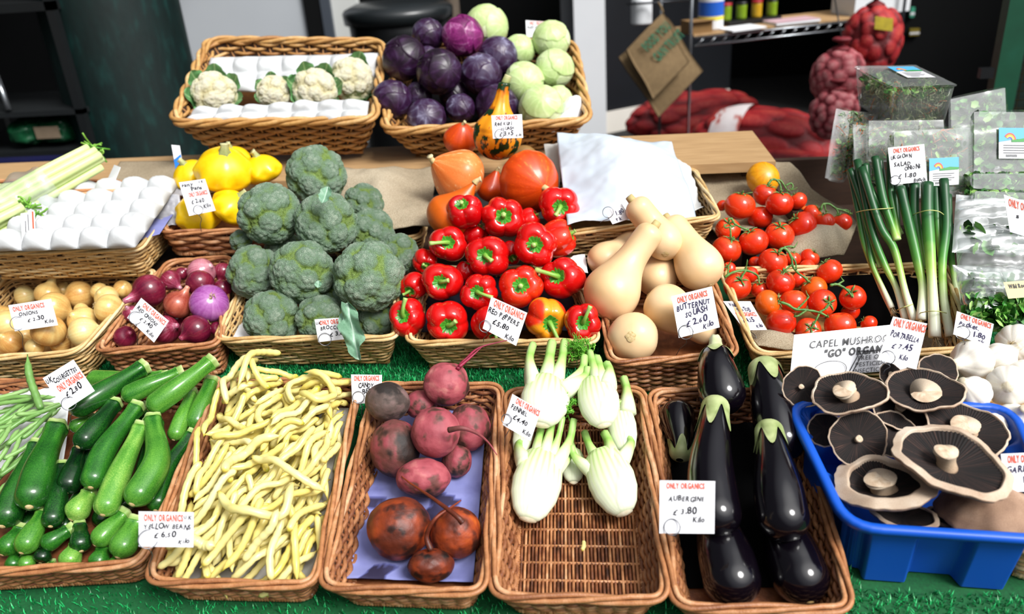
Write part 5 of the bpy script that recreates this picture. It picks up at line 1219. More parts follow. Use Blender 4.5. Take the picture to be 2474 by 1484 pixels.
def drape(xy, r):
    """rest a limp bean (xy: board coordinates of its centre line) on the heap HM; returns heights and raises the heap"""
    k = int(math.ceil(r/CELL_))+1; ix = np.clip(((xy[:, 0]-_x0)/CELL_).round().astype(int), k, _nx-k-1); iy = np.clip(((xy[:, 1]-_y0)/CELL_).round().astype(int), k, _ny-k-1)
    g = np.arange(-k, k+1); dd = np.sqrt(g[:, None]**2+g[None]**2)*CELL_; cap_ = np.where(dd <= r*1.25, np.sqrt(np.maximum(r*r*1.02-np.minimum(dd, r)**2, 0)), -1)
    need = np.array([(np.where(cap_ >= 0, HM[a-k:a+k+1, b-k:b+k+1]+cap_, -1)).max() for a, b in zip(ix, iy)])
    s_ = np.r_[0, np.cumsum(np.linalg.norm(np.diff(xy, axis=0), axis=1))]; z = (need[None]-.75*np.abs(s_[:, None]-s_[None])).max(1)
    zs_ = z.copy()
    for _ in range(5): zs_ = np.r_[zs_[0], (zs_[:-2]+2*zs_[1:-1]+zs_[2:])/4, zs_[-1]]
    z = zs_+np.clip((need-zs_).max(), 0, .004)
    for a, b, q in zip(ix, iy, z):
        w_ = HM[a-k:a+k+1, b-k:b+k+1]; np.maximum(w_, np.where((cap_ >= 0) & (dd <= r), q+cap_, -1), out=w_)
    return z
def put_bean(xy, r, label, seed):
    z = drape(xy, r); P = np.array([frb((a, b, c)) for (a, b), c in zip(xy, z)]); o = P.mean(0)
    ob = link('yellow_bean', bean_mesh(P-o, r, 'yellow_bean', YBE, .14, 8, seed)); ob.location = o; tag(ob, label, 'bean', 'yellow beans heaped in a basket')
YB_KIND = [(.125, .5), (.135, 1.0), (.115, 1.6), (.14, 2.3), (.13, 3.6), (.11, .25), (.12, .8), (.135, -.7), (.105, -1.4), (.145, 4.4)]
def inside(xy):
    for a, b in zip(_q, np.roll(_q, -1, 0)):
        e = b-a; n_ = np.array([-e[1], e[0]])/math.hypot(e[0], e[1])
        if (((xy-a[:2]) @ n_) < .011).any(): return False
    return True
nbn, _i = 222, 0
for i in range(nbn):
    cand = []
    for _t in range(80):
        _i += 1; v = .06+.88*((_i*.618034) % 1)**.88; u = .07+.89*rg.random()
        if v < .5 or rg.random() < .35: a = math.radians(rg.normal(62, 24)); k = rg.choice([0, 5, 6, 7, 0, 1, 2])
        else: a = math.radians(rg.uniform(0, 180) if rg.random() < .55 else rg.normal(55, 25)); k = rg.choice([0, 1, 2, 3, 4, 5, 6, 7, 8, 9])
        L, an = YB_KIND[k]; A = arc_path(L*1.08*rg.uniform(.9, 1.08), an, 20, 0, int(rg.integers(1000)))[:, :2]*np.array([1, rg.choice([-1, 1])])
        if rg.random() < .5: a += math.pi
        c, s_ = math.cos(a), math.sin(a); cxy = tob(inq(u, v))[:2]; xy = np.c_[A[:, 0]*c-A[:, 1]*s_, A[:, 0]*s_+A[:, 1]*c]+cxy
        if inside(xy):
            hh = np.mean([HM[int((p[0]-_x0)/CELL_), int((p[1]-_y0)/CELL_)] for p in xy]); cand.append((hh-.012*sm(0, .3, min(u, 1-u))-.030*sm(.1, .6, v)-.014*u, xy))
            if len(cand) >= 5: break
    if not cand: continue
    xy = min(cand, key=lambda q: q[0])[1]
    put_bean(xy, .0068*rg.uniform(.92, 1.1), 'pale yellow bean in the heap that fills its brown wicker basket', i)
# a few that stand out
def ybean(pts, lb, r=.0074):
    px_ = [zp(330, 850, 2.34)(a, b) for a, b, h in pts]; h = [q[2] for q in pts]
    P = bez([ath(x, y, min(q, .125)) for (x, y), q in zip(px_, h)], 26); xy = np.array([tob(p)[:2] for p in P]); put_bean(xy, r, lb, 1)
ybean([(505, 890, .150), (600, 1005, .150), (760, 1020, .150), (870, 960, .150), (915, 800, .150)], 'long U shaped yellow bean lying on top in the middle of the heap', .0085)
ybean([(690, 690, .150), (830, 740, .155), (960, 795, .152), (1075, 810, .145)], 'straight yellow bean lying crossways on top, tip towards the beetroots')
ybean([(555, 820, .150), (580, 720, .155), (700, 630, .158), (860, 590, .155)], 'pale curved yellow bean with a blunt end near the middle of the heap', .009)
ybean([(960, 360, .160), (1060, 400, .162), (1140, 340, .162), (1100, 270, .162), (985, 245, .160)], 'hooked yellow bean at the rear next to the beetroot price card')
ybean([(610, 1200, .110), (700, 1130, .115), (800, 1080, .120), (840, 990, .125)], 'curved yellow bean near the front with a thin tail')
ybean([(835, 75, .165), (760, 120, .165), (700, 200, .160), (620, 340, .152)], 'yellow bean sticking up over the rear rim, tip against the golden wicker')
ybean([(540, 370, .152), (535, 250, .158), (600, 180, .160), (690, 155, .160)], 'bent yellow bean hooked at the rear rim')
ybean([(310, 1140, .100), (380, 1150, .102), (480, 1175, .100)], 'plump yellow bean lying crossways below the yellow bean price card', .0095)

# ---- beetroots in the lined basket
PURP = mat('purple_card', ['#5a5a8e', '#7f83bb', '#9ea3d2'], rough=.85, noise=(30, 4, .35))
def tray(name, label, C, m, nx, ny, amp, up, edge=.0, sharp=1.0, seed=0, nu=None, thick=.002, cat='tray', wav=.004, stain=False):
    nu, nv = nx*14, ny*14; C = [np.asarray(c, float) for c in C]
    u, v = np.meshgrid(np.linspace(0, 1, nu), np.linspace(0, 1, nv)); U, W_ = u[..., None], v[..., None]
    P = C[0]*(1-U)*(1-W_)+C[1]*U*(1-W_)+C[2]*U*W_+C[3]*(1-U)*W_
    cu = np.abs(np.sin(u*nx*np.pi)); cv = np.abs(np.sin(v*ny*np.pi))
    h = amp*(np.minimum(1, 1.25*(cu*cv)**sharp))+wav*(fbm(P*14+seed, 3)-.5)*2
    Q = P+np.asarray(up)*h[..., None]; V = Q.reshape(-1, 3); o = V.mean(0); vv = .5+.3*(fbm(P*20+seed, 2)-.5)
    if stain: vv = vv-.9*sm(.66, .72, fbm(P*22+seed*3, 3))
    mb = MB(); mb.add(V-o, _quads(nv, nu, False, False), np.clip(vv, 0, 1)); ob = mb.build(name, m); ob.location = o
    s = ob.modifiers.new('thickness', 'SOLIDIFY'); s.thickness = thick
    return tag(ob, label, cat)
Rb = rim([(790, 1415), (1160, 1425), (1195, 940), (915, 938)], .040)
inb = lambda u, v: (Rb[0]*(1-u)+Rb[1]*u)*(1-v)+(Rb[3]*(1-u)+Rb[2]*u)*v
PST = mat('purple_card_stained', [(0, '#26203f'), (.3, '#565a94'), (.5, '#8085bd'), (1, '#a2a6d6')], rough=.85, noise=(30, 4, .2))
tray('fruit_tray', 'purple blue moulded card tray lining the beetroot basket', [inb(.06, .03), inb(.95, .03), inb(.95, .97), inb(.06, .97)], PST, 3, 5, -.009, NRM, wav=.006, seed=4, stain=True)
Z = zp(760, 820, 2.234)
def bt(x, y, rx, ry, h, m, lb, seed, bias=.5, **k):
    px, py = Z(x, y); d = dh(px, py, h)
    for q in ('rootpx',):
        if q in k: k[q] = [(*Z(a, b), dh(*Z(a, b), hh)) for a, b, hh in k[q]]
    if 'stalkpx' in k: k['stalkpx'] = [[(*Z(a, b), d+dd) for a, b, dd in s] for s in k['stalkpx']]
    if 'crown' in k: k['crown'] = Z(*k['crown'])
    return beet(px, py, rx/2.234, ry/2.234, d, m, lb, seed, bias, **k)
bt(455, 1020, 172, 165, .088, BEO, 'largest golden orange beetroot, muddy, low in the basket', 1.2, .56)
bt(765, 1043, 136, 138, .078, BEO, 'orange beetroot with a pale tap root lying over it', 2.6, .66, rootpx=[(800, 990, .145), (760, 950, .155), (640, 860, .150), (520, 780, .13), (470, 740, .12)])
bt(627, 1220, 124, 90, .062, BEO, 'small brown red beetroot at the front with its root curling up', 7.1, .52, rootpx=[(628, 1140, .10), (605, 1060, .12), (650, 970, .15), (740, 905, .15), (790, 870, .13)])
bt(590, 748, 145, 108, .090, BEE, 'pink beetroot with a muddy underside in the middle of the basket', 3.4, .70, crown=(600, 850))
bt(768, 655, 78, 92, .065, BEE, 'small deep red beetroot under the pink ones', 4.9, .55)
bt(650, 503, 132, 138, .135, BEE, 'knobbly pink beetroot on top with a long root reaching over the wicker', 5.5, .72, rootpx=[(725, 490, .19), (800, 480, .20), (880, 510, .18), (940, 560, .15), (985, 625, .13)])
bt(432, 588, 135, 155, .098, BEE, 'brownish beetroot with a ragged crown, beside the yellow beans', 6.3, .48, crown=(520, 590))
bt(835, 475, 110, 130, .098, BEE, 'pink and grey beetroot against the wicker side towards the fennel', 8.8, .60)
bt(575, 352, 85, 80, .105, BEE, 'beetroot with a pale patch, mostly hidden at the rear', 9.1, .62)
bt(393, 337, 120, 106, .135, BEG, 'dusty grey beetroot at the rear next to its price card', 10.2, .55, crown=(400, 250))
bt(711, 238, 124, 118, .150, BEE, 'pale red beetroot perched at the rear rim with a stalk sticking up', 11.7, .74, stalkpx=[[(775, 160, -.03), (820, 105, 0), (890, 45, .03), (1040, 5, .05)], [(780, 150, -.03), (850, 90, -.01), (905, 40, 0)], [(770, 160, -.03), (800, 120, -.01), (840, 85, 0)]])

BLK_SHADE = mat('shade_black', ['#050506', '#0a0a0b'], rough=.95, spec=.1, noise=(20, 3, .5))  # black used for painted shade in the baskets
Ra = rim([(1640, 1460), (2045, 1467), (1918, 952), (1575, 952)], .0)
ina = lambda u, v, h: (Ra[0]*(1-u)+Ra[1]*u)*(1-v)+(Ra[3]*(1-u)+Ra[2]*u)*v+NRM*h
sheet('dark_sheet', 'black sheet standing for the shade in the bottom of the aubergine basket', 'liner', [ina(.05, .95, .03), ina(.95, .95, .03), ina(.95, .035, .022), ina(.05, .035, .022)], BLK_SHADE, amp=.004)  # added black sheet, imitates the shade between the aubergines
# ---- fennel
Z = zp(1160, 800, 2.169)
def fe(base, top, w_, hb, ht, st, lb, fr=(), thick=.6):
    b, t = Z(*base), Z(*top); d0, d1 = dh(*b, hb), dh(*t, ht)
    S = [(*Z(x, y), r/2.169, dh(*Z(x, y), h)) for x, y, r, h in st]; FR = [(*Z(x, y), r/2.169, dh(*Z(x, y), h), n) for x, y, r, h, n in fr]
    return fennel(b, t, w_/2.169, d0, d1, S, lb, FR, thick)
fe((250, 985), (335, 630), 258, .060, .085, [(212, 580, 22, .085), (330, 470, 20, .11), (395, 400, 19, .12), (432, 450, 16, .12), (488, 465, 20, .11), (470, 620, 14, .075)], 'fennel bulb lying at the front with stalks fanning up, on the beetroot side', [(455, 400, 55, .135, 45)])
fe((755, 952), (624, 630), 248, .060, .085, [(478, 605, 18, .09), (545, 530, 20, .085), (650, 535, 24, .09), (780, 565, 20, .085)], 'fennel bulb lying at the front on the aubergine side, cut base showing')
fe((318, 490), (358, 240), 255, .140, .165, [(275, 70, 21, .175), (375, 58, 25, .18), (440, 52, 21, .18), (545, 132, 21, .17), (564, 195, 23, .165)], 'fennel bulb topmost, behind its price card, with five cut stalks', [(520, 100, 70, .17, 60)])
fe((650, 492), (590, 250), 215, .140, .160, [(572, 110, 20, .17), (608, 140, 24, .165), (662, 175, 24, .16), (690, 262, 17, .15)], 'fennel bulb on top with its round cut base facing out', [(500, 370, 40, .13, 14)])
fe((770, 640), (715, 370), 150, .070, .10, [(750, 245, 22, .12), (725, 365, 20, .11), (765, 430, 16, .10)], 'fennel bulb behind, against the wicker side next to the aubergines')
fe((205, 650), (245, 440), 105, .075, .10, [(250, 430, 16, .11)], 'fennel bulb mostly hidden under the fennel price card')
fe((490, 790), (480, 620), 130, .035, .05, [(475, 560, 16, .06)], 'fennel bulb end peeping between the two front bulbs')
o = lay(bean_mesh(arc_path(.035, .5, 12, 0, 3), .0045, 'bean_scrap', YBE, .5, 3, 0), 'bean_scrap', ath(1409, 1315, .020), 1.45, 0, 0, 'yellow bean scrap lying on the bare woven basket floor', 'bean')

# ---- aubergines
Z = zp(1540, 780, 2.107)
def au(pts, rt, rb, lb, **k):
    P = [(*Z(x, y), dh(*Z(x, y), h)) for x, y, h in pts]; dm = P[1][2]; return aubergine(P, rt/2.107*dm/FPX, rb/2.107*dm/FPX, lb, **k)
au([(375, 880, .045), (420, 1080, .070), (470, 1270, .066), (505, 1440, .058)], 80, 140, 'fat aubergine low at the front, blossom scar showing', stem=False, calyx=False)
au([(690, 900, .045), (755, 1100, .070), (820, 1270, .066), (880, 1425, .058)], 80, 138, 'fat aubergine low in the front corner towards the blue crate', stem=False, calyx=False)
au([(400, 395, .150), (385, 560, .150), (375, 780, .138), (415, 1080, .125)], 66, 118, 'long aubergine in the middle, partly behind the aubergine price card', cal_len=.24, stem=False, scar=False)
au([(665, 515, .155), (690, 680, .155), (720, 870, .150), (765, 1110, .130)], 66, 122, 'long aubergine on top with a double streak of light, beside the blue crate', cal_len=.25, stem=False, scar=False)
au([(640, 205, .145), (665, 320, .145), (700, 480, .135), (760, 700, .110)], 80, 112, 'aubergine at the rear beside the blue crate, pale calyx spread wide', cal_len=.27, stem=False)
au([(400, 145, .165), (405, 230, .165), (425, 330, .150), (450, 470, .120)], 78, 116, 'aubergine standing at the rear with a thick stalk over the butternut basket', cal_len=.20, sl=.050)
au([(215, 700, .060), (222, 620, .068), (210, 520, .072), (195, 420, .070)], 50, 92, 'aubergine lying upside down by the wicker side, calyx towards the front', cal_len=.22, stem=False)

# ---- blue crate with mushrooms
BLUE = mat('blue_plastic', ['#0a3fa0', '#1257c8', '#1c66d8'], rough=.38, spec=.5, noise=(6, 2, .25))
CT = rim([(2052, 1266), (2575, 1300), (2440, 985), (1912, 975)], .166); CC = CT.mean(0)
cr = thing('blue_crate', 'blue ribbed plastic crate of large open mushrooms standing on the green turf', 'crate', CC-NRM*.156)
O = np.array(cr.location)
def crate_wall():
    mb = MB(); lt, ln = resample(round_loop(CT, .05, 0), 720); bt_ = []
    for i in range(4):
        d1 = CT[(i+1) % 4]-CT[i]; d2 = CT[i-1]-CT[i]; bt_.append(CT[i]+(d1/np.linalg.norm(d1)+d2/np.linalg.norm(d2))*.009-NRM*.160)
    lb_, _ = resample(round_loop(np.array(bt_), .04, 0), 720)
    lo, ls = lt, lb_; tg = np.roll(lt, -1, 0)-np.roll(lt, 1, 0); out = np.cross(tg, NRM); out /= np.linalg.norm(out, axis=1, keepdims=True)
    s = np.arange(720)/720*ln; rib = sm(.35, .65, .5+.5*np.sin(s/.17*2*np.pi+.6))
    rows = []
    for t in np.linspace(1, 0, 14):
        L = ls*(1-t)+lo*t; dent = .024*rib*sm(.93, .80, t)*sm(-.2, .15, t+.2); rows.append(L-out*dent[:, None])
    inner = [r_-out*.004 for r_ in rows[::-1]]
    lipo = [lo-out*.004+NRM*.001, lo+NRM*.004, lo+out*.008+NRM*.0045, lo+out*.013+NRM*.001, lo+out*.013-NRM*.010, lo+out*.010-NRM*.011, lo+out*.001-NRM*.008]
    seq = inner+lipo+rows[1:]; V = np.concatenate(seq)-O; mb.add(V, _quads(len(seq), 720, False, True)[:, ::-1])
    mb.build('crate_walls', BLUE, cr); f = MB(); f.add(np.vstack([rows[-1]+NRM*.004, rows[-1]])-O, [tuple(range(720)), tuple(range(720, 1440))[::-1]]); f.build('crate_floor', BLUE, cr, False)
    for k_ in range(8):                                         # small lugs inside the long side
        i = 455+int(k_*15); p = lt[i]-NRM*.018-out[i]*.008
        q = MB(); V, F = ico(2); q.add(V*np.array([.010, .014, .010])+p-O, F); q.build('inner_lug', BLUE, cr)
crate_wall()
Z = zp(1880, 740, 1.995)
def mu(x, y, a, b, ang, h, lb, tilt, seed, **k):
    px, py = Z(x, y); return mushroom(px, py, a/1.995, b/1.995, ang, dh(px, py, h+.012), lb, tilt, seed, **k)
mu(505, 852, 226, 130, 0, .165, 'portobello at the front with a thick pale rim curled in over its gills', (-.05, 1), 1.2, stem=(.26, .36, -.05, .05), lip=.30, dome_=.40, cup=.20)
mu(830, 742, 262, 150, -25, .212, 'largest portobello, tilted, with a pale rim and stem in full view', (.35, 1), 2.3, stem=(.17, .36, .1, .05), lip=.15, dome_=.34)
mu(990, 975, 215, 130, 5, .125, 'upturned brown portobello cap at the front, smooth top showing', (.1, -1), 3.1, flip=True, lip=.15, dome_=.5)
mu(600, 1000, 150, 70, 0, .110, 'portobello underneath the pale rimmed one at the front', (.1, 1), 4.4, lip=.14)
mu(800, 1020, 100, 45, -15, .085, 'broken portobello piece low behind the front rim of the crate', (.2, 1), 4.9, lip=.2)
mu(390, 640, 140, 130, 0, .175, 'dark portobello standing on edge with a stub of stem, near the aubergines', (.7, .4), 5.2, stem=(.10, .22, 0, 0), lip=.04, dome_=.3)
mu(550, 620, 125, 110, 0, .150, 'portobello with a wavy edge behind the largest one', (.5, .6), 6.6, lip=.05, dome_=.3)
mu(905, 585, 190, 122, -28, .170, 'black gilled portobello with a curled pale stem, next to the garlic', (.35, 1), 7.7, stem=(.28, .30, 0, .05), lip=.05, dome_=.3)
mu(340, 418, 168, 104, -3, .217, 'portobello with a ragged cream edge and round pale stem, in front of the white sign', (-.1, 1), 8.1, stem=(.26, .42, -.05, .15), lip=.05, dome_=.3)
mu(120, 388, 100, 140, 0, .180, 'portobello on edge beside the white sign, gills fanned towards the others', (.75, .35), 9.5, stem=(.10, .3, .1, 0), lip=.05, dome_=.25)
mu(230, 595, 85, 95, 0, .140, 'portobello half hidden against the blue crate wall', (.8, .2), 10.2, lip=.07)
mu(590, 485, 140, 108, -20, .165, 'portobello in the middle with a pale torn stem', (.5, .8), 11.4, stem=(.14, .2, 0, 0), lip=.05)
mu(705, 400, 168, 106, -8, .200, 'dark gilled portobello with a brown hollow stem, under its price card', (.1, 1), 12.5, stem=(.34, .16, 0, -.1), lip=.05)
mu(775, 305, 92, 70, -35, .170, 'portobello at the rear edge touching the garlic', (.6, .8), 13.3, lip=.06)
mu(545, 330, 60, 50, 0, .170, 'portobello directly below the mushroom price card', (.5, .6), 14.1, lip=.06, stem=(.2, .25, 0, 0))
# ---- garlic
for i, (x, y, r, ax, lb) in enumerate([(935, 265, 100, (-.6, -.2, .7), 'garlic bulb at the corner beside the pocket price card'), (1075, 250, 75, (.75, .6, .2), 'garlic bulb with a dry neck lying over another'), (1150, 180, 92, (.2, .1, -1), 'garlic bulb showing its root plate, furthest back'),
        (940, 420, 84, (-.4, .5, .7), 'garlic bulb beside the dark mushrooms with a flaky top'), (1110, 385, 98, (-.1, 0, 1), 'large garlic bulb in the middle with its tip facing out'), (1140, 560, 92, (.3, .5, .7), 'garlic bulb low down beside the garlic price card'), (1035, 575, 66, (-.3, .2, .8), 'small garlic bulb behind the black gilled mushroom'), (1190, 330, 70, (.5, .2, .7), 'garlic bulb at the very edge of the view')]):
    px, py = Z(x, y); d = dh(px, py, .165-(.03 if i in (5, 6) else 0)); R = r/1.995*d/FPX
    inst('garlic_bulb', [('garlic_skin', GARB[i % 2]), ('root_tuft', GARR)], lb, 'garlic', at(px, py, d), rot_to(vec_view(px, py, *ax), i*1.3), R*1.04, 'garlic bulbs in the end basket')
# ------------------------------------------------------------------ price cards
CARD = mat('card_white', ['#e9e9ee', '#f2f2f6'], rough=.35, spec=.5, noise=(8, 2, .3), coat=.2)
INK = mat('ink_black', ['#0a0812'], rough=.6, noise=None, attr=False)
INKB = mat('ink_violet', ['#1a1040'], rough=.6, noise=None, attr=False)
INKR = mat('print_orange', ['#e2583a'], rough=.6, noise=None, attr=False)
INKG = mat('print_green', ['#1f6a4a'], rough=.8, noise=None, attr=False)
INKGREY = mat('print_grey', ['#3a3a3c'], rough=.6, noise=None, attr=False)
WIRE = mat('wire_steel', ['#55565a', '#9a9ba0'], rough=.3, metal=.9, noise=(30, 1, .5), attr=False)
_G = {}
def glyph(ch, bold):
    k = (ch, bold)
    if k not in _G:
        c = bpy.data.curves.new('glyph', 'FONT'); c.body = ch; c.size = 1; c.offset = {0: .024, 1: .036, 2: .004}[bold]; c.resolution_u = 2
        o = bpy.data.objects.new('glyph', c); COL.objects.link(o)
        dg = bpy.context.evaluated_depsgraph_get(); me = bpy.data.meshes.new_from_object(o.evaluated_get(dg))
        V = np.array([v.co[:] for v in me.vertices]).reshape(-1, 3); F = [tuple(p.vertices) for p in me.polygons]
        bpy.data.objects.remove(o); bpy.data.curves.remove(c); bpy.data.meshes.remove(me)
        w_ = {' ': .32, '.': .25, 'I': .3, 'i': .26, 'l': .26, '1': .5}.get(ch, (V[:, 0].max()+.08 if len(V) else .3))
        _G[k] = (V, F, w_)
    return _G[k]
def write(mb, text, org, ex, ey, en, x0, ybase, width, height, bold=0, jit=0.0, slant=0.0, seed=0, lift=.0009):
    """writes text starting x0 (m along ex) with its baseline at ybase (m down), squeezed into width x height metres"""
    rg = np.random.default_rng(seed+len(text)); x = 0; out = []
    for ch in text:
        V, F, w_ = glyph(ch, bold)
        if len(V):
            a = rg.normal(0, jit*.12); s = 1+rg.normal(0, jit*.10); dy = rg.normal(0, jit*.05); P = V[:, :2]*s
            P = np.c_[P[:, 0]*math.cos(a)-P[:, 1]*math.sin(a), P[:, 0]*math.sin(a)+P[:, 1]*math.cos(a)]
            P[:, 0] += P[:, 1]*slant; out.append((P+np.array([x, dy]), F))
        x += w_
    sx, sy = width/max(x, .01), height/.73
    for P, F in out:
        W_ = org+ex*(x0+P[:, :1]*sx)+ey*(ybase-P[:, 1:]*sy)+en*lift; mb.add(W_, F)
def card(label, Q, d, lines, ring=None, foot=None, name='price_card', fd=None, tilt=0, ringr=15, mcard=None, thick=.0009, extra=None, cat='price card', group='handwritten price cards'):
    """Q: pixel corners tl,tr,br,bl; d depth (or four depths); lines: (text,x,y,w,h,style) in card fractions; ring: pixel centre of the wire loop; foot: where its wire ends"""
    ds = [d]*4 if np.isscalar(d) else d
    C = np.array([at(x, y, dd) for (x, y), dd in zip(Q, ds)]); o = C.mean(0)
    ex = (C[1]-C[0]+C[2]-C[3])/2; wd = np.linalg.norm(ex); ex /= wd; ey = (C[3]-C[0]+C[2]-C[1])/2; hg = np.linalg.norm(ey); ey /= hg
    en = np.cross(ey, ex); en /= np.linalg.norm(en)
    if en @ FW > 0: en = -en
    org = C[0]-o
    t = thing(name, label, cat, o, group=group)
    mb = MB(); V = np.vstack([C-o, C-o-en*thick]); mb.add(V, [(3, 2, 1, 0), (4, 5, 6, 7), (0, 1, 5, 4), (1, 2, 6, 5), (2, 3, 7, 6), (3, 0, 4, 7)]); mb.build('card', mcard or CARD, t, False)
    sets = {}
    for i, (tx, x, y, w_, h_, st) in enumerate(lines):
        m = {'r': ('printed_heading', INKR, 1), 'k': ('handwriting', INK, 0), 'v': ('handwriting', INKB, 0), 'g': ('printed_text', INKGREY, 2), 'G': ('printed_text', INKGREY, 1), 'n': ('printed_text', INKG, 1)}[st]
        mb = sets.setdefault(m[0]+st, (MB(), m))[0]
        if tx == '|line':
            pts = x; 
            for a, b in zip(pts[:-1], pts[1:]):
                pa_, pb_ = (org+ex*wd*q[0]+ey*hg*q[1]+en*.0009 for q in (a, b)); dv = pb_-pa_; nn = np.cross(dv, en); nn = nn/max(np.linalg.norm(nn), 1e-9)*y*hg
                mb.add([pa_-nn, pb_-nn, pb_+nn, pa_+nn], [(0, 1, 2, 3)])
            continue
        write(mb, tx, org, ex, ey, en, x*wd, y*hg, w_*wd, h_*hg, m[2], 1.0 if st in 'kv' else 0, .12 if st in 'kv' else 0, i)
    for mb, m in sets.values():
        if mb.n: mb.build(m[0], m[1], t, False)
    if extra: extra(t, org, ex*wd, ey*hg, en)
    if ring:
        rd = np.mean(ds)-.004; R = ringr*rd/FPX; c = at(*ring, rd)-o; r_, u_, b_ = view_axes(*ring); a = np.linspace(0, 2*np.pi, 33)
        P = c+R*(np.cos(a)[:, None]*r_+np.sin(a)[:, None]*u_); m = MB(); m.tube(P, .0009, 6)
        if foot:
            e = at(foot[0], foot[1], fd or rd+.01)-o; s = c-u_*R; m.tube(bez([s, s*.75+e*.25+r_*.006, s*.4+e*.6, e], 14), .0009, 6)
        m.build('wire_clip', WIRE, t)
    return t
HD = 'ONLY ORGANICS'
card('small price card for patty pans, tilted on a wire', [(432, 441), (495, 432), (521, 509), (457, 522)], 2.27, [('Patty', .06, .16, .42, .10, 'k'), ('UK', .72, .12, .18, .08, 'k'), ('Pans', .36, .30, .42, .10, 'k'), (HD, .22, .48, .70, .13, 'r'), ('£ 2.60', .22, .68, .5, .13, 'k'), ('Kilo', .60, .86, .32, .12, 'k')], (479, 507), (487, 560), fd=2.29, ringr=11)
card('price card for brown onions on a wire loop', [(20, 738), (123, 722), (140, 786), (36, 801)], 2.09, [(HD, .08, .26, .74, .18, 'r'), ('ONIONS', .18, .46, .46, .14, 'k'), ('£ 2.30', .34, .70, .40, .15, 'k'), ('Kilo', .72, .86, .22, .13, 'k')], (43, 781), (62, 856), fd=2.13, ringr=16)
card('price card for red onions, turned on its corner', [(341, 720), (408, 776), (372, 828), (307, 768)], 2.04, [(HD, .16, .22, .80, .19, 'r'), ('RED ONIONS', .06, .44, .74, .14, 'k'), ('£ 2.40', .30, .66, .42, .15, 'k'), ('Kilo', .64, .88, .26, .13, 'k')], (328, 768), (334, 845), fd=2.08, ringr=15)
card('price card for broccoli, partly covered by a hanging leaf', [(760, 772), (840, 766), (850, 818), (769, 827)], 1.96, [('UK', .02, .24, .14, .12, 'k'), (HD, .14, .27, .86, .20, 'r'), ('BROCCOLI', .12, .50, .70, .17, 'k'), ('£ 3.60', .36, .80, .52, .17, 'k')], (785, 820), (800, 850), fd=1.99, ringr=15)
card('price card for red peppers, tilted', [(1187, 717), (1274, 756), (1247, 836), (1166, 794)], 1.86, [(HD, .12, .22, .86, .20, 'r'), ('RED PEPPERS', .02, .44, .88, .14, 'k'), ('£5.80', .22, .70, .48, .15, 'k'), ('Kilo', .64, .92, .26, .13, 'k')], (1172, 789), (1168, 826), fd=1.92, ringr=14)
card('large price card for butternut squash', [(1622, 716), (1720, 692), (1739, 791), (1640, 817)], 1.85, [(HD, .12, .20, .74, .14, 'r'), ('BUTTERNUT', .06, .38, .84, .14, 'v'), ('SQUASH', .24, .56, .56, .14, 'v'), ('£ 2.60', .22, .78, .52, .14, 'v'), ('Kilo', .60, .92, .28, .13, 'v')], (1657, 803), (1634, 858), fd=1.91, ringr=17)
card('price card for vine tomatoes, leaning back on the burlap', [(1747, 728), (1813, 728), (1853, 797), (1799, 798)], [1.99, 1.99, 1.90, 1.90], [('VINE', .14, .20, .30, .13, 'v'), ('TOMATOES', .28, .38, .62, .13, 'v'), (HD, .18, .54, .80, .14, 'r'), ('£ 4.25', .28, .74, .46, .13, 'v'), ('Kilo', .66, .92, .28, .12, 'v')], (1811, 785), (1842, 848), fd=1.92, ringr=15)
card('price card for courgettes, turned at an angle', [(103, 914), (177, 869), (229, 945), (157, 992)], 1.74, [('UK', .02, .20, .18, .13, 'k'), ('COURGETTES', .20, .30, .74, .13, 'k'), (HD, .18, .54, .80, .18, 'r'), ('£ 2.80', .26, .76, .52, .16, 'k')], (166, 975), (172, 1020), fd=1.76, ringr=16)
card('price card for yellow beans at the corner of two front baskets', [(335, 1236), (468, 1238), (467, 1323), (335, 1321)], 1.42, [(HD, .10, .26, .72, .19, 'r'), ('UK', .83, .20, .15, .12, 'k'), ('YELLOW BEANS', .10, .48, .86, .14, 'k'), ('£ 6.50', .28, .72, .40, .15, 'k'), ('Kilo', .72, .88, .22, .13, 'k')], (358, 1303), (362, 1392), fd=1.44, ringr=22)
card('price card for beetroots, partly behind the grey beetroot', [(848, 905), (923, 906), (922, 974), (851, 976)], 1.83, [(HD, .10, .22, .84, .18, 'r'), ('CANDY', .24, .46, .50, .16, 'k'), ('BEET', .36, .66, .42, .15, 'k')], (866, 960), (878, 1010), fd=1.83, ringr=14)
card('price card for fennel clipped to the wicker rim', [(1238, 952), (1307, 992), (1282, 1066), (1214, 1027)], 1.62, [(HD, .18, .20, .82, .18, 'r'), ('FENNEL', .08, .40, .58, .14, 'k'), ('£4.40', .24, .66, .52, .15, 'k'), ('Kilo', .66, .90, .28, .13, 'k')], (1224, 1013), (1219, 1076), fd=1.68, ringr=12)
card('large price card for aubergines', [(1594, 1161), (1728, 1163), (1726, 1290), (1593, 1289)], 1.375, [(HD, .12, .15, .70, .11, 'r'), ('AUBERGINE', .16, .38, .66, .10, 'k'), ('£ 3.80', .24, .63, .44, .13, 'k'), ('Kilo', .60, .78, .22, .10, 'k')], (1624, 1274), (1630, 1310), fd=1.50, ringr=19)
card('price card for mushrooms, tilted in front of the printed white sign', [(2158, 765), (2240, 782), (2214, 893), (2120, 870)], 1.62, [(HD, .06, .19, .88, .17, 'r'), ('PORTABELLA', .06, .42, .80, .12, 'v'), ('£ 7.45', .18, .64, .56, .13, 'v'), ('Kilo', .46, .86, .24, .11, 'v')], (2145, 864), (2134, 905), fd=1.63, ringr=16)
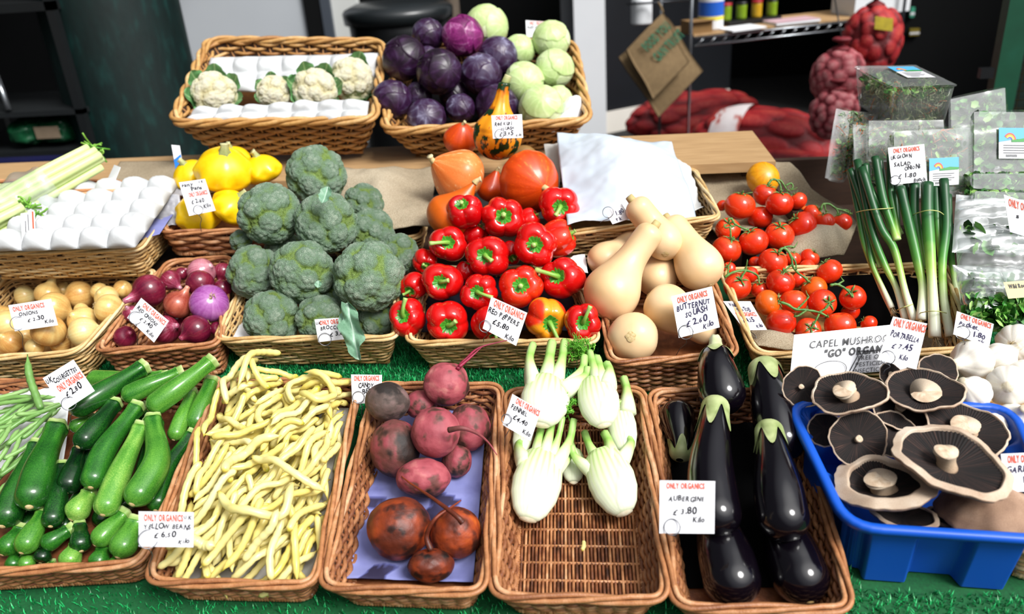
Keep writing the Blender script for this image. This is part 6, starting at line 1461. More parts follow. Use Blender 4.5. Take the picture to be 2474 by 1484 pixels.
card('price card for bags of leaves, next to the topmost garlic', [(2312, 752), (2401, 783), (2390, 838), (2303, 808)], 1.68, [(HD, .12, .24, .84, .22, 'r'), ('Pocket.', .10, .50, .56, .20, 'v'), ('1.80', .50, .78, .36, .20, 'v'), ('Pk', .66, .98, .20, .14, 'v')], (2325, 804), (2318, 858), fd=1.70, ringr=16)
card('price card for garlic, cut off by the edge of the view', [(2418, 1097), (2530, 1092), (2532, 1186), (2428, 1190)], 1.42, [(HD, .14, .24, .80, .20, 'r'), ('GARLIC', .10, .48, .62, .16, 'v'), ('BULB', .46, .74, .40, .15, 'v')])
card('price card for squash hanging on the patched gourd', [(1187, 279), (1261, 276), (1264, 333), (1191, 335)], 2.27, [(HD, .14, .20, .72, .17, 'r'), ('Red Kuri', .08, .44, .58, .17, 'k'), ('SQUASH', .28, .64, .44, .13, 'k'), ('£ 3.95', .22, .88, .46, .17, 'k'), ('Kilo', .76, .92, .20, .12, 'k')], (1207, 324), (1212, 350), fd=2.30, ringr=11)
card('price card standing behind the white cabbages', [(1270, 49), (1331, 53), (1330, 88), (1272, 90)], 3.06, [(HD, .14, .28, .72, .22, 'r'), ('RED OR', .06, .52, .50, .16, 'k'), ('WHITE', .40, .72, .40, .16, 'k')])
card('tall price card for spring onions behind their green tips', [(2145, 357), (2233, 348), (2240, 438), (2155, 447)], 2.02, [(HD, .14, .16, .74, .12, 'r'), ('UK GROWN', .05, .32, .58, .10, 'k'), ('SALAD', .12, .52, .48, .11, 'k'), ('ONIONS', .40, .64, .46, .11, 'k'), ('£ 1.80', .20, .84, .52, .13, 'k'), ('Bunch', .62, .98, .34, .11, 'k')], (2163, 436), None, ringr=11)
card('price card lying against the crumpled white paper sheet', [(1462, 512), (1502, 492), (1524, 528), (1480, 542)], 2.10, [('1.80', .40, .50, .5, .3, 'v'), ('Pk', .3, .85, .3, .26, 'v')], (1469, 513), (1450, 538), fd=2.13, ringr=13)
card('price card by the celery, seen nearly edge-on', [(276, 398), (291, 404), (270, 456), (252, 450)], [2.50, 2.46, 2.44, 2.48], [])
card('price card standing sideways on the white moulded tray', [(50, 516), (84, 511), (86, 575), (54, 590)], [2.16, 2.20, 2.18, 2.14], [(HD, .04, .95, .02, .02, 'r'), ('|line', [(.85, .05), (.85, .95)], .03, 0, 0, 'r'), ('|line', [(.5, .1), (.5, .8)], .012, 0, 0, 'k'), ('|line', [(.3, .3), (.3, .9)], .012, 0, 0, 'k')])
card('price card lying on the bags of leaves, cut off by the edge of the view', [(2425, 470), (2530, 505), (2520, 585), (2440, 560)], 1.92, [(HD, .12, .28, .84, .22, 'r'), ('s', .30, .55, .1, .14, 'k')])
# printed mushroom sign
def sg(t, org, X, Y, en):
    m = MB(); a = np.linspace(0, 2*np.pi, 40)                     # outline drawing of a mushroom
    P = np.array([org+X*(.34+.14*math.cos(q))+Y*(.86+.20*math.sin(q))+en*.001 for q in a]); m.tube(P, .0007, 4)
    for pts in ([(.50, .98), (.585, .50)], [(.53, .98), (.615, .52)], [(.565, .50), (.63, .50)], [(.615, .52), (.95, .51)]): m.tube([org+X*x+Y*y+en*.001 for x, y in pts], .0009, 4)
    m.build('line_drawing', INKGREY, t)
card('white printed card sign standing behind the mushrooms', [(1919, 809), (2200, 780), (2190, 893), (1908, 915)], [1.70, 1.72, 1.69, 1.68], [('CAPEL MUSHROOMS', .14, .34, .80, .17, 'g'), ('"GO" ORGANIC', .28, .57, .58, .17, 'G'), ('FREE OF', .57, .70, .21, .10, 'g'), ('PESTICIDES', .555, .84, .29, .10, 'g'), ('INSECTICIDES', .54, .98, .33, .10, 'g')], name='printed_sign', cat='sign', group=None, extra=sg)
# leaflet beside the cauliflower hamper
def lf(t, org, X, Y, en):
    m = MB(); m.add([org+X*a+Y*b+en*.0012 for a, b in ((0, .45), (1, .35), (1, .75), (0, .80))], [(0, 1, 2, 3)]); m.build('blue_band', mat('leaflet_blue', ['#1f78d0'], noise=None, attr=False), t, False)
    m = MB(); m.add([org+X*a+Y*b+en*.0012 for a, b in ((0, .80), (1, .75), (1, 1), (0, 1))], [(0, 1, 2, 3)]); m.build('green_band', mat('leaflet_green', ['#2fae52'], noise=None, attr=False), t, False)
card('blue, green and white leaflet standing beside the cauliflower hamper', [(414, 350), (434, 352), (446, 425), (430, 438)], 2.55, [], name='leaflet', cat='leaflet', group=None, extra=lf)
# ------------------------------------------------------------------ paper, trays, burlap
n3_ = n3
WTRAY = mat('white_pulp', ['#a9abac', '#c4c6c7', '#d4d5d6'], rough=.85, noise=(60, 3, .35), bump=(120, .12))
tray('fruit_tray', 'white moulded pulp fruit tray turned upside down over its basket', [at(120, 452, 2.50), at(436, 440, 2.50), at(326, 598, 2.13), at(-20, 608, 2.13)], WTRAY, 5, 5, .040, n3*.9+np.array([0, -.25, 0]), sharp=.62, wav=.006)
sheet('purple_tray', 'purple card tray showing under the white moulded tray', 'tray', [at(330, 520, 2.40), at(420, 515, 2.40), at(385, 565, 2.26), at(300, 598, 2.20)], PURP, amp=.006)
sheet('carrier_bag', 'crumpled grey plastic bag between the white tray and the patty pans', 'bag', [at(385, 455, 2.46), at(436, 450, 2.46), at(432, 530, 2.35), at(372, 540, 2.33)], mat('grey_plastic', ['#5c5c60', '#9a9aa0', '#d8d8dc'], rough=.3, noise=(40, 3, .9)), amp=.03, freq=16)
tray('pulp_tray', 'white moulded pulp tray leaning at the rear of the cauliflower hamper', [at(508, 140, 2.98), at(915, 130, 2.98), at(905, 215, 2.88), at(500, 225, 2.86)], WTRAY, 7, 2, .030, n4*.5+np.array([0, -.7, 0]), sharp=.7, wav=.012, seed=2)
tray('pulp_tray', 'white pulp tray edge along the front of the cauliflower hamper', [at(470, 262, 2.68), at(890, 243, 2.68), at(886, 298, 2.63), at(445, 300, 2.63)], WTRAY, 7, 2, .022, n4*.8+np.array([0, -.4, 0]), sharp=.7, wav=.014, seed=7)
sheet('tissue_paper', 'white tissue paper in the corner of the cabbage hamper', 'paper', [at(1360, 230, 2.76), at(1415, 225, 2.78), at(1405, 300, 2.66), at(1335, 305, 2.64)], PAPER, amp=.03, freq=16, bulge=.04)
sheet('paper_sheet', 'crumpled white paper sheet over the golden basket beside the squashes', 'paper', [at(1345, 322, 2.50), at(1622, 340, 2.48), at(1692, 512, 2.20), at(1372, 546, 2.12)], mat('blue_white_paper', ['#98a6b4', '#bcc7d2', '#d3dae2'], rough=.55, noise=(9, 3, .4)), 70, 70, amp=.028, freq=7, bulge=.07, seed=3)
sheet('paper_sheet', 'greyish paper sheet showing at the near side under the white one', 'paper', [at(1312, 345, 2.56), at(1352, 338, 2.53), at(1352, 500, 2.30), at(1328, 500, 2.32)], GREYP, amp=.02, freq=9)
sheet('paper_sheet', 'pale crumpled paper sheet under the white one towards the tomatoes', 'paper', [at(1590, 350, 2.54), at(1665, 400, 2.50), at(1700, 500, 2.28), at(1610, 520, 2.24)], mat('pale_paper', ['#b4b3b0', '#d6d5d2', '#e8e7e5'], rough=.8, noise=(25, 3, .6)), amp=.03, freq=12, seed=5)
sheet('paper_scrap', 'scrap of white paper between the peppers and the butternuts', 'paper', [at(1378, 622, 2.16), at(1412, 612, 2.16), at(1420, 660, 2.10), at(1380, 650, 2.10)], PAPER, amp=.012, freq=18)
sheet('paper_liner', 'white paper liner at the corner of the broccoli basket', 'paper', [ath(600, 750, .03), ath(660, 750, .03), ath(610, 815, .10), ath(560, 815, .10)], PAPER, amp=.01)
WB = lambda u, v: .004*np.sin(u*13+v*4)+.010*np.sin(v*7+u*2)
sheet('burlap_cloth', 'burlap cloth draped over the small basket behind the broccoli', 'cloth', [at(780, 408, 2.60), at(1050, 408, 2.60), at(1040, 548, 2.27), at(850, 575, 2.25)], BURL, 60, 60, amp=.026, bulge=.05, freq=6, fn=WB, thick=.004, group='burlap cloths')
sheet('burlap_cloth', 'burlap cloth over the table end behind the tomatoes', 'cloth', [at(1605, 392, 2.64), at(1905, 396, 2.60), at(2075, 530, 2.34), at(1730, 560, 2.26)], BURL, 60, 60, amp=.035, freq=5, fn=WB, thick=.004, group='burlap cloths', seed=4)
sheet('burlap_cloth', 'roll of burlap under the big wet tomato', 'cloth', [at(1900, 560, 2.26), at(2070, 540, 2.30), at(2040, 610, 2.16), at(1900, 622, 2.14)], BURL, 40, 40, amp=.014, freq=8, bulge=.045, thick=.004, group='burlap cloths', seed=8)
sheet('burlap_cloth', 'burlap edge lining the front of the tomato basket', 'cloth', [at(1800, 790, 2.00), at(1935, 800, 1.98), at(1930, 845, 1.90), at(1830, 835, 1.90)], BURL, 40, 30, amp=.012, freq=9, bulge=.02, thick=.004, group='burlap cloths', seed=6)
sheet('burlap_cloth', 'scrap of burlap at the feet of the spring onions', 'cloth', [at(2225, 820, 1.95), at(2290, 815, 1.95), at(2300, 858, 1.87), at(2235, 860, 1.87)], BURL, 24, 24, amp=.012, freq=14, thick=.004, group='burlap cloths', seed=9)
sheet('burlap_cloth', 'flat pale burlap on the table under the egg-white tray and cauliflower hamper', 'cloth', [at(290, 390, 2.80), at(470, 388, 2.80), at(440, 470, 2.55), at(240, 475, 2.55)], BURL, 40, 30, amp=.006, freq=6, thick=.003, group='burlap cloths', seed=12)

sheet('dark_sheet', 'black sheet standing for the shade in the gap between the tomatoes and the spring onions', 'liner', [ath(1990, 668, .100), ath(2275, 654, .100), ath(2275, 800, .016), ath(2010, 800, .016)], mat('shade_black', ['#060607']), amp=.012, freq=7)  # added black sheet, darkens the gap in place of real shade
sheet('dark_sheet', 'black sheet standing for the shade in the bottom of the cabbage hamper', 'liner', [at(985, 165, 3.08), at(1365, 160, 3.08), at(1370, 285, 2.84), at(965, 300, 2.84)], mat('shade_black', ['#060607']), amp=.01, freq=7)  # added black sheet, shade painted in below the cabbages
sheet('dark_sheet', 'dark blue card liner at the bottom of the red pepper basket', 'liner', [at(1040, 640, 2.24), at(1390, 640, 2.22), at(1430, 800, 2.04), at(1000, 800, 2.05)], mat('navy_card', ['#0b0c20', '#15172e'], rough=.8, noise=(20, 3, .5)), amp=.01, freq=7)
# ------------------------------------------------------------------ spring onions
SPR = mat('spring_onion_stalk', [(0, '#f2f2e2'), (.22, '#e4efc0'), (.4, '#a8cf62'), (.58, '#4f8f3a'), (.78, '#2a6430'), (1, '#1d4a28')], rough=.35, noise=(50, 2, .10), stretch=(1, 1, .15), spec=.5)
BAND = mat('rubber_band', ['#a8b060', '#d6d890'], rough=.5, noise=(20, 1, .3))
Z = zp(1900, 340, 2.747)
def bunch(label, stalks, bands, d0, d1):
    dd = lambda y: d0+(d1-d0)*np.clip((1250-y)/1150, 0, 1); pts0 = np.array([at(*Z(*s[0]), dd(s[0][1])) for s in stalks]); o = pts0.mean(0)
    t = thing('spring_onion_bunch', label, 'spring onions', o, group='spring onion bunches')
    for i, s in enumerate(stalks):
        off = s[-1]; r = s[-2]; pts = s[:-2]
        P = bez([at(*Z(x, y), dd(y)+off) for x, y in pts], 30)-o; x = np.linspace(0, 1, 30); R = r/2.747*2/FPX
        g = s_start = .0 if pts[0][1] > 1050 else .32
        m = MB(); m.tube(P, R*(1.0-.22*np.exp(-((x-.30)/.18)**2)+.25*np.exp(-(x/.05)**2)*0)*(1+.05*sm(.9, 1, x)), 12, v=np.repeat(np.clip(s_start+(1-s_start)*x**1.05*1.15, 0, 1), 12), mod=lambda a, th: 1+.06*np.cos(2*th))
        ob = m.build('onion_stalk', SPR, t)
        if g == 0:
            q = MB(); rg = np.random.default_rng(i)
            for k in range(14):
                a = rg.normal(0, 1, 3)*.008; e = P[0]-(P[2]-P[0])/np.linalg.norm(P[2]-P[0])*.02+a; q.tube(bez([P[0]+a*.3, (P[0]+e)/2+rg.normal(0, .002, 3), e], 5), .0006, 4, v=rg.random())
            q.build('root_tuft', ROOT, ob)
    for b in bands:
        m = MB(); m.tube(bez([at(*Z(x, y), dd(y)+o_)-o for x, y, o_ in b], 24), .0012, 6); m.build('rubber_band', BAND, t)
bunch('bunch of spring onions leaning nearest the tomatoes, held by a rubber band', [
 [(850, 1195), (790, 1010), (715, 720), (620, 560), (500, 180), 26, -.02], [(790, 1185), (730, 980), (650, 820), (570, 600), (470, 130), 24, 0], [(735, 660), (700, 560), (640, 380), (590, 110), 26, -.03], [(700, 600), (650, 480), (545, 300), (525, 160), 24, -.015],
 [(740, 640), (725, 520), (690, 330), (690, 95), 22, -.01], [(630, 840), (560, 650), (500, 420), (425, 190), 22, .015], [(700, 1110), (640, 980), (570, 820), (540, 640), (455, 200), 20, .02], [(715, 1150), (620, 960), (520, 700), (470, 450), (420, 200), 20, .03], [(740, 620), (670, 430), (640, 260), (620, 130), 20, .01], [(760, 620), (740, 560), (735, 480), (715, 250), 18, .02]],
 [[(465, 475, .02), (520, 463, -.02), (600, 455, -.045), (670, 450, -.045), (715, 447, -.01)], [(735, 1125, 0), (780, 1105, -.03), (840, 1085, -.03)]], 1.93, 2.08)
bunch('bunch of spring onions with three thick white feet, next to the bags of leaves', [
 [(985, 1305), (970, 1000), (950, 690), (935, 480), (935, 285), 36, -.03], [(1085, 1300), (1040, 1020), (1035, 800), (1060, 560), (1045, 260), 28, -.02], [(895, 1190), (905, 980), (870, 800), (800, 500), (755, 310), 30, -.01], [(910, 850), (880, 650), (850, 480), (850, 290), 30, .0],
 [(1035, 800), (1005, 600), (995, 450), (990, 310), 24, -.005], [(920, 720), (860, 560), (810, 420), (795, 270), 20, .02], [(1150, 1090), (1110, 900), (1090, 700), (1075, 360), 20, .03], [(1110, 1220), (1060, 1080), (1040, 900), (1030, 640), (1040, 330), 22, .03]],
 [[(825, 500, .01), (870, 480, -.03), (940, 463, -.06), (1010, 470, -.05), (1060, 505, -.01)], [(865, 1150, 0), (930, 1135, -.045), (1000, 1132, -.06), (1062, 1145, -.03)]], 1.90, 2.06)

# ------------------------------------------------------------------ packs and bags of salad
def clear(name, col, a, rough):
    m = bpy.data.materials.new(name); m.use_nodes = True; n = m.node_tree; N = n.nodes; b = N['Principled BSDF']
    b.inputs['Base Color'].default_value = lin(col); b.inputs['Roughness'].default_value = rough; b.inputs['Specular IOR Level'].default_value = .8
    lw = N.new('ShaderNodeLayerWeight'); lw.inputs['Blend'].default_value = .35
    mr = N.new('ShaderNodeMapRange'); mr.inputs['To Min'].default_value = a; mr.inputs['To Max'].default_value = min(1, a+.45); n.links.new(lw.outputs['Facing'], mr.inputs['Value'])
    n.links.new(mr.outputs['Result'], b.inputs['Alpha']); return m
CLR = clear('clear_plastic', '#e4eaea', .10, .12); FILM = clear('clear_film', '#eef2f2', .16, .15); BAGF = clear('bag_film', '#f4f8f8', .20, .14)
SALG = mat('salad_leaf', ['#123a10', '#2f7a24', '#64a842', '#a8d074'], rough=.5, noise=(30, 2, .4)); SALM = mat('sprout_mix', ['#2a3a18', '#6a7c4c', '#a8ac84', '#c8c4a4'], rough=.6, noise=(30, 2, .4)); CARR = mat('carrot_shreds', ['#c8581c', '#ea8a3c'], rough=.5, noise=(30, 2, .4))
SKY_ = mat('label_blue', ['#5ab0e0'], rough=.4, noise=None, attr=False); HILL = mat('label_green', ['#3f9a4a'], rough=.4, noise=None, attr=False)
RB = [mat('label_'+n_, [c], rough=.4, noise=None, attr=False) for n_, c in (('red', '#d84a4a'), ('orange', '#f0a030'), ('yellow', '#f0dc50'), ('violet', '#7a5ab0'))]
def gloss_clear(name, lo, hi, white):
    m = bpy.data.materials.new(name); m.use_nodes = True; n = m.node_tree; N = n.nodes; N.clear(); o = N.new('ShaderNodeOutputMaterial')
    t = N.new('ShaderNodeBsdfTransparent'); t.inputs['Color'].default_value = (.96, .98, .97, 1); g = N.new('ShaderNodeBsdfGlossy'); g.inputs['Roughness'].default_value = .14; d = N.new('ShaderNodeBsdfDiffuse'); d.inputs['Color'].default_value = (.9, .93, .93, 1)
    lw = N.new('ShaderNodeLayerWeight'); lw.inputs['Blend'].default_value = .3; mr = N.new('ShaderNodeMapRange'); mr.inputs['To Min'].default_value = lo; mr.inputs['To Max'].default_value = hi
    a = N.new('ShaderNodeMixShader'); b = N.new('ShaderNodeMixShader'); a.inputs[0].default_value = white
    n.links.new(t.outputs[0], a.inputs[1]); n.links.new(d.outputs[0], a.inputs[2]); n.links.new(lw.outputs['Facing'], mr.inputs['Value']); n.links.new(mr.outputs[0], b.inputs[0])
    n.links.new(a.outputs[0], b.inputs[1]); n.links.new(g.outputs[0], b.inputs[2]); n.links.new(b.outputs[0], o.inputs['Surface']); return m
CLR = gloss_clear('clear_plastic_tray', .07, .40, .10); FILM = gloss_clear('clear_film_wrap', .12, .40, .14); BAGF = gloss_clear('bag_film_clear', .16, .45, .12); BAGW = gloss_clear('bag_film_glare', .30, .55, .42)  # the glare film is whitened to paint glare on the bag
def leaf_fill(mb, box8, n, size, rg, strands=False):
    """fills a hexahedron (8 world corners) with small leaves or shreds"""
    B = np.asarray(box8)
    for i in range(n):
        a, b, c = rg.random(3); c = c**.6
        p = ((B[0]*(1-a)+B[1]*a)*(1-b)+(B[3]*(1-a)+B[2]*a)*b)*(1-c)+((B[4]*(1-a)+B[5]*a)*(1-b)+(B[7]*(1-a)+B[6]*a)*b)*c
        if strands:
            e = rg.normal(0, 1, 3); e[2] = abs(e[2])*1.3; e /= np.linalg.norm(e); L = size*rg.uniform(.6, 1.6); k = rg.normal(0, .25, 3)*L
            mb.tube(bez([p-e*L/2, p+k, p+e*L/2], 5), .0009, 3, v=rg.random())
        else:
            x = rg.normal(0, 1, 3); x /= np.linalg.norm(x); y = np.cross(x, rg.normal(0, 1, 3)); y /= np.linalg.norm(y); z = np.cross(x, y); L = size*rg.uniform(.6, 1.3); t = np.linspace(-1, 1, 5)
            V = []
            for q in t:
                w_ = L*.42*math.sqrt(max(0, 1-q*q))+.0004
                for s in (-1, 0, 1): V.append(p+x*q*L*.6+y*s*w_+z*(L*.12*(q*q)+abs(s)*w_*.25))
            mb.add(V, _quads(5, 3, False, False), rg.random())
def label_on(t, O, A, X, Y, en, rainbow=True):
    """printed label with its top-left at A, spanning X and Y"""
    q = lambda a, b, l=.001: A+X*a+Y*b+en*l-O
    lb = MB().add([q(0, 0, 0), q(1, 0, 0), q(1, 1, 0), q(0, 1, 0)], [(0, 1, 2, 3)]).build('label', CARD, t, False)
    MB().add([q(0, 0), q(1, 0), q(1, .42), q(.5, .36), q(0, .46)], [(0, 1, 2, 3, 4)]).build('sky_panel', SKY_, lb, False)
    MB().add([q(.35, .40, .0013), q(.7, .33, .0013), q(1, .36, .0013), q(1, .44, .0013), q(.35, .46, .0013)], [(0, 1, 2, 3, 4)]).build('hill', HILL, lb, False)
    if rainbow:
        for i, m in enumerate(RB):
            a = np.linspace(.1, 2.6, 12); r1, r2 = .17-.03*i, .14-.03*i; V = []
            for g in a: V += [q(.30+r1*math.cos(g), .40-r1*1.4*math.sin(g), .0016), q(.30+r2*math.cos(g), .40-r2*1.4*math.sin(g), .0016)]
            MB().add(V, [(2*k, 2*k+1, 2*k+3, 2*k+2) for k in range(11)]).build('rainbow_band', m, lb, False)
    m = MB()
    for k in range(4): m.add([q(.12, .56+k*.08), q(.85-.1*(k % 2), .56+k*.08), q(.85-.1*(k % 2), .58+k*.08), q(.12, .58+k*.08)], [(0, 1, 2, 3)])
    for k in range(9): m.add([q(.2+k*.035, .86), q(.215+k*.035, .86), q(.215+k*.035, .95), q(.2+k*.035, .95)], [(0, 1, 2, 3)])
    m.build('printed_text', INKGREY, lb, False)
def pack(label, F4, depth_vec, fill, n, lab=None, seed=0, carrot=0, size=.016, group='clear plastic salad packs'):
    """clear tray: F4 its lidded face (tl,tr,br,bl world), depth_vec from the lid to the base"""
    F4 = np.array(F4); dv = np.asarray(depth_vec, float); c = F4.mean(0); Bk = c+(F4-c)*.88+dv; O = (c+Bk.mean(0))/2
    t = thing('salad_pack', label, 'salad pack', O, group=group); rg = np.random.default_rng(seed)
    lt, _ = resample(round_loop(F4, .018, 0), 120); lb_, _ = resample(round_loop(Bk, .018, 0), 120); dn = dv/np.linalg.norm(dv)
    out = lt-c; out -= np.outer(out @ dn, dn); out /= np.linalg.norm(out, axis=1, keepdims=True)
    rows = [lt+out*.006-dn*.0015, lt+out*.006+dn*.001, lt+dn*.001, lt*.93+lb_*.07, lt*.5+lb_*.5, lb_]
    mb = MB(); mb.add(np.concatenate(rows)-O, _quads(6, 120, False, True)); mb.F.append(tuple(range(600, 720))); mb.M.append(0); mb.build('plastic_tray', CLR, t)
    u, v = np.meshgrid(np.linspace(0, 1, 30), np.linspace(0, 1, 30)); u, v = u[..., None], v[..., None]
    P = F4[0]*(1-u)*(1-v)+F4[1]*u*(1-v)+F4[2]*u*v+F4[3]*(1-u)*v-dn*.003; P = P-dn*(.006*(np.abs(fbm(P*22+seed, 3)-.5)))[..., None]
    MB().add(P.reshape(-1, 3)-O, _quads(30, 30, False, False)).build('film_lid', FILM, t)
    inner = np.vstack([c+(F4-c)*.92+dv*.10, Bk*.93+Bk.mean(0)*.07-dv*.05])
    m = MB(); leaf_fill(m, inner[[4, 5, 6, 7, 0, 1, 2, 3]]-O, n, size, rg, fill == 's'); tag(m.build('salad_leaves', SALM if fill == 's' else SALG, t), kind='stuff')
    if fill == 's':
        m = MB(); top_ = inner.copy(); top_[4:] = top_[:4]*.55+top_[4:]*.45; leaf_fill(m, top_[[4, 5, 6, 7, 0, 1, 2, 3]]-O, n//3, .015, rg); tag(m.build('cress_leaves', SALG, t), kind='stuff')
    if carrot:
        m = MB(); sub = inner.copy(); leaf_fill(m, sub[[4, 5, 6, 7, 0, 1, 2, 3]]-O, carrot, .03, rg, True); tag(m.build('carrot_shreds', CARR, t), kind='stuff')
    if lab:
        a, b, w_, h_ = lab; X = F4[1]-F4[0]; Y = F4[3]-F4[0]; label_on(t, O, F4[0]+X*a+Y*b-dn*.009, X*w_, Y*h_, -dn)
    return t
A4 = lambda q, d: [at(x, y, dd) for (x, y), dd in zip(q, [d]*4 if np.isscalar(d) else d)]
dn_ = np.array([0, .3, -1.])
pack('clear pack of sprouted salad lying flat on top of the heap of packs', A4([(2063, 162), (2212, 160), (2312, 208), (2158, 214)], [2.50, 2.46, 2.22, 2.26]), np.array([.0, -.015, -.105]), 's', 900, (.42, .18, .42, .5), 1, 60, .022)
pack('clear pack of mixed leaves at the rear, leaning behind the flat one', A4([(2296, 240), (2428, 212), (2436, 405), (2300, 410)], 2.30), np.array([.02, .07, -.02]), 'l', 520, (.40, .62, .45, .5), 2, 0, .018)
pack('big clear pack of dark green leaves with a rainbow label, above the flat packs', A4([(2352, 270), (2560, 272), (2560, 420), (2352, 418)], 2.12), np.array([.01, .07, -.02]), 'l', 900, (.28, .26, .42, .5), 3, 0, .020)
pack('clear pack with a folded white film, behind the carrot salad', A4([(2098, 292), (2278, 290), (2285, 380), (2098, 390)], 2.26), np.array([.0, .07, -.02]), 's', 420, None, 4, 20, .022)
pack('clear pack of carrot and leaf salad with a rainbow label, behind the spring onions', A4([(2158, 318), (2345, 308), (2348, 470), (2160, 476)], 2.13), np.array([0, .075, -.02]), 'l', 620, (.44, .44, .38, .42), 5, 110, .018)
pack('clear pack of leaves stacked flat, just under the big one', A4([(2350, 420), (2560, 418), (2560, 462), (2350, 455)], 2.06), np.array([0, .10, -.03]), 'l', 460, None, 6, 0, .018)
pack('clear pack of leaves stacked flat, lowest of the pile', A4([(2355, 462), (2560, 468), (2560, 505), (2350, 490)], 2.02), np.array([0, .10, -.03]), 'l', 460, None, 7, 0, .018)
pack('dark wrapped salad pack standing on its side nearest the tomatoes', A4([(2022, 262), (2058, 270), (2040, 440), (1995, 430)], 2.36), np.array([.09, .05, -.01]), 's', 600, None, 8, 90, .02)
pack('dark wrapped salad pack standing on its side, second from the tomatoes', A4([(2062, 300), (2108, 305), (2108, 470), (2070, 460)], 2.28), np.array([.06, .06, -.01]), 's', 600, None, 9, 90, .02)
# loose bags of leaves
def bag(label, Q, d, bulge, n, seed, lab=None, mfilm=None):
    C = np.array(A4(Q, d)); O = C.mean(0); ex = C[1]-C[0]; ey_ = C[3]-C[0]; en = np.cross(ey_, ex); en /= np.linalg.norm(en)
    if en @ FW > 0: en = -en
    t = thing('salad_bag', label, 'bag of salad', O, group='clear bags of salad leaves'); rg = np.random.default_rng(seed)
    u, v = np.meshgrid(np.linspace(0, 1, 60), np.linspace(0, 1, 60)); u_, v_ = u[..., None], v[..., None]
    P = C[0]*(1-u_)*(1-v_)+C[1]*u_*(1-v_)+C[2]*u_*v_+C[3]*(1-u_)*v_-O; sh = (np.sin(np.pi*np.clip(u, 0, 1))**.5*np.sin(np.pi*np.clip(v, 0, 1))**.6)
    cr_ = .016*(fbm(P*20+seed, 4)-.5)*2-.018*np.abs(fbm(P*11+seed+9, 3)-.5)*2+.010*np.sin(v*34+4*fbm(P*6+seed, 2))*sm(1, .2, v)
    Ft = P+en*((bulge*.6*sh+cr_*sh)[..., None]); Bk = P-en*(bulge*.5*sh)[..., None]
    mb = MB(); mb.add(Ft.reshape(-1, 3), _quads(60, 60, False, False)); mb.add(Bk.reshape(-1, 3), _quads(60, 60, False, False)[:, ::-1]); mb.build('bag_film', mfilm or BAGF, t)
    m = MB(); lo = np.array([C[0]*.45+C[3]*.55, C[1]*.45+C[2]*.55, C[2], C[3]])-O; ce = lo.mean(0); lo = ce+(lo-ce)*.85
    leaf_fill(m, np.vstack([lo-en*bulge*.3, lo+en*bulge*.35]), n, .030, rg); tag(m.build('salad_leaves', SALG, t), kind='stuff')
    if lab:
        q = [at(x, y, dd) for x, y, dd in lab[0]]; k = MB().add(np.array(q)-O, [(0, 1, 2, 3)]).build('label', lab[1], t, False)
        X, Y = q[1]-q[0], q[3]-q[0]; m = MB(); write(m, lab[2], q[0]-O, X/np.linalg.norm(X), Y/np.linalg.norm(Y), en, .12*np.linalg.norm(X), .42*np.linalg.norm(Y), .72*np.linalg.norm(X), .26*np.linalg.norm(Y), 1); m.build('printed_text', INKGREY, k, False)
bag('large clear bag of leaves with a tan label, lying in front of the packs', [(2305, 560), (2560, 550), (2570, 800), (2325, 770)], [1.98, 1.98, 1.80, 1.82], .07, 420, 3, ([(2424, 682, 1.78), (2500, 676, 1.78), (2512, 716, 1.77), (2436, 722, 1.77)], mat('tan_label', ['#dcc890'], rough=.6, noise=None, attr=False), 'Wild Rocket'))
bag('clear bag of leaves, glare painted white into its film, above the one with the tan label', [(2310, 470), (2560, 490), (2560, 620), (2300, 610)], [2.06, 2.06, 1.94, 1.94], .06, 60, 6, None, BAGW)
bag('clear bag of leaves reaching down to the garlic', [(2300, 640), (2420, 650), (2450, 800), (2345, 790)], [1.90, 1.88, 1.76, 1.78], .05, 260, 9)
# crate behind them
cw = thing('wooden_crate', 'dark wooden crate holding the packs of salad above the tomato basket', 'crate', (0, 0, 0))
p = at(2250, 480, 2.2); cw.location = (p[0]+.02, p[1]+.16, 0)
for nm, lo, hi in (('side_board', (-.34, -.14, .68), (.60, -.11, .80)), ('side_board', (-.34, .36, .68), (.60, .39, .86)), ('end_board', (-.37, -.14, .68), (-.34, .39, .86)), ('end_board', (.57, -.14, .68), (.60, .39, .86)), ('base_board', (-.34, -.11, .68), (.57, .36, .70)), ('leg', (-.33, -.08, 0), (-.28, -.03, .68)), ('leg', (.5, -.08, 0), (.55, -.03, .68)), ('leg', (-.33, .3, 0), (-.28, .35, .68)), ('leg', (.5, .3, 0), (.55, .35, .68))):
    MB().box(lo, hi).build(nm, M_WOODD, cw, False)

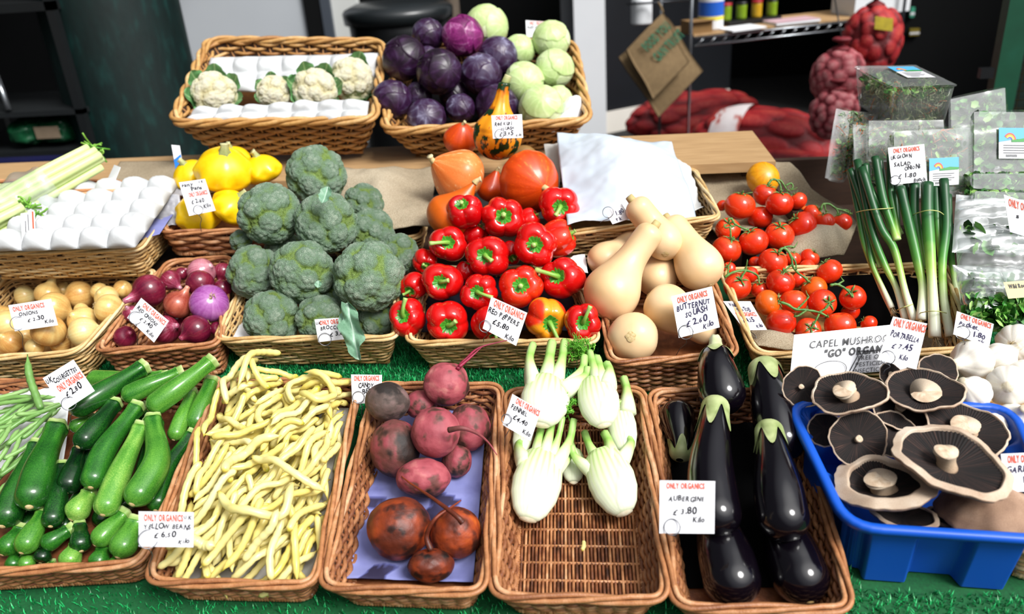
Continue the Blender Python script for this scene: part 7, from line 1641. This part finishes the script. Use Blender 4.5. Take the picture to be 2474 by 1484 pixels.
# ------------------------------------------------------------------ celery
CEL = mat('celery_stalk', [(0, '#9fbf5a'), (.5, '#c8da8c'), (1, '#e6eebe')], rough=.4, noise=(40, 2, .3), stretch=(1, 1, .3), sss=.08); CELL = mat('celery_leaf', ['#4a8a24', '#8aba48'], rough=.5, noise=(40, 2, .5))
def celery(label, A, B, w_, n, seed, film):
    P0_, P1_ = at(*A), at(*B); O = (P0_+P1_)/2; t = thing('celery_head', label, 'celery', O, group='celery heads'); rg = np.random.default_rng(seed)
    ax = P1_-P0_; L = np.linalg.norm(ax); ax /= L; s1 = np.cross(ax, FW); s1 /= np.linalg.norm(s1); s2 = np.cross(ax, s1)
    for i in range(n):
        a = i*2.4; q = w_*math.sqrt((i+.5)/n); o_ = s1*q*math.cos(a)+s2*q*math.sin(a)*.8; le = rg.uniform(.9, 1.03)
        Q = bez([P0_-O+o_*.75, o_*1.05, (P1_-O)*le+o_*1.0+ax*0], 16); x = np.linspace(0, 1, 16)
        MB().tube(Q, w_*.40*(1-.30*x), 14, v=np.repeat(.35+.3*x, 14), mod=lambda s, th: 1+.09*np.cos(7*th)-.3*(np.cos(th) > .8)).build('stalk', CEL, t)
    for i in range(3):
        m = MB(); c = P1_-O+s1*rg.normal(0, w_*.5)+ax*.01
        for k in range(14):
            e = c+rg.normal(0, 1, 3)*.016; m.tube(bez([c, (c+e)/2+rg.normal(0, .003, 3), e], 4), .003, 4, v=rg.random())
        m.build('leaf_tip', CELL, t)
    if film:
        x = np.linspace(0, .62, 24); Q = (P0_-O)+ax*(L*x[:, None]-.02); m = MB(); m.tube(Q, w_*1.62*(1+.10*np.sin(x*30)), 24, mod=lambda s, th: 1+.06*np.cos(5*th+9*s), cap=False); m.build('film_sleeve', FILM, t)
celery('celery head in a clear sleeve, cut tops pointing up to the pillar', (-60, 545, 2.26), (238, 380, 2.46), .040, 9, 1, True)
celery('second celery head at the edge of the view, below the long one', (-130, 600, 2.16), (60, 500, 2.27), .040, 8, 2, True)
celery('third celery head lying behind, at the edge of the view', (-160, 500, 2.48), (70, 462, 2.52), .036, 7, 3, True)
cb = basket('reddish wicker basket under the celery', rimd([(-160, 470, 2.42), (300, 462, 2.42), (290, 440, 2.60), (-140, 440, 2.60)]), .05, np.array([0, -.1, 1.]), inset=.01, m=W_BROWN, row=.012, stake=.05, group=G3)
# ------------------------------------------------------------------ behind the stall
NET = mat('red_net', [(0, '#3a0408'), (.4, '#7a0c14'), (.65, '#a81c22'), (1, '#cf5a48')], rough=.6, noise=(70, 3, .5), bump=(160, .5, 'v'))
NETP = mat('pink_net', [(0, '#4a0a12'), (.35, '#8a2630'), (.6, '#b4525a'), (1, '#e0a8a4')], rough=.6, noise=(80, 3, .5), bump=(160, .4, 'v'))
BAND_W = mat('sack_band', [(0, '#b83a30'), (.35, '#d9b8b4'), (.6, '#e6dcdc'), (1, '#efeaea')], rough=.5, noise=(16, 4, .9))
BLKP = mat('black_plastic', ['#050607', '#101214'], rough=.4, noise=(8, 2, .5)); 
def sack(label, c, a, b, h, ang, m, band=None, seed=0, tail=True, cat='sack', name='net_sack', vertical=False, group='red net sacks'):
    """lumpy net sack lying with its long axis at ang on the floor"""
    t = thing(name, label, cat, c, Matrix.Rotation(ang, 3, 'Z'), group=group); V, F = ico(6)
    def shape(V, g=1.0):
        d = cells(V, fib(70, seed, .10)); k = np.sqrt(np.clip(1-(d/.26)**2, 0, 1)); x = np.sign(V[:, 0])*np.abs(V[:, 0])**.85
        r = 1+.10*k-.05+.10*(fbm(V*1.5+seed, 2)-.5); return np.c_[x*a, V[:, 1]*b, V[:, 2]*h]*(r*g)[:, None], k
    P, k = shape(V); MB().add(P, F, np.clip(.2+.55*k+.3*(fbm(V*3+seed, 2)-.5), 0, 1)).build('net', m, t)
    if tail:
        x = np.linspace(0, 1, 14); q = MB(); q.tube(np.c_[a*(.92+.38*x), .04*np.sin(x*4), .1*h*np.sin(x*3)], .05+.05*np.abs(x-.35), 16, mod=lambda s, th: 1+.25*np.cos(6*th+seed)); q.build('tied_end', m, t)
    if band:
        x0, x1 = band; th = np.linspace(-.35*np.pi, 1.2*np.pi, 40); xs_ = np.linspace(x0, x1, 16); G = []
        for xx in xs_:
            s = math.sqrt(max(.05, 1-abs(xx)**2.35))
            for q in th: G.append((xx*a, math.cos(q)*b*s*1.075, math.sin(q)*h*s*1.09))
        G = np.array(G); MB().add(G, _quads(16, 40, False, False), np.clip(.66-.62*sm(.50, .58, fbm(G*np.array([16, 11, 11])+seed, 3)), 0, 1)).build('printed_band', BAND_W, t)
    return t
pr0, pr1 = at(1950, -40, 4.36), at(2230, -60, 4.36)             # rail the bags hang from
def fl(px, py): return CAM+ray(px, py)*dz(px, py, 0)
p = at(1838, 322, 5.0)
sack('full red net sack of onions with a printed white band, lying on the floor', (p[0]+.05, p[1]+.15, .22), .46, .25, .24, math.radians(-32), NET, (-.62, -.18), 2)
p = at(1700, 305, 5.5)
sack('red net sack behind the full one, near the white skirting', (p[0]+.02, p[1]+.62, .20), .50, .22, .19, math.radians(18), NET, None, 5, False)
p = at(1725, 325, 5.0)
sack('half empty red net sack with a white label beside the wire shelf foot', (p[0]-.05, p[1]+.05, .13), .34, .20, .13, math.radians(10), NET, (-.1, .55), 8, False)
p = at(1880, 372, 4.7)
sack('dark red net sack lowest of the heap next to the table end', (p[0]+.05, p[1]-.02, .16), .36, .22, .17, math.radians(-20), NET, None, 11, False)
for i, (px, py, d, a, lb) in enumerate([(2025, 185, 4.3, .135, 'pinkish net bag of garlic hanging next to the salad packs'), (2015, 275, 4.3, .125, 'pinkish net bag hanging lowest, half hidden by the salad packs'), (2105, 100, 4.4, .175, 'red net bag with yellow trim hanging highest')]):
    p = at(px, py, d); t = sack(lb, p, a, a*.8, a*1.05, .4*i, NETP if i < 2 else NET, None, 20+i, False, 'net bag', 'net_bag', group='hanging net bags')
    m = MB(); x = np.linspace(0, 1, 10); m.tube(np.c_[0*x, 0*x, a*(.95+.5*x)], .03+.02*np.sin(x*9), 10, v=.3); m.build('gathered_neck', NETP if i < 2 else NET, t)
    if i != 1:
        f_ = (p[0]-pr0[0])/(pr1[0]-pr0[0]); e = pr0+(pr1-pr0)*f_-np.array([0, 0, .0125])-p; e = np.array(Matrix.Rotation(-.4*i, 3, 'Z') @ Vector(e)); MB().tube([(0, 0, a*1.35), e], .004, 6).build('cord', BLKP, t)
    else: MB().tube([(0, 0, a*1.3), (0, .02, a*1.3+.02)], .004, 6).build('cord', BLKP, t)
    if i < 2: continue
    m = MB(); m.add([(-a*.9, -a*.5, a*.5), (-a*.5, -a*.85, a*.4), (-a*.45, -a*.8, a*.75), (-a*.85, -a*.45, a*.85)], [(0, 1, 2, 3)]); m.build('yellow_trim', mat('yellow_trim', ['#8a7a10', '#d0b820'], rough=.6, noise=(30, 2, .8)), t, False)
rr = thing('hanging_rail', 'dark steel rail above the red net bags', 'rail', (0, 0, 0)); 
MB().tube([pr0, pr1], .012, 8).build('rail_bar', BLKP, rr)
for q in (pr0, pr1): MB().tube([q, (q[0], q[1], 2.9)], .008, 8).build('hanger_rod', BLKP, rr)
# wire shelf
CHR = mat('chrome_wire', ['#70757a', '#b8bcc0'], rough=.25, metal=.9, noise=(20, 1, .4), attr=False); CHRD = mat('dull_wire', ['#24262a', '#4a4d52'], rough=.35, metal=.8, noise=(20, 1, .4), attr=False)
s0 = at(1680, 92, 4.9); zs = s0[2]; s1 = CAM+ray(2175, 38)*dz(2175, 38, zs); dv = s1-s0; Ls = np.linalg.norm(dv); dv /= Ls; nb_ = np.array([-dv[1], dv[0], 0])
ws = thing('wire_shelf', 'chrome wire shelf with a trussed front edge behind the stall', 'shelf unit', (s0[0], s0[1], 0)); O = np.array(ws.location)
m = MB()
for z in (0, -.045): m.tube([s0-O+np.array([0, 0, z]), s1-O+np.array([0, 0, z])], .006, 8)
k = int(Ls/.075)
for i in range(k):
    a = s0+dv*Ls*(i+.1)/k; m.tube([a-O+np.array([0, 0, -.045]), a+dv*.055-O], .0042, 6)
m.build('shelf_front_edge', CHR, ws)
m = MB()
for i in range(14): m.tube([s0-O+dv*Ls*(i+.5)/14, s0-O+dv*Ls*(i+.5)/14+nb_*.42], .003, 6)
m.tube([s0-O+nb_*.42, s1-O+nb_*.42], .006, 8); m.build('shelf_grating', CHRD, ws)
for q in (s0-dv*.03, s0-dv*.03+nb_*.42, s1+dv*.02, s1+dv*.02+nb_*.42): MB().tube([(q[0]-O[0], q[1]-O[1], 0), (q[0]-O[0], q[1]-O[1], zs+.7)], .0095, 10).build('post', CHR if q is not None and q[0] < s0[0]+.1 else CHRD, ws)
bd_ = MB(); B0 = s0-O+nb_*.02+np.array([0, 0, .006]); bd_.add([B0, B0+dv*Ls, B0+dv*Ls+nb_*.38, B0+nb_*.38, B0+np.array([0, 0, .012]), B0+dv*Ls+np.array([0, 0, .012]), B0+dv*Ls+nb_*.38+np.array([0, 0, .012]), B0+nb_*.38+np.array([0, 0, .012])], [(3, 2, 1, 0), (4, 5, 6, 7), (0, 1, 5, 4), (1, 2, 6, 5), (2, 3, 7, 6), (3, 0, 4, 7)]); bd_.build('shelf_board', M_WOOD, ws, False)
zt = zs+.0185
def onshelf(px, back=.08):
    """point on the shelf board below pixel column px"""
    best = min(np.linspace(0, Ls, 200), key=lambda q: abs((IW/2+FPX*((s0+dv*q-CAM) @ RT)/((s0+dv*q-CAM) @ FW))-px)); q = s0+dv*best+nb_*back; return np.array([q[0], q[1], zt])
SR = Matrix([[dv[0], nb_[0], 0], [dv[1], nb_[1], 0], [0, 0, 1]])
def sbox(name, label, cat, px, back, w_, dp, hh, m, parts=()):
    t = thing(name, label, cat, onshelf(px, back), SR); mb = MB(); mb.box((-w_/2, -dp/2, 0), (w_/2, dp/2, hh)); mb.build('body', m, t, False)
    for nm, lo, hi, mm in parts: MB().box(lo, hi).build(nm, mm, t, False)
    return t
CB = mat('cardboard', ['#6e5230', '#94703f'], rough=.8, noise=(20, 3, .4)); PINK = mat('pink_cover', ['#b89098', '#d8b8c0'], rough=.6, noise=(9, 2, .4))
sbox('cardboard_box', 'small brown cardboard box on the near end of the wire shelf', 'box', 1700, .10, .15, .12, .07, CB, [('open_flap', (-.075, -.085, .068), (.075, -.06, .072), CB)])
def bottle(label, c, r, h, m, band=None, cap=None, rot=None, name='bottle', trig=False):
    t = thing(name, label, 'bottle', c, rot); z = np.array([0, .02, .06, .66, .74, .82, .86, 1.0])*h; R = np.array([.85, 1, 1, 1, .88, .5, .34, .34])*r
    zz_ = np.linspace(0, h, 40); rr_ = np.interp(zz_, z, R); MB().tube(np.c_[0*zz_, 0*zz_, zz_], rr_, 24).build('body', m, t)
    if cap: MB().tube([(0, 0, h), (0, 0, h+.03)], r*.4, 16).build('cap', cap, t)
    if band:
        z2 = np.linspace(.18*h, .62*h, 8)
        for i, (a, b, mm) in enumerate(band): MB().tube(np.c_[0*z2, 0*z2, h*(a+(b-a)*np.linspace(0, 1, 8))], r*1.012, 24, cap=False).build('label', mm, t)
    if trig:
        q = MB(); q.box((-.02, -.05, h+.03), (.02, .03, h+.06)); q.box((-.012, -.065, h+.02), (.012, -.045, h+.055)); q.build('trigger_head', mat('grey_plastic_trigger', ['#7a7d80'], noise=None), t, False)
    return t
WPL = mat('white_plastic', ['#d0d4d8', '#eceef0'], rough=.35, noise=(6, 2, .3)); BLP = mat('label_deep_blue', ['#1f5cc0'], rough=.4, noise=None, attr=False); YLP = mat('label_yellow', ['#e0c828'], rough=.4, noise=None, attr=False)
bottle('white plastic bottle with a blue and yellow label on the wire shelf', onshelf(1742, .14), .075, .30, WPL, [(.28, .55, BLP), (.20, .27, YLP)], BLP)
t = thing('paper_pad', 'white paper pad overhanging the wire shelf edge', 'paper', onshelf(1800, .03), SR @ Matrix.Rotation(.12, 3, 'Z')); MB().box((-.12, -.07, 0), (.12, .09, .008)).build('sheets', PAPER, t, False); MB().box((-.12, -.07, .0082), (.12, .09, .0092)).build('top_sheet', PAPER, t, False)
t = sbox('jar_tray', 'black tray of small green and yellow jars on the wire shelf', 'tray', 1860, .24, .36, .14, .03, BLKP)
for i in range(4):
    c = onshelf(1800+i*38, .24)+np.array([0, 0, .031]); j = thing('glass_jar', 'small amber jar between the green ones in the black tray' if i == 2 else 'small green jar in the black tray on the wire shelf', 'jar', c, group='jars in the black tray')
    z2 = np.linspace(0, .085, 10); MB().tube(np.c_[0*z2, 0*z2, z2], .032, 18).build('contents', mat('jar_green', ['#5a7a10', '#8aa81c'], rough=.3, noise=(30, 2, .5)) if i != 2 else mat('jar_amber', ['#a87a10', '#d0a820'], rough=.3, noise=(30, 2, .5)), j)
    MB().tube([(0, 0, .085), (0, 0, .10)], .034, 18).build('lid', BLKP if i % 2 else mat('lid_red', ['#a01820'], noise=None), j)
t = thing('magazine', 'pink covered magazine lying on the wire shelf', 'magazine', onshelf(1930, .07)+np.array([0, 0, 0]), SR); MB().box((-.15, -.06, 0), (.15, .10, .014)).build('pages', PAPER, t, False); MB().box((-.152, -.062, .0142), (.152, .102, .0165)).build('cover', PINK, t, False)
t = thing('plastic_crate', 'white plastic crate at the far end of the wire shelf', 'crate', onshelf(2140, .16), SR); m = MB()
for lo, hi in (((-.2, -.12, 0), (.2, .12, .008)), ((-.2, -.12, .008), (.2, -.112, .16)), ((-.2, .112, .008), (.2, .12, .16)), ((-.2, -.112, .008), (-.192, .112, .16)), ((.192, -.112, .008), (.2, .112, .16))): m.box(lo, hi)
m.build('crate_walls', WPL, t, False); MB().box((-.21, -.13, .155), (.21, -.121, .172)).build('rim', WPL, t, False)
# spray bottle and burlap bag hanging from the shelf post
hk = s0-dv*.03; 
t = bottle('white spray bottle hanging in front of the dark wall', at(1550, 58, 4.9), .062, .20, WPL, None, None, None, 'spray_bottle', True)
arm = thing('hook_arm', 'steel arm sticking out from the shelf post, holding the bag', 'hook', hk); a0 = at(1590, 6, 4.76); MB().tube([np.array([hk[0], hk[1], a0[2]])-hk, a0-hk, a0-hk+np.array([-.18, 0, .0])], .006, 8).build('arm_bar', CHRD, arm)
q = at(1545, -5, 4.9); MB().tube([a0-hk+np.array([-.14, 0, 0]), q-hk+np.array([0, 0, .02])], .003, 6).build('hanging_cord', CHRD, arm)
KRAFT = mat('jute_bag', ['#4a3a24', '#6f5a3c', '#8a7450'], rough=.9, noise=(40, 3, .5), bump=(260, .5))
def hangbag():
    O = at(1598, 150, 4.72); t = thing('jute_bag', 'folded brown jute bag with green lettering, hanging by one corner', 'bag', O)
    def quad(nm, Q, d, th, fold=.0):
        C = np.array([at(x, y, d+dd) for x, y, dd in Q])-O; n = np.cross(C[1]-C[0], C[3]-C[0]); n /= np.linalg.norm(n); n = -n if n @ FW > 0 else n
        u, v = np.meshgrid(np.linspace(0, 1, 20), np.linspace(0, 1, 20)); u, v = u[..., None], v[..., None]
        P = C[0]*(1-u)*(1-v)+C[1]*u*(1-v)+C[2]*u*v+C[3]*(1-u)*v+n*(.02*np.sin(u*3.14)*np.sin(v*3.14)+.012*np.sin(u*7+v*3))
        Bk = P-n*th; m = MB(); Fq = _quads(20, 20, False, False); m.add(P.reshape(-1, 3), Fq); m.add(Bk.reshape(-1, 3), Fq[:, ::-1]); e = [i for i in range(20)]+[19+20*i for i in range(1, 20)]+[399-i for i in range(1, 20)]+[380-20*i for i in range(1, 19)]
        for a, b in zip(e, e[1:]+e[:1]): m.F.append((a, b, b+400, a+400)); m.M.append(0)
        m.build(nm, KRAFT, t); return C, n
    quad('bag_back', [(1612, 40, .03), (1698, 172, .02), (1592, 282, .0), (1495, 138, .03)], 4.77, .02)
    C, n = quad('bag_front', [(1602, 30, 0), (1665, 150, -.03), (1578, 238, -.05), (1514, 120, -.01)], 4.70, .03)
    X = (C[2]-C[3]); 
    ex = (C[0]-C[3]+C[1]-C[2])/2; ex /= np.linalg.norm(ex); ey = np.cross(n, ex); ey = ey if ey @ UP < 0 else -ey
    m = MB(); write(m, 'FOOD YOU', C[3]*.80+C[0]*.20*1, ex, ey, n, .0, .10, .20, .055, 1, 0, 0, 1, .032); write(m, 'CAN TRUST', C[3]*.80+C[0]*.20, ex, ey, n, .0, .185, .22, .055, 1, 0, 0, 1, .032); m.build('printed_text', INKN_, t, False)
    m = MB(); a = np.array([at(1602, 30, 4.72), at(1596, 14, 4.74), a0])-O; m.tube(bez(a, 8), .006, 8); m.build('handle', KRAFT, t)
INKN_ = mat('print_green_jute', ['#1f5a40'], rough=.9, noise=None, attr=False)
hangbag()
# dark bins behind the cabbages
t = thing('black_bin', 'black plastic bin behind the cabbage hamper', 'bin', (*at(965, 60, 5.2)[:2], 0)); z = np.linspace(0, 1.12, 12); c0 = t.location
MB().tube(np.c_[0*z, 0*z, z], .28+.03*z, 32).build('body', BLKP, t); MB().tube([(0, 0, 1.08), (0, 0, 1.14), (0, 0, 1.16), (0, 0, 1.19)], [.34, .345, .33, .26], 32).build('lid', mat('bin_lid', ['#0a0c0e', '#23282a'], rough=.3, noise=(6, 2, .5)), t)
t = thing('wooden_pole', 'weathered wooden pole standing behind the magenta cabbage', 'pole', (*at(1092, 20, 5.4)[:2], 0)); MB().tube([(0, 0, 0), (0, 0, 1.3), (.01, 0, 2.6)], .05, 14).build('pole_shaft', mat('weathered_wood', ['#2a241e', '#5c5044', '#84786a'], rough=.9, noise=(20, 4, .9), stretch=(3, 3, .3)), t); MB().tube([(0, 0, .6), (0, 0, .66)], .056, 14).build('band', BLKP, t)
# rack at the far end with green sacks
px_, _z = xY(60, 280, 3.9); rk = thing('dark_rack', 'dark shelving rack beside the pillar with green plastic sacks on it', 'rack', (at(60, 270, 4.1)[0], at(60, 270, 4.1)[1], 0)); O = np.array(rk.location); DRK = mat('dark_steel', ['#07090a', '#14181a'], rough=.5, noise=(9, 2, .5))
zr = at(60, 272, 4.1)[2]; zr2 = at(60, 372, 4.1)[2]; zr3 = at(60, 8, 4.1)[2]
MB().box((-.5, -.05, zr-.012), (.33, .5, zr+.012)).build('shelf_board', mat('grey_steel', ['#0c0e0f', '#1c2022'], rough=.5, noise=(9, 2, .5)), rk, False); MB().box((-.5, -.05, zr2-.03), (.33, .5, zr2)).build('shelf_board', DRK, rk, False); MB().box((-.5, -.05, zr3-.02), (.33, .5, zr3+.02)).build('shelf_board', DRK, rk, False)
for x, y in ((-.48, -.03), (.31, -.03), (-.48, .48), (.31, .48)): MB().box((x-.02, y-.02, 0), (x+.02, y+.02, 2.2)).build('post', DRK, rk, False)
q0, q1 = at(-14, 170, 4.05)-O, at(22, 266, 4.05)-O; MB().tube([q0, q1], .014, 8).build('brace', CHR, rk)
GSK = mat('green_sack', ['#04170c', '#0d3a22', '#1c5a38', '#6f9a84'], rough=.25, noise=(9, 4, 1.1))
for i, (px, lb) in enumerate([(38, 'shiny dark green plastic sack at the end of the rack'), (112, 'dark green plastic sack with a printed panel, next to the pillar')]):
    p = at(px, 325, 4.1); t = thing('plastic_sack', lb, 'sack', (p[0]-.02, p[1]+.2, zr2+.002), group='green plastic sacks'); V, F = ico(5)
    P = np.c_[np.sign(V[:, 0])*np.abs(V[:, 0])**.6*.092, V[:, 1]*.16, np.sign(V[:, 2])*np.abs(V[:, 2])**.7*.070]*(1+.25*(fbm(V*3+i*4, 3)-.5))[:, None]; P[:, 2] -= P[:, 2].min()
    MB().add(P, F, .35+.5*(fbm(V*4+i, 3)-.5)).build('body', GSK, t)
    if i: MB().add([(-.06, -.166, .05), (.07, -.166, .05), (.07, -.168, .11), (-.06, -.168, .11)], [(0, 1, 2, 3)]).build('printed_panel', mat('panel_beige', ['#6a5a48', '#8a7a66'], rough=.6, noise=(30, 3, .8)), t, False)
p = at(75, 383, 3.6); t = thing('blue_tarpaulin', 'dark blue folded tarpaulin lying behind the table edge', 'tarpaulin', (p[0], p[1], p[2]-.5)); MB().box((-.55, 0, 0), (.20, .08, .49)).build('folded_sheet', mat('navy_tarp', ['#05062a', '#0b0e40'], rough=.5, noise=(12, 3, .6)), t, False); MB().box((-.55, -.012, .40), (.2, -.001, .45)).build('folded_edge', mat('navy_tarp'.replace('tarp', 'hem'), ['#0c1048'], noise=None), t, False)
MB().box((-.6, .0, -t.location[2]), (.25, .08, -.001)).build('pallet_base', M_WOODD, t, False)
# green mesh gate at the far corner
gp = at(2440, 110, 3.3); gt = thing('green_gate', 'green steel post with a dark mesh panel beside the salad packs', 'gate', (gp[0], gp[1], 0)); GRN = mat('green_steel', ['#06301f', '#0d4a32', '#16604a'], rough=.45, noise=(12, 2, .5))
MB().box((-.045, -.03, 0), (.045, .03, 2.6)).build('post', GRN, gt, False)
m = MB()
for k in range(60): m.tube([(.05, 0, .02+k*.035), (.9, 0, .02+k*.035)], .0022, 5)
for k in range(24): m.tube([(.07+k*.035, 0, .02), (.07+k*.035, 0, 2.1)], .0022, 5)
m.build('mesh_panel', mat('mesh_wire', ['#3a3424', '#5c543c'], rough=.4, metal=.6, noise=(20, 1, .4)), gt)
MB().box((.05, .02, 0), (.95, .03, 2.3)).build('backing_sheet', mat('dark_green_sheet', ['#021008', '#06281a'], rough=.6, noise=(5, 2, .5)), gt, False)
q = at(2412, 190, 3.2)-np.array(gt.location); MB().box((q[0]-.02, -.06, q[2]-.02), (q[0]+.03, -.031, q[2]+.02)).build('latch', BLKP, gt, False)
# small dark things on the cupboard behind
sp = at(2207, 55, 6.2)
for px, py, w_, h_, c, lb in [(2205, 30, .03, .07, '#3a9a7a', 'small teal bottle label glinting in the dark behind the net bags'), (2210, 78, .07, .05, '#7a6a18', 'dull yellow packet in the dark behind the net bags')]:
    p = xY(px, py, sp[1]+.012); p = np.array([p[0], sp[1]+.012, p[1]]); t = thing('small_packet', lb, 'packet', p, group='packets in the dark'); MB().box((-w_/2, 0, -h_/2), (w_/2, .04, h_/2)).build('body', mat('packet_'+c[1:], [c], noise=None), t, False); MB().box((-w_/2, -.002, -h_/4), (w_/2, -.0005, 0)).build('label', CARD, t, False)
sp = at(2207, 55, 6.2); t = thing('dark_cupboard', 'black cupboard in the dark behind the net bags', 'cupboard', (sp[0], sp[1]+.055, 0)); MB().box((-.3, 0, 0), (.7, .4, 2.2)).build('body', M_BLACK, t, False); MB().box((-.29, -.012, .05), (.19, -.001, 2.15)).build('door', M_BLACK, t, False)
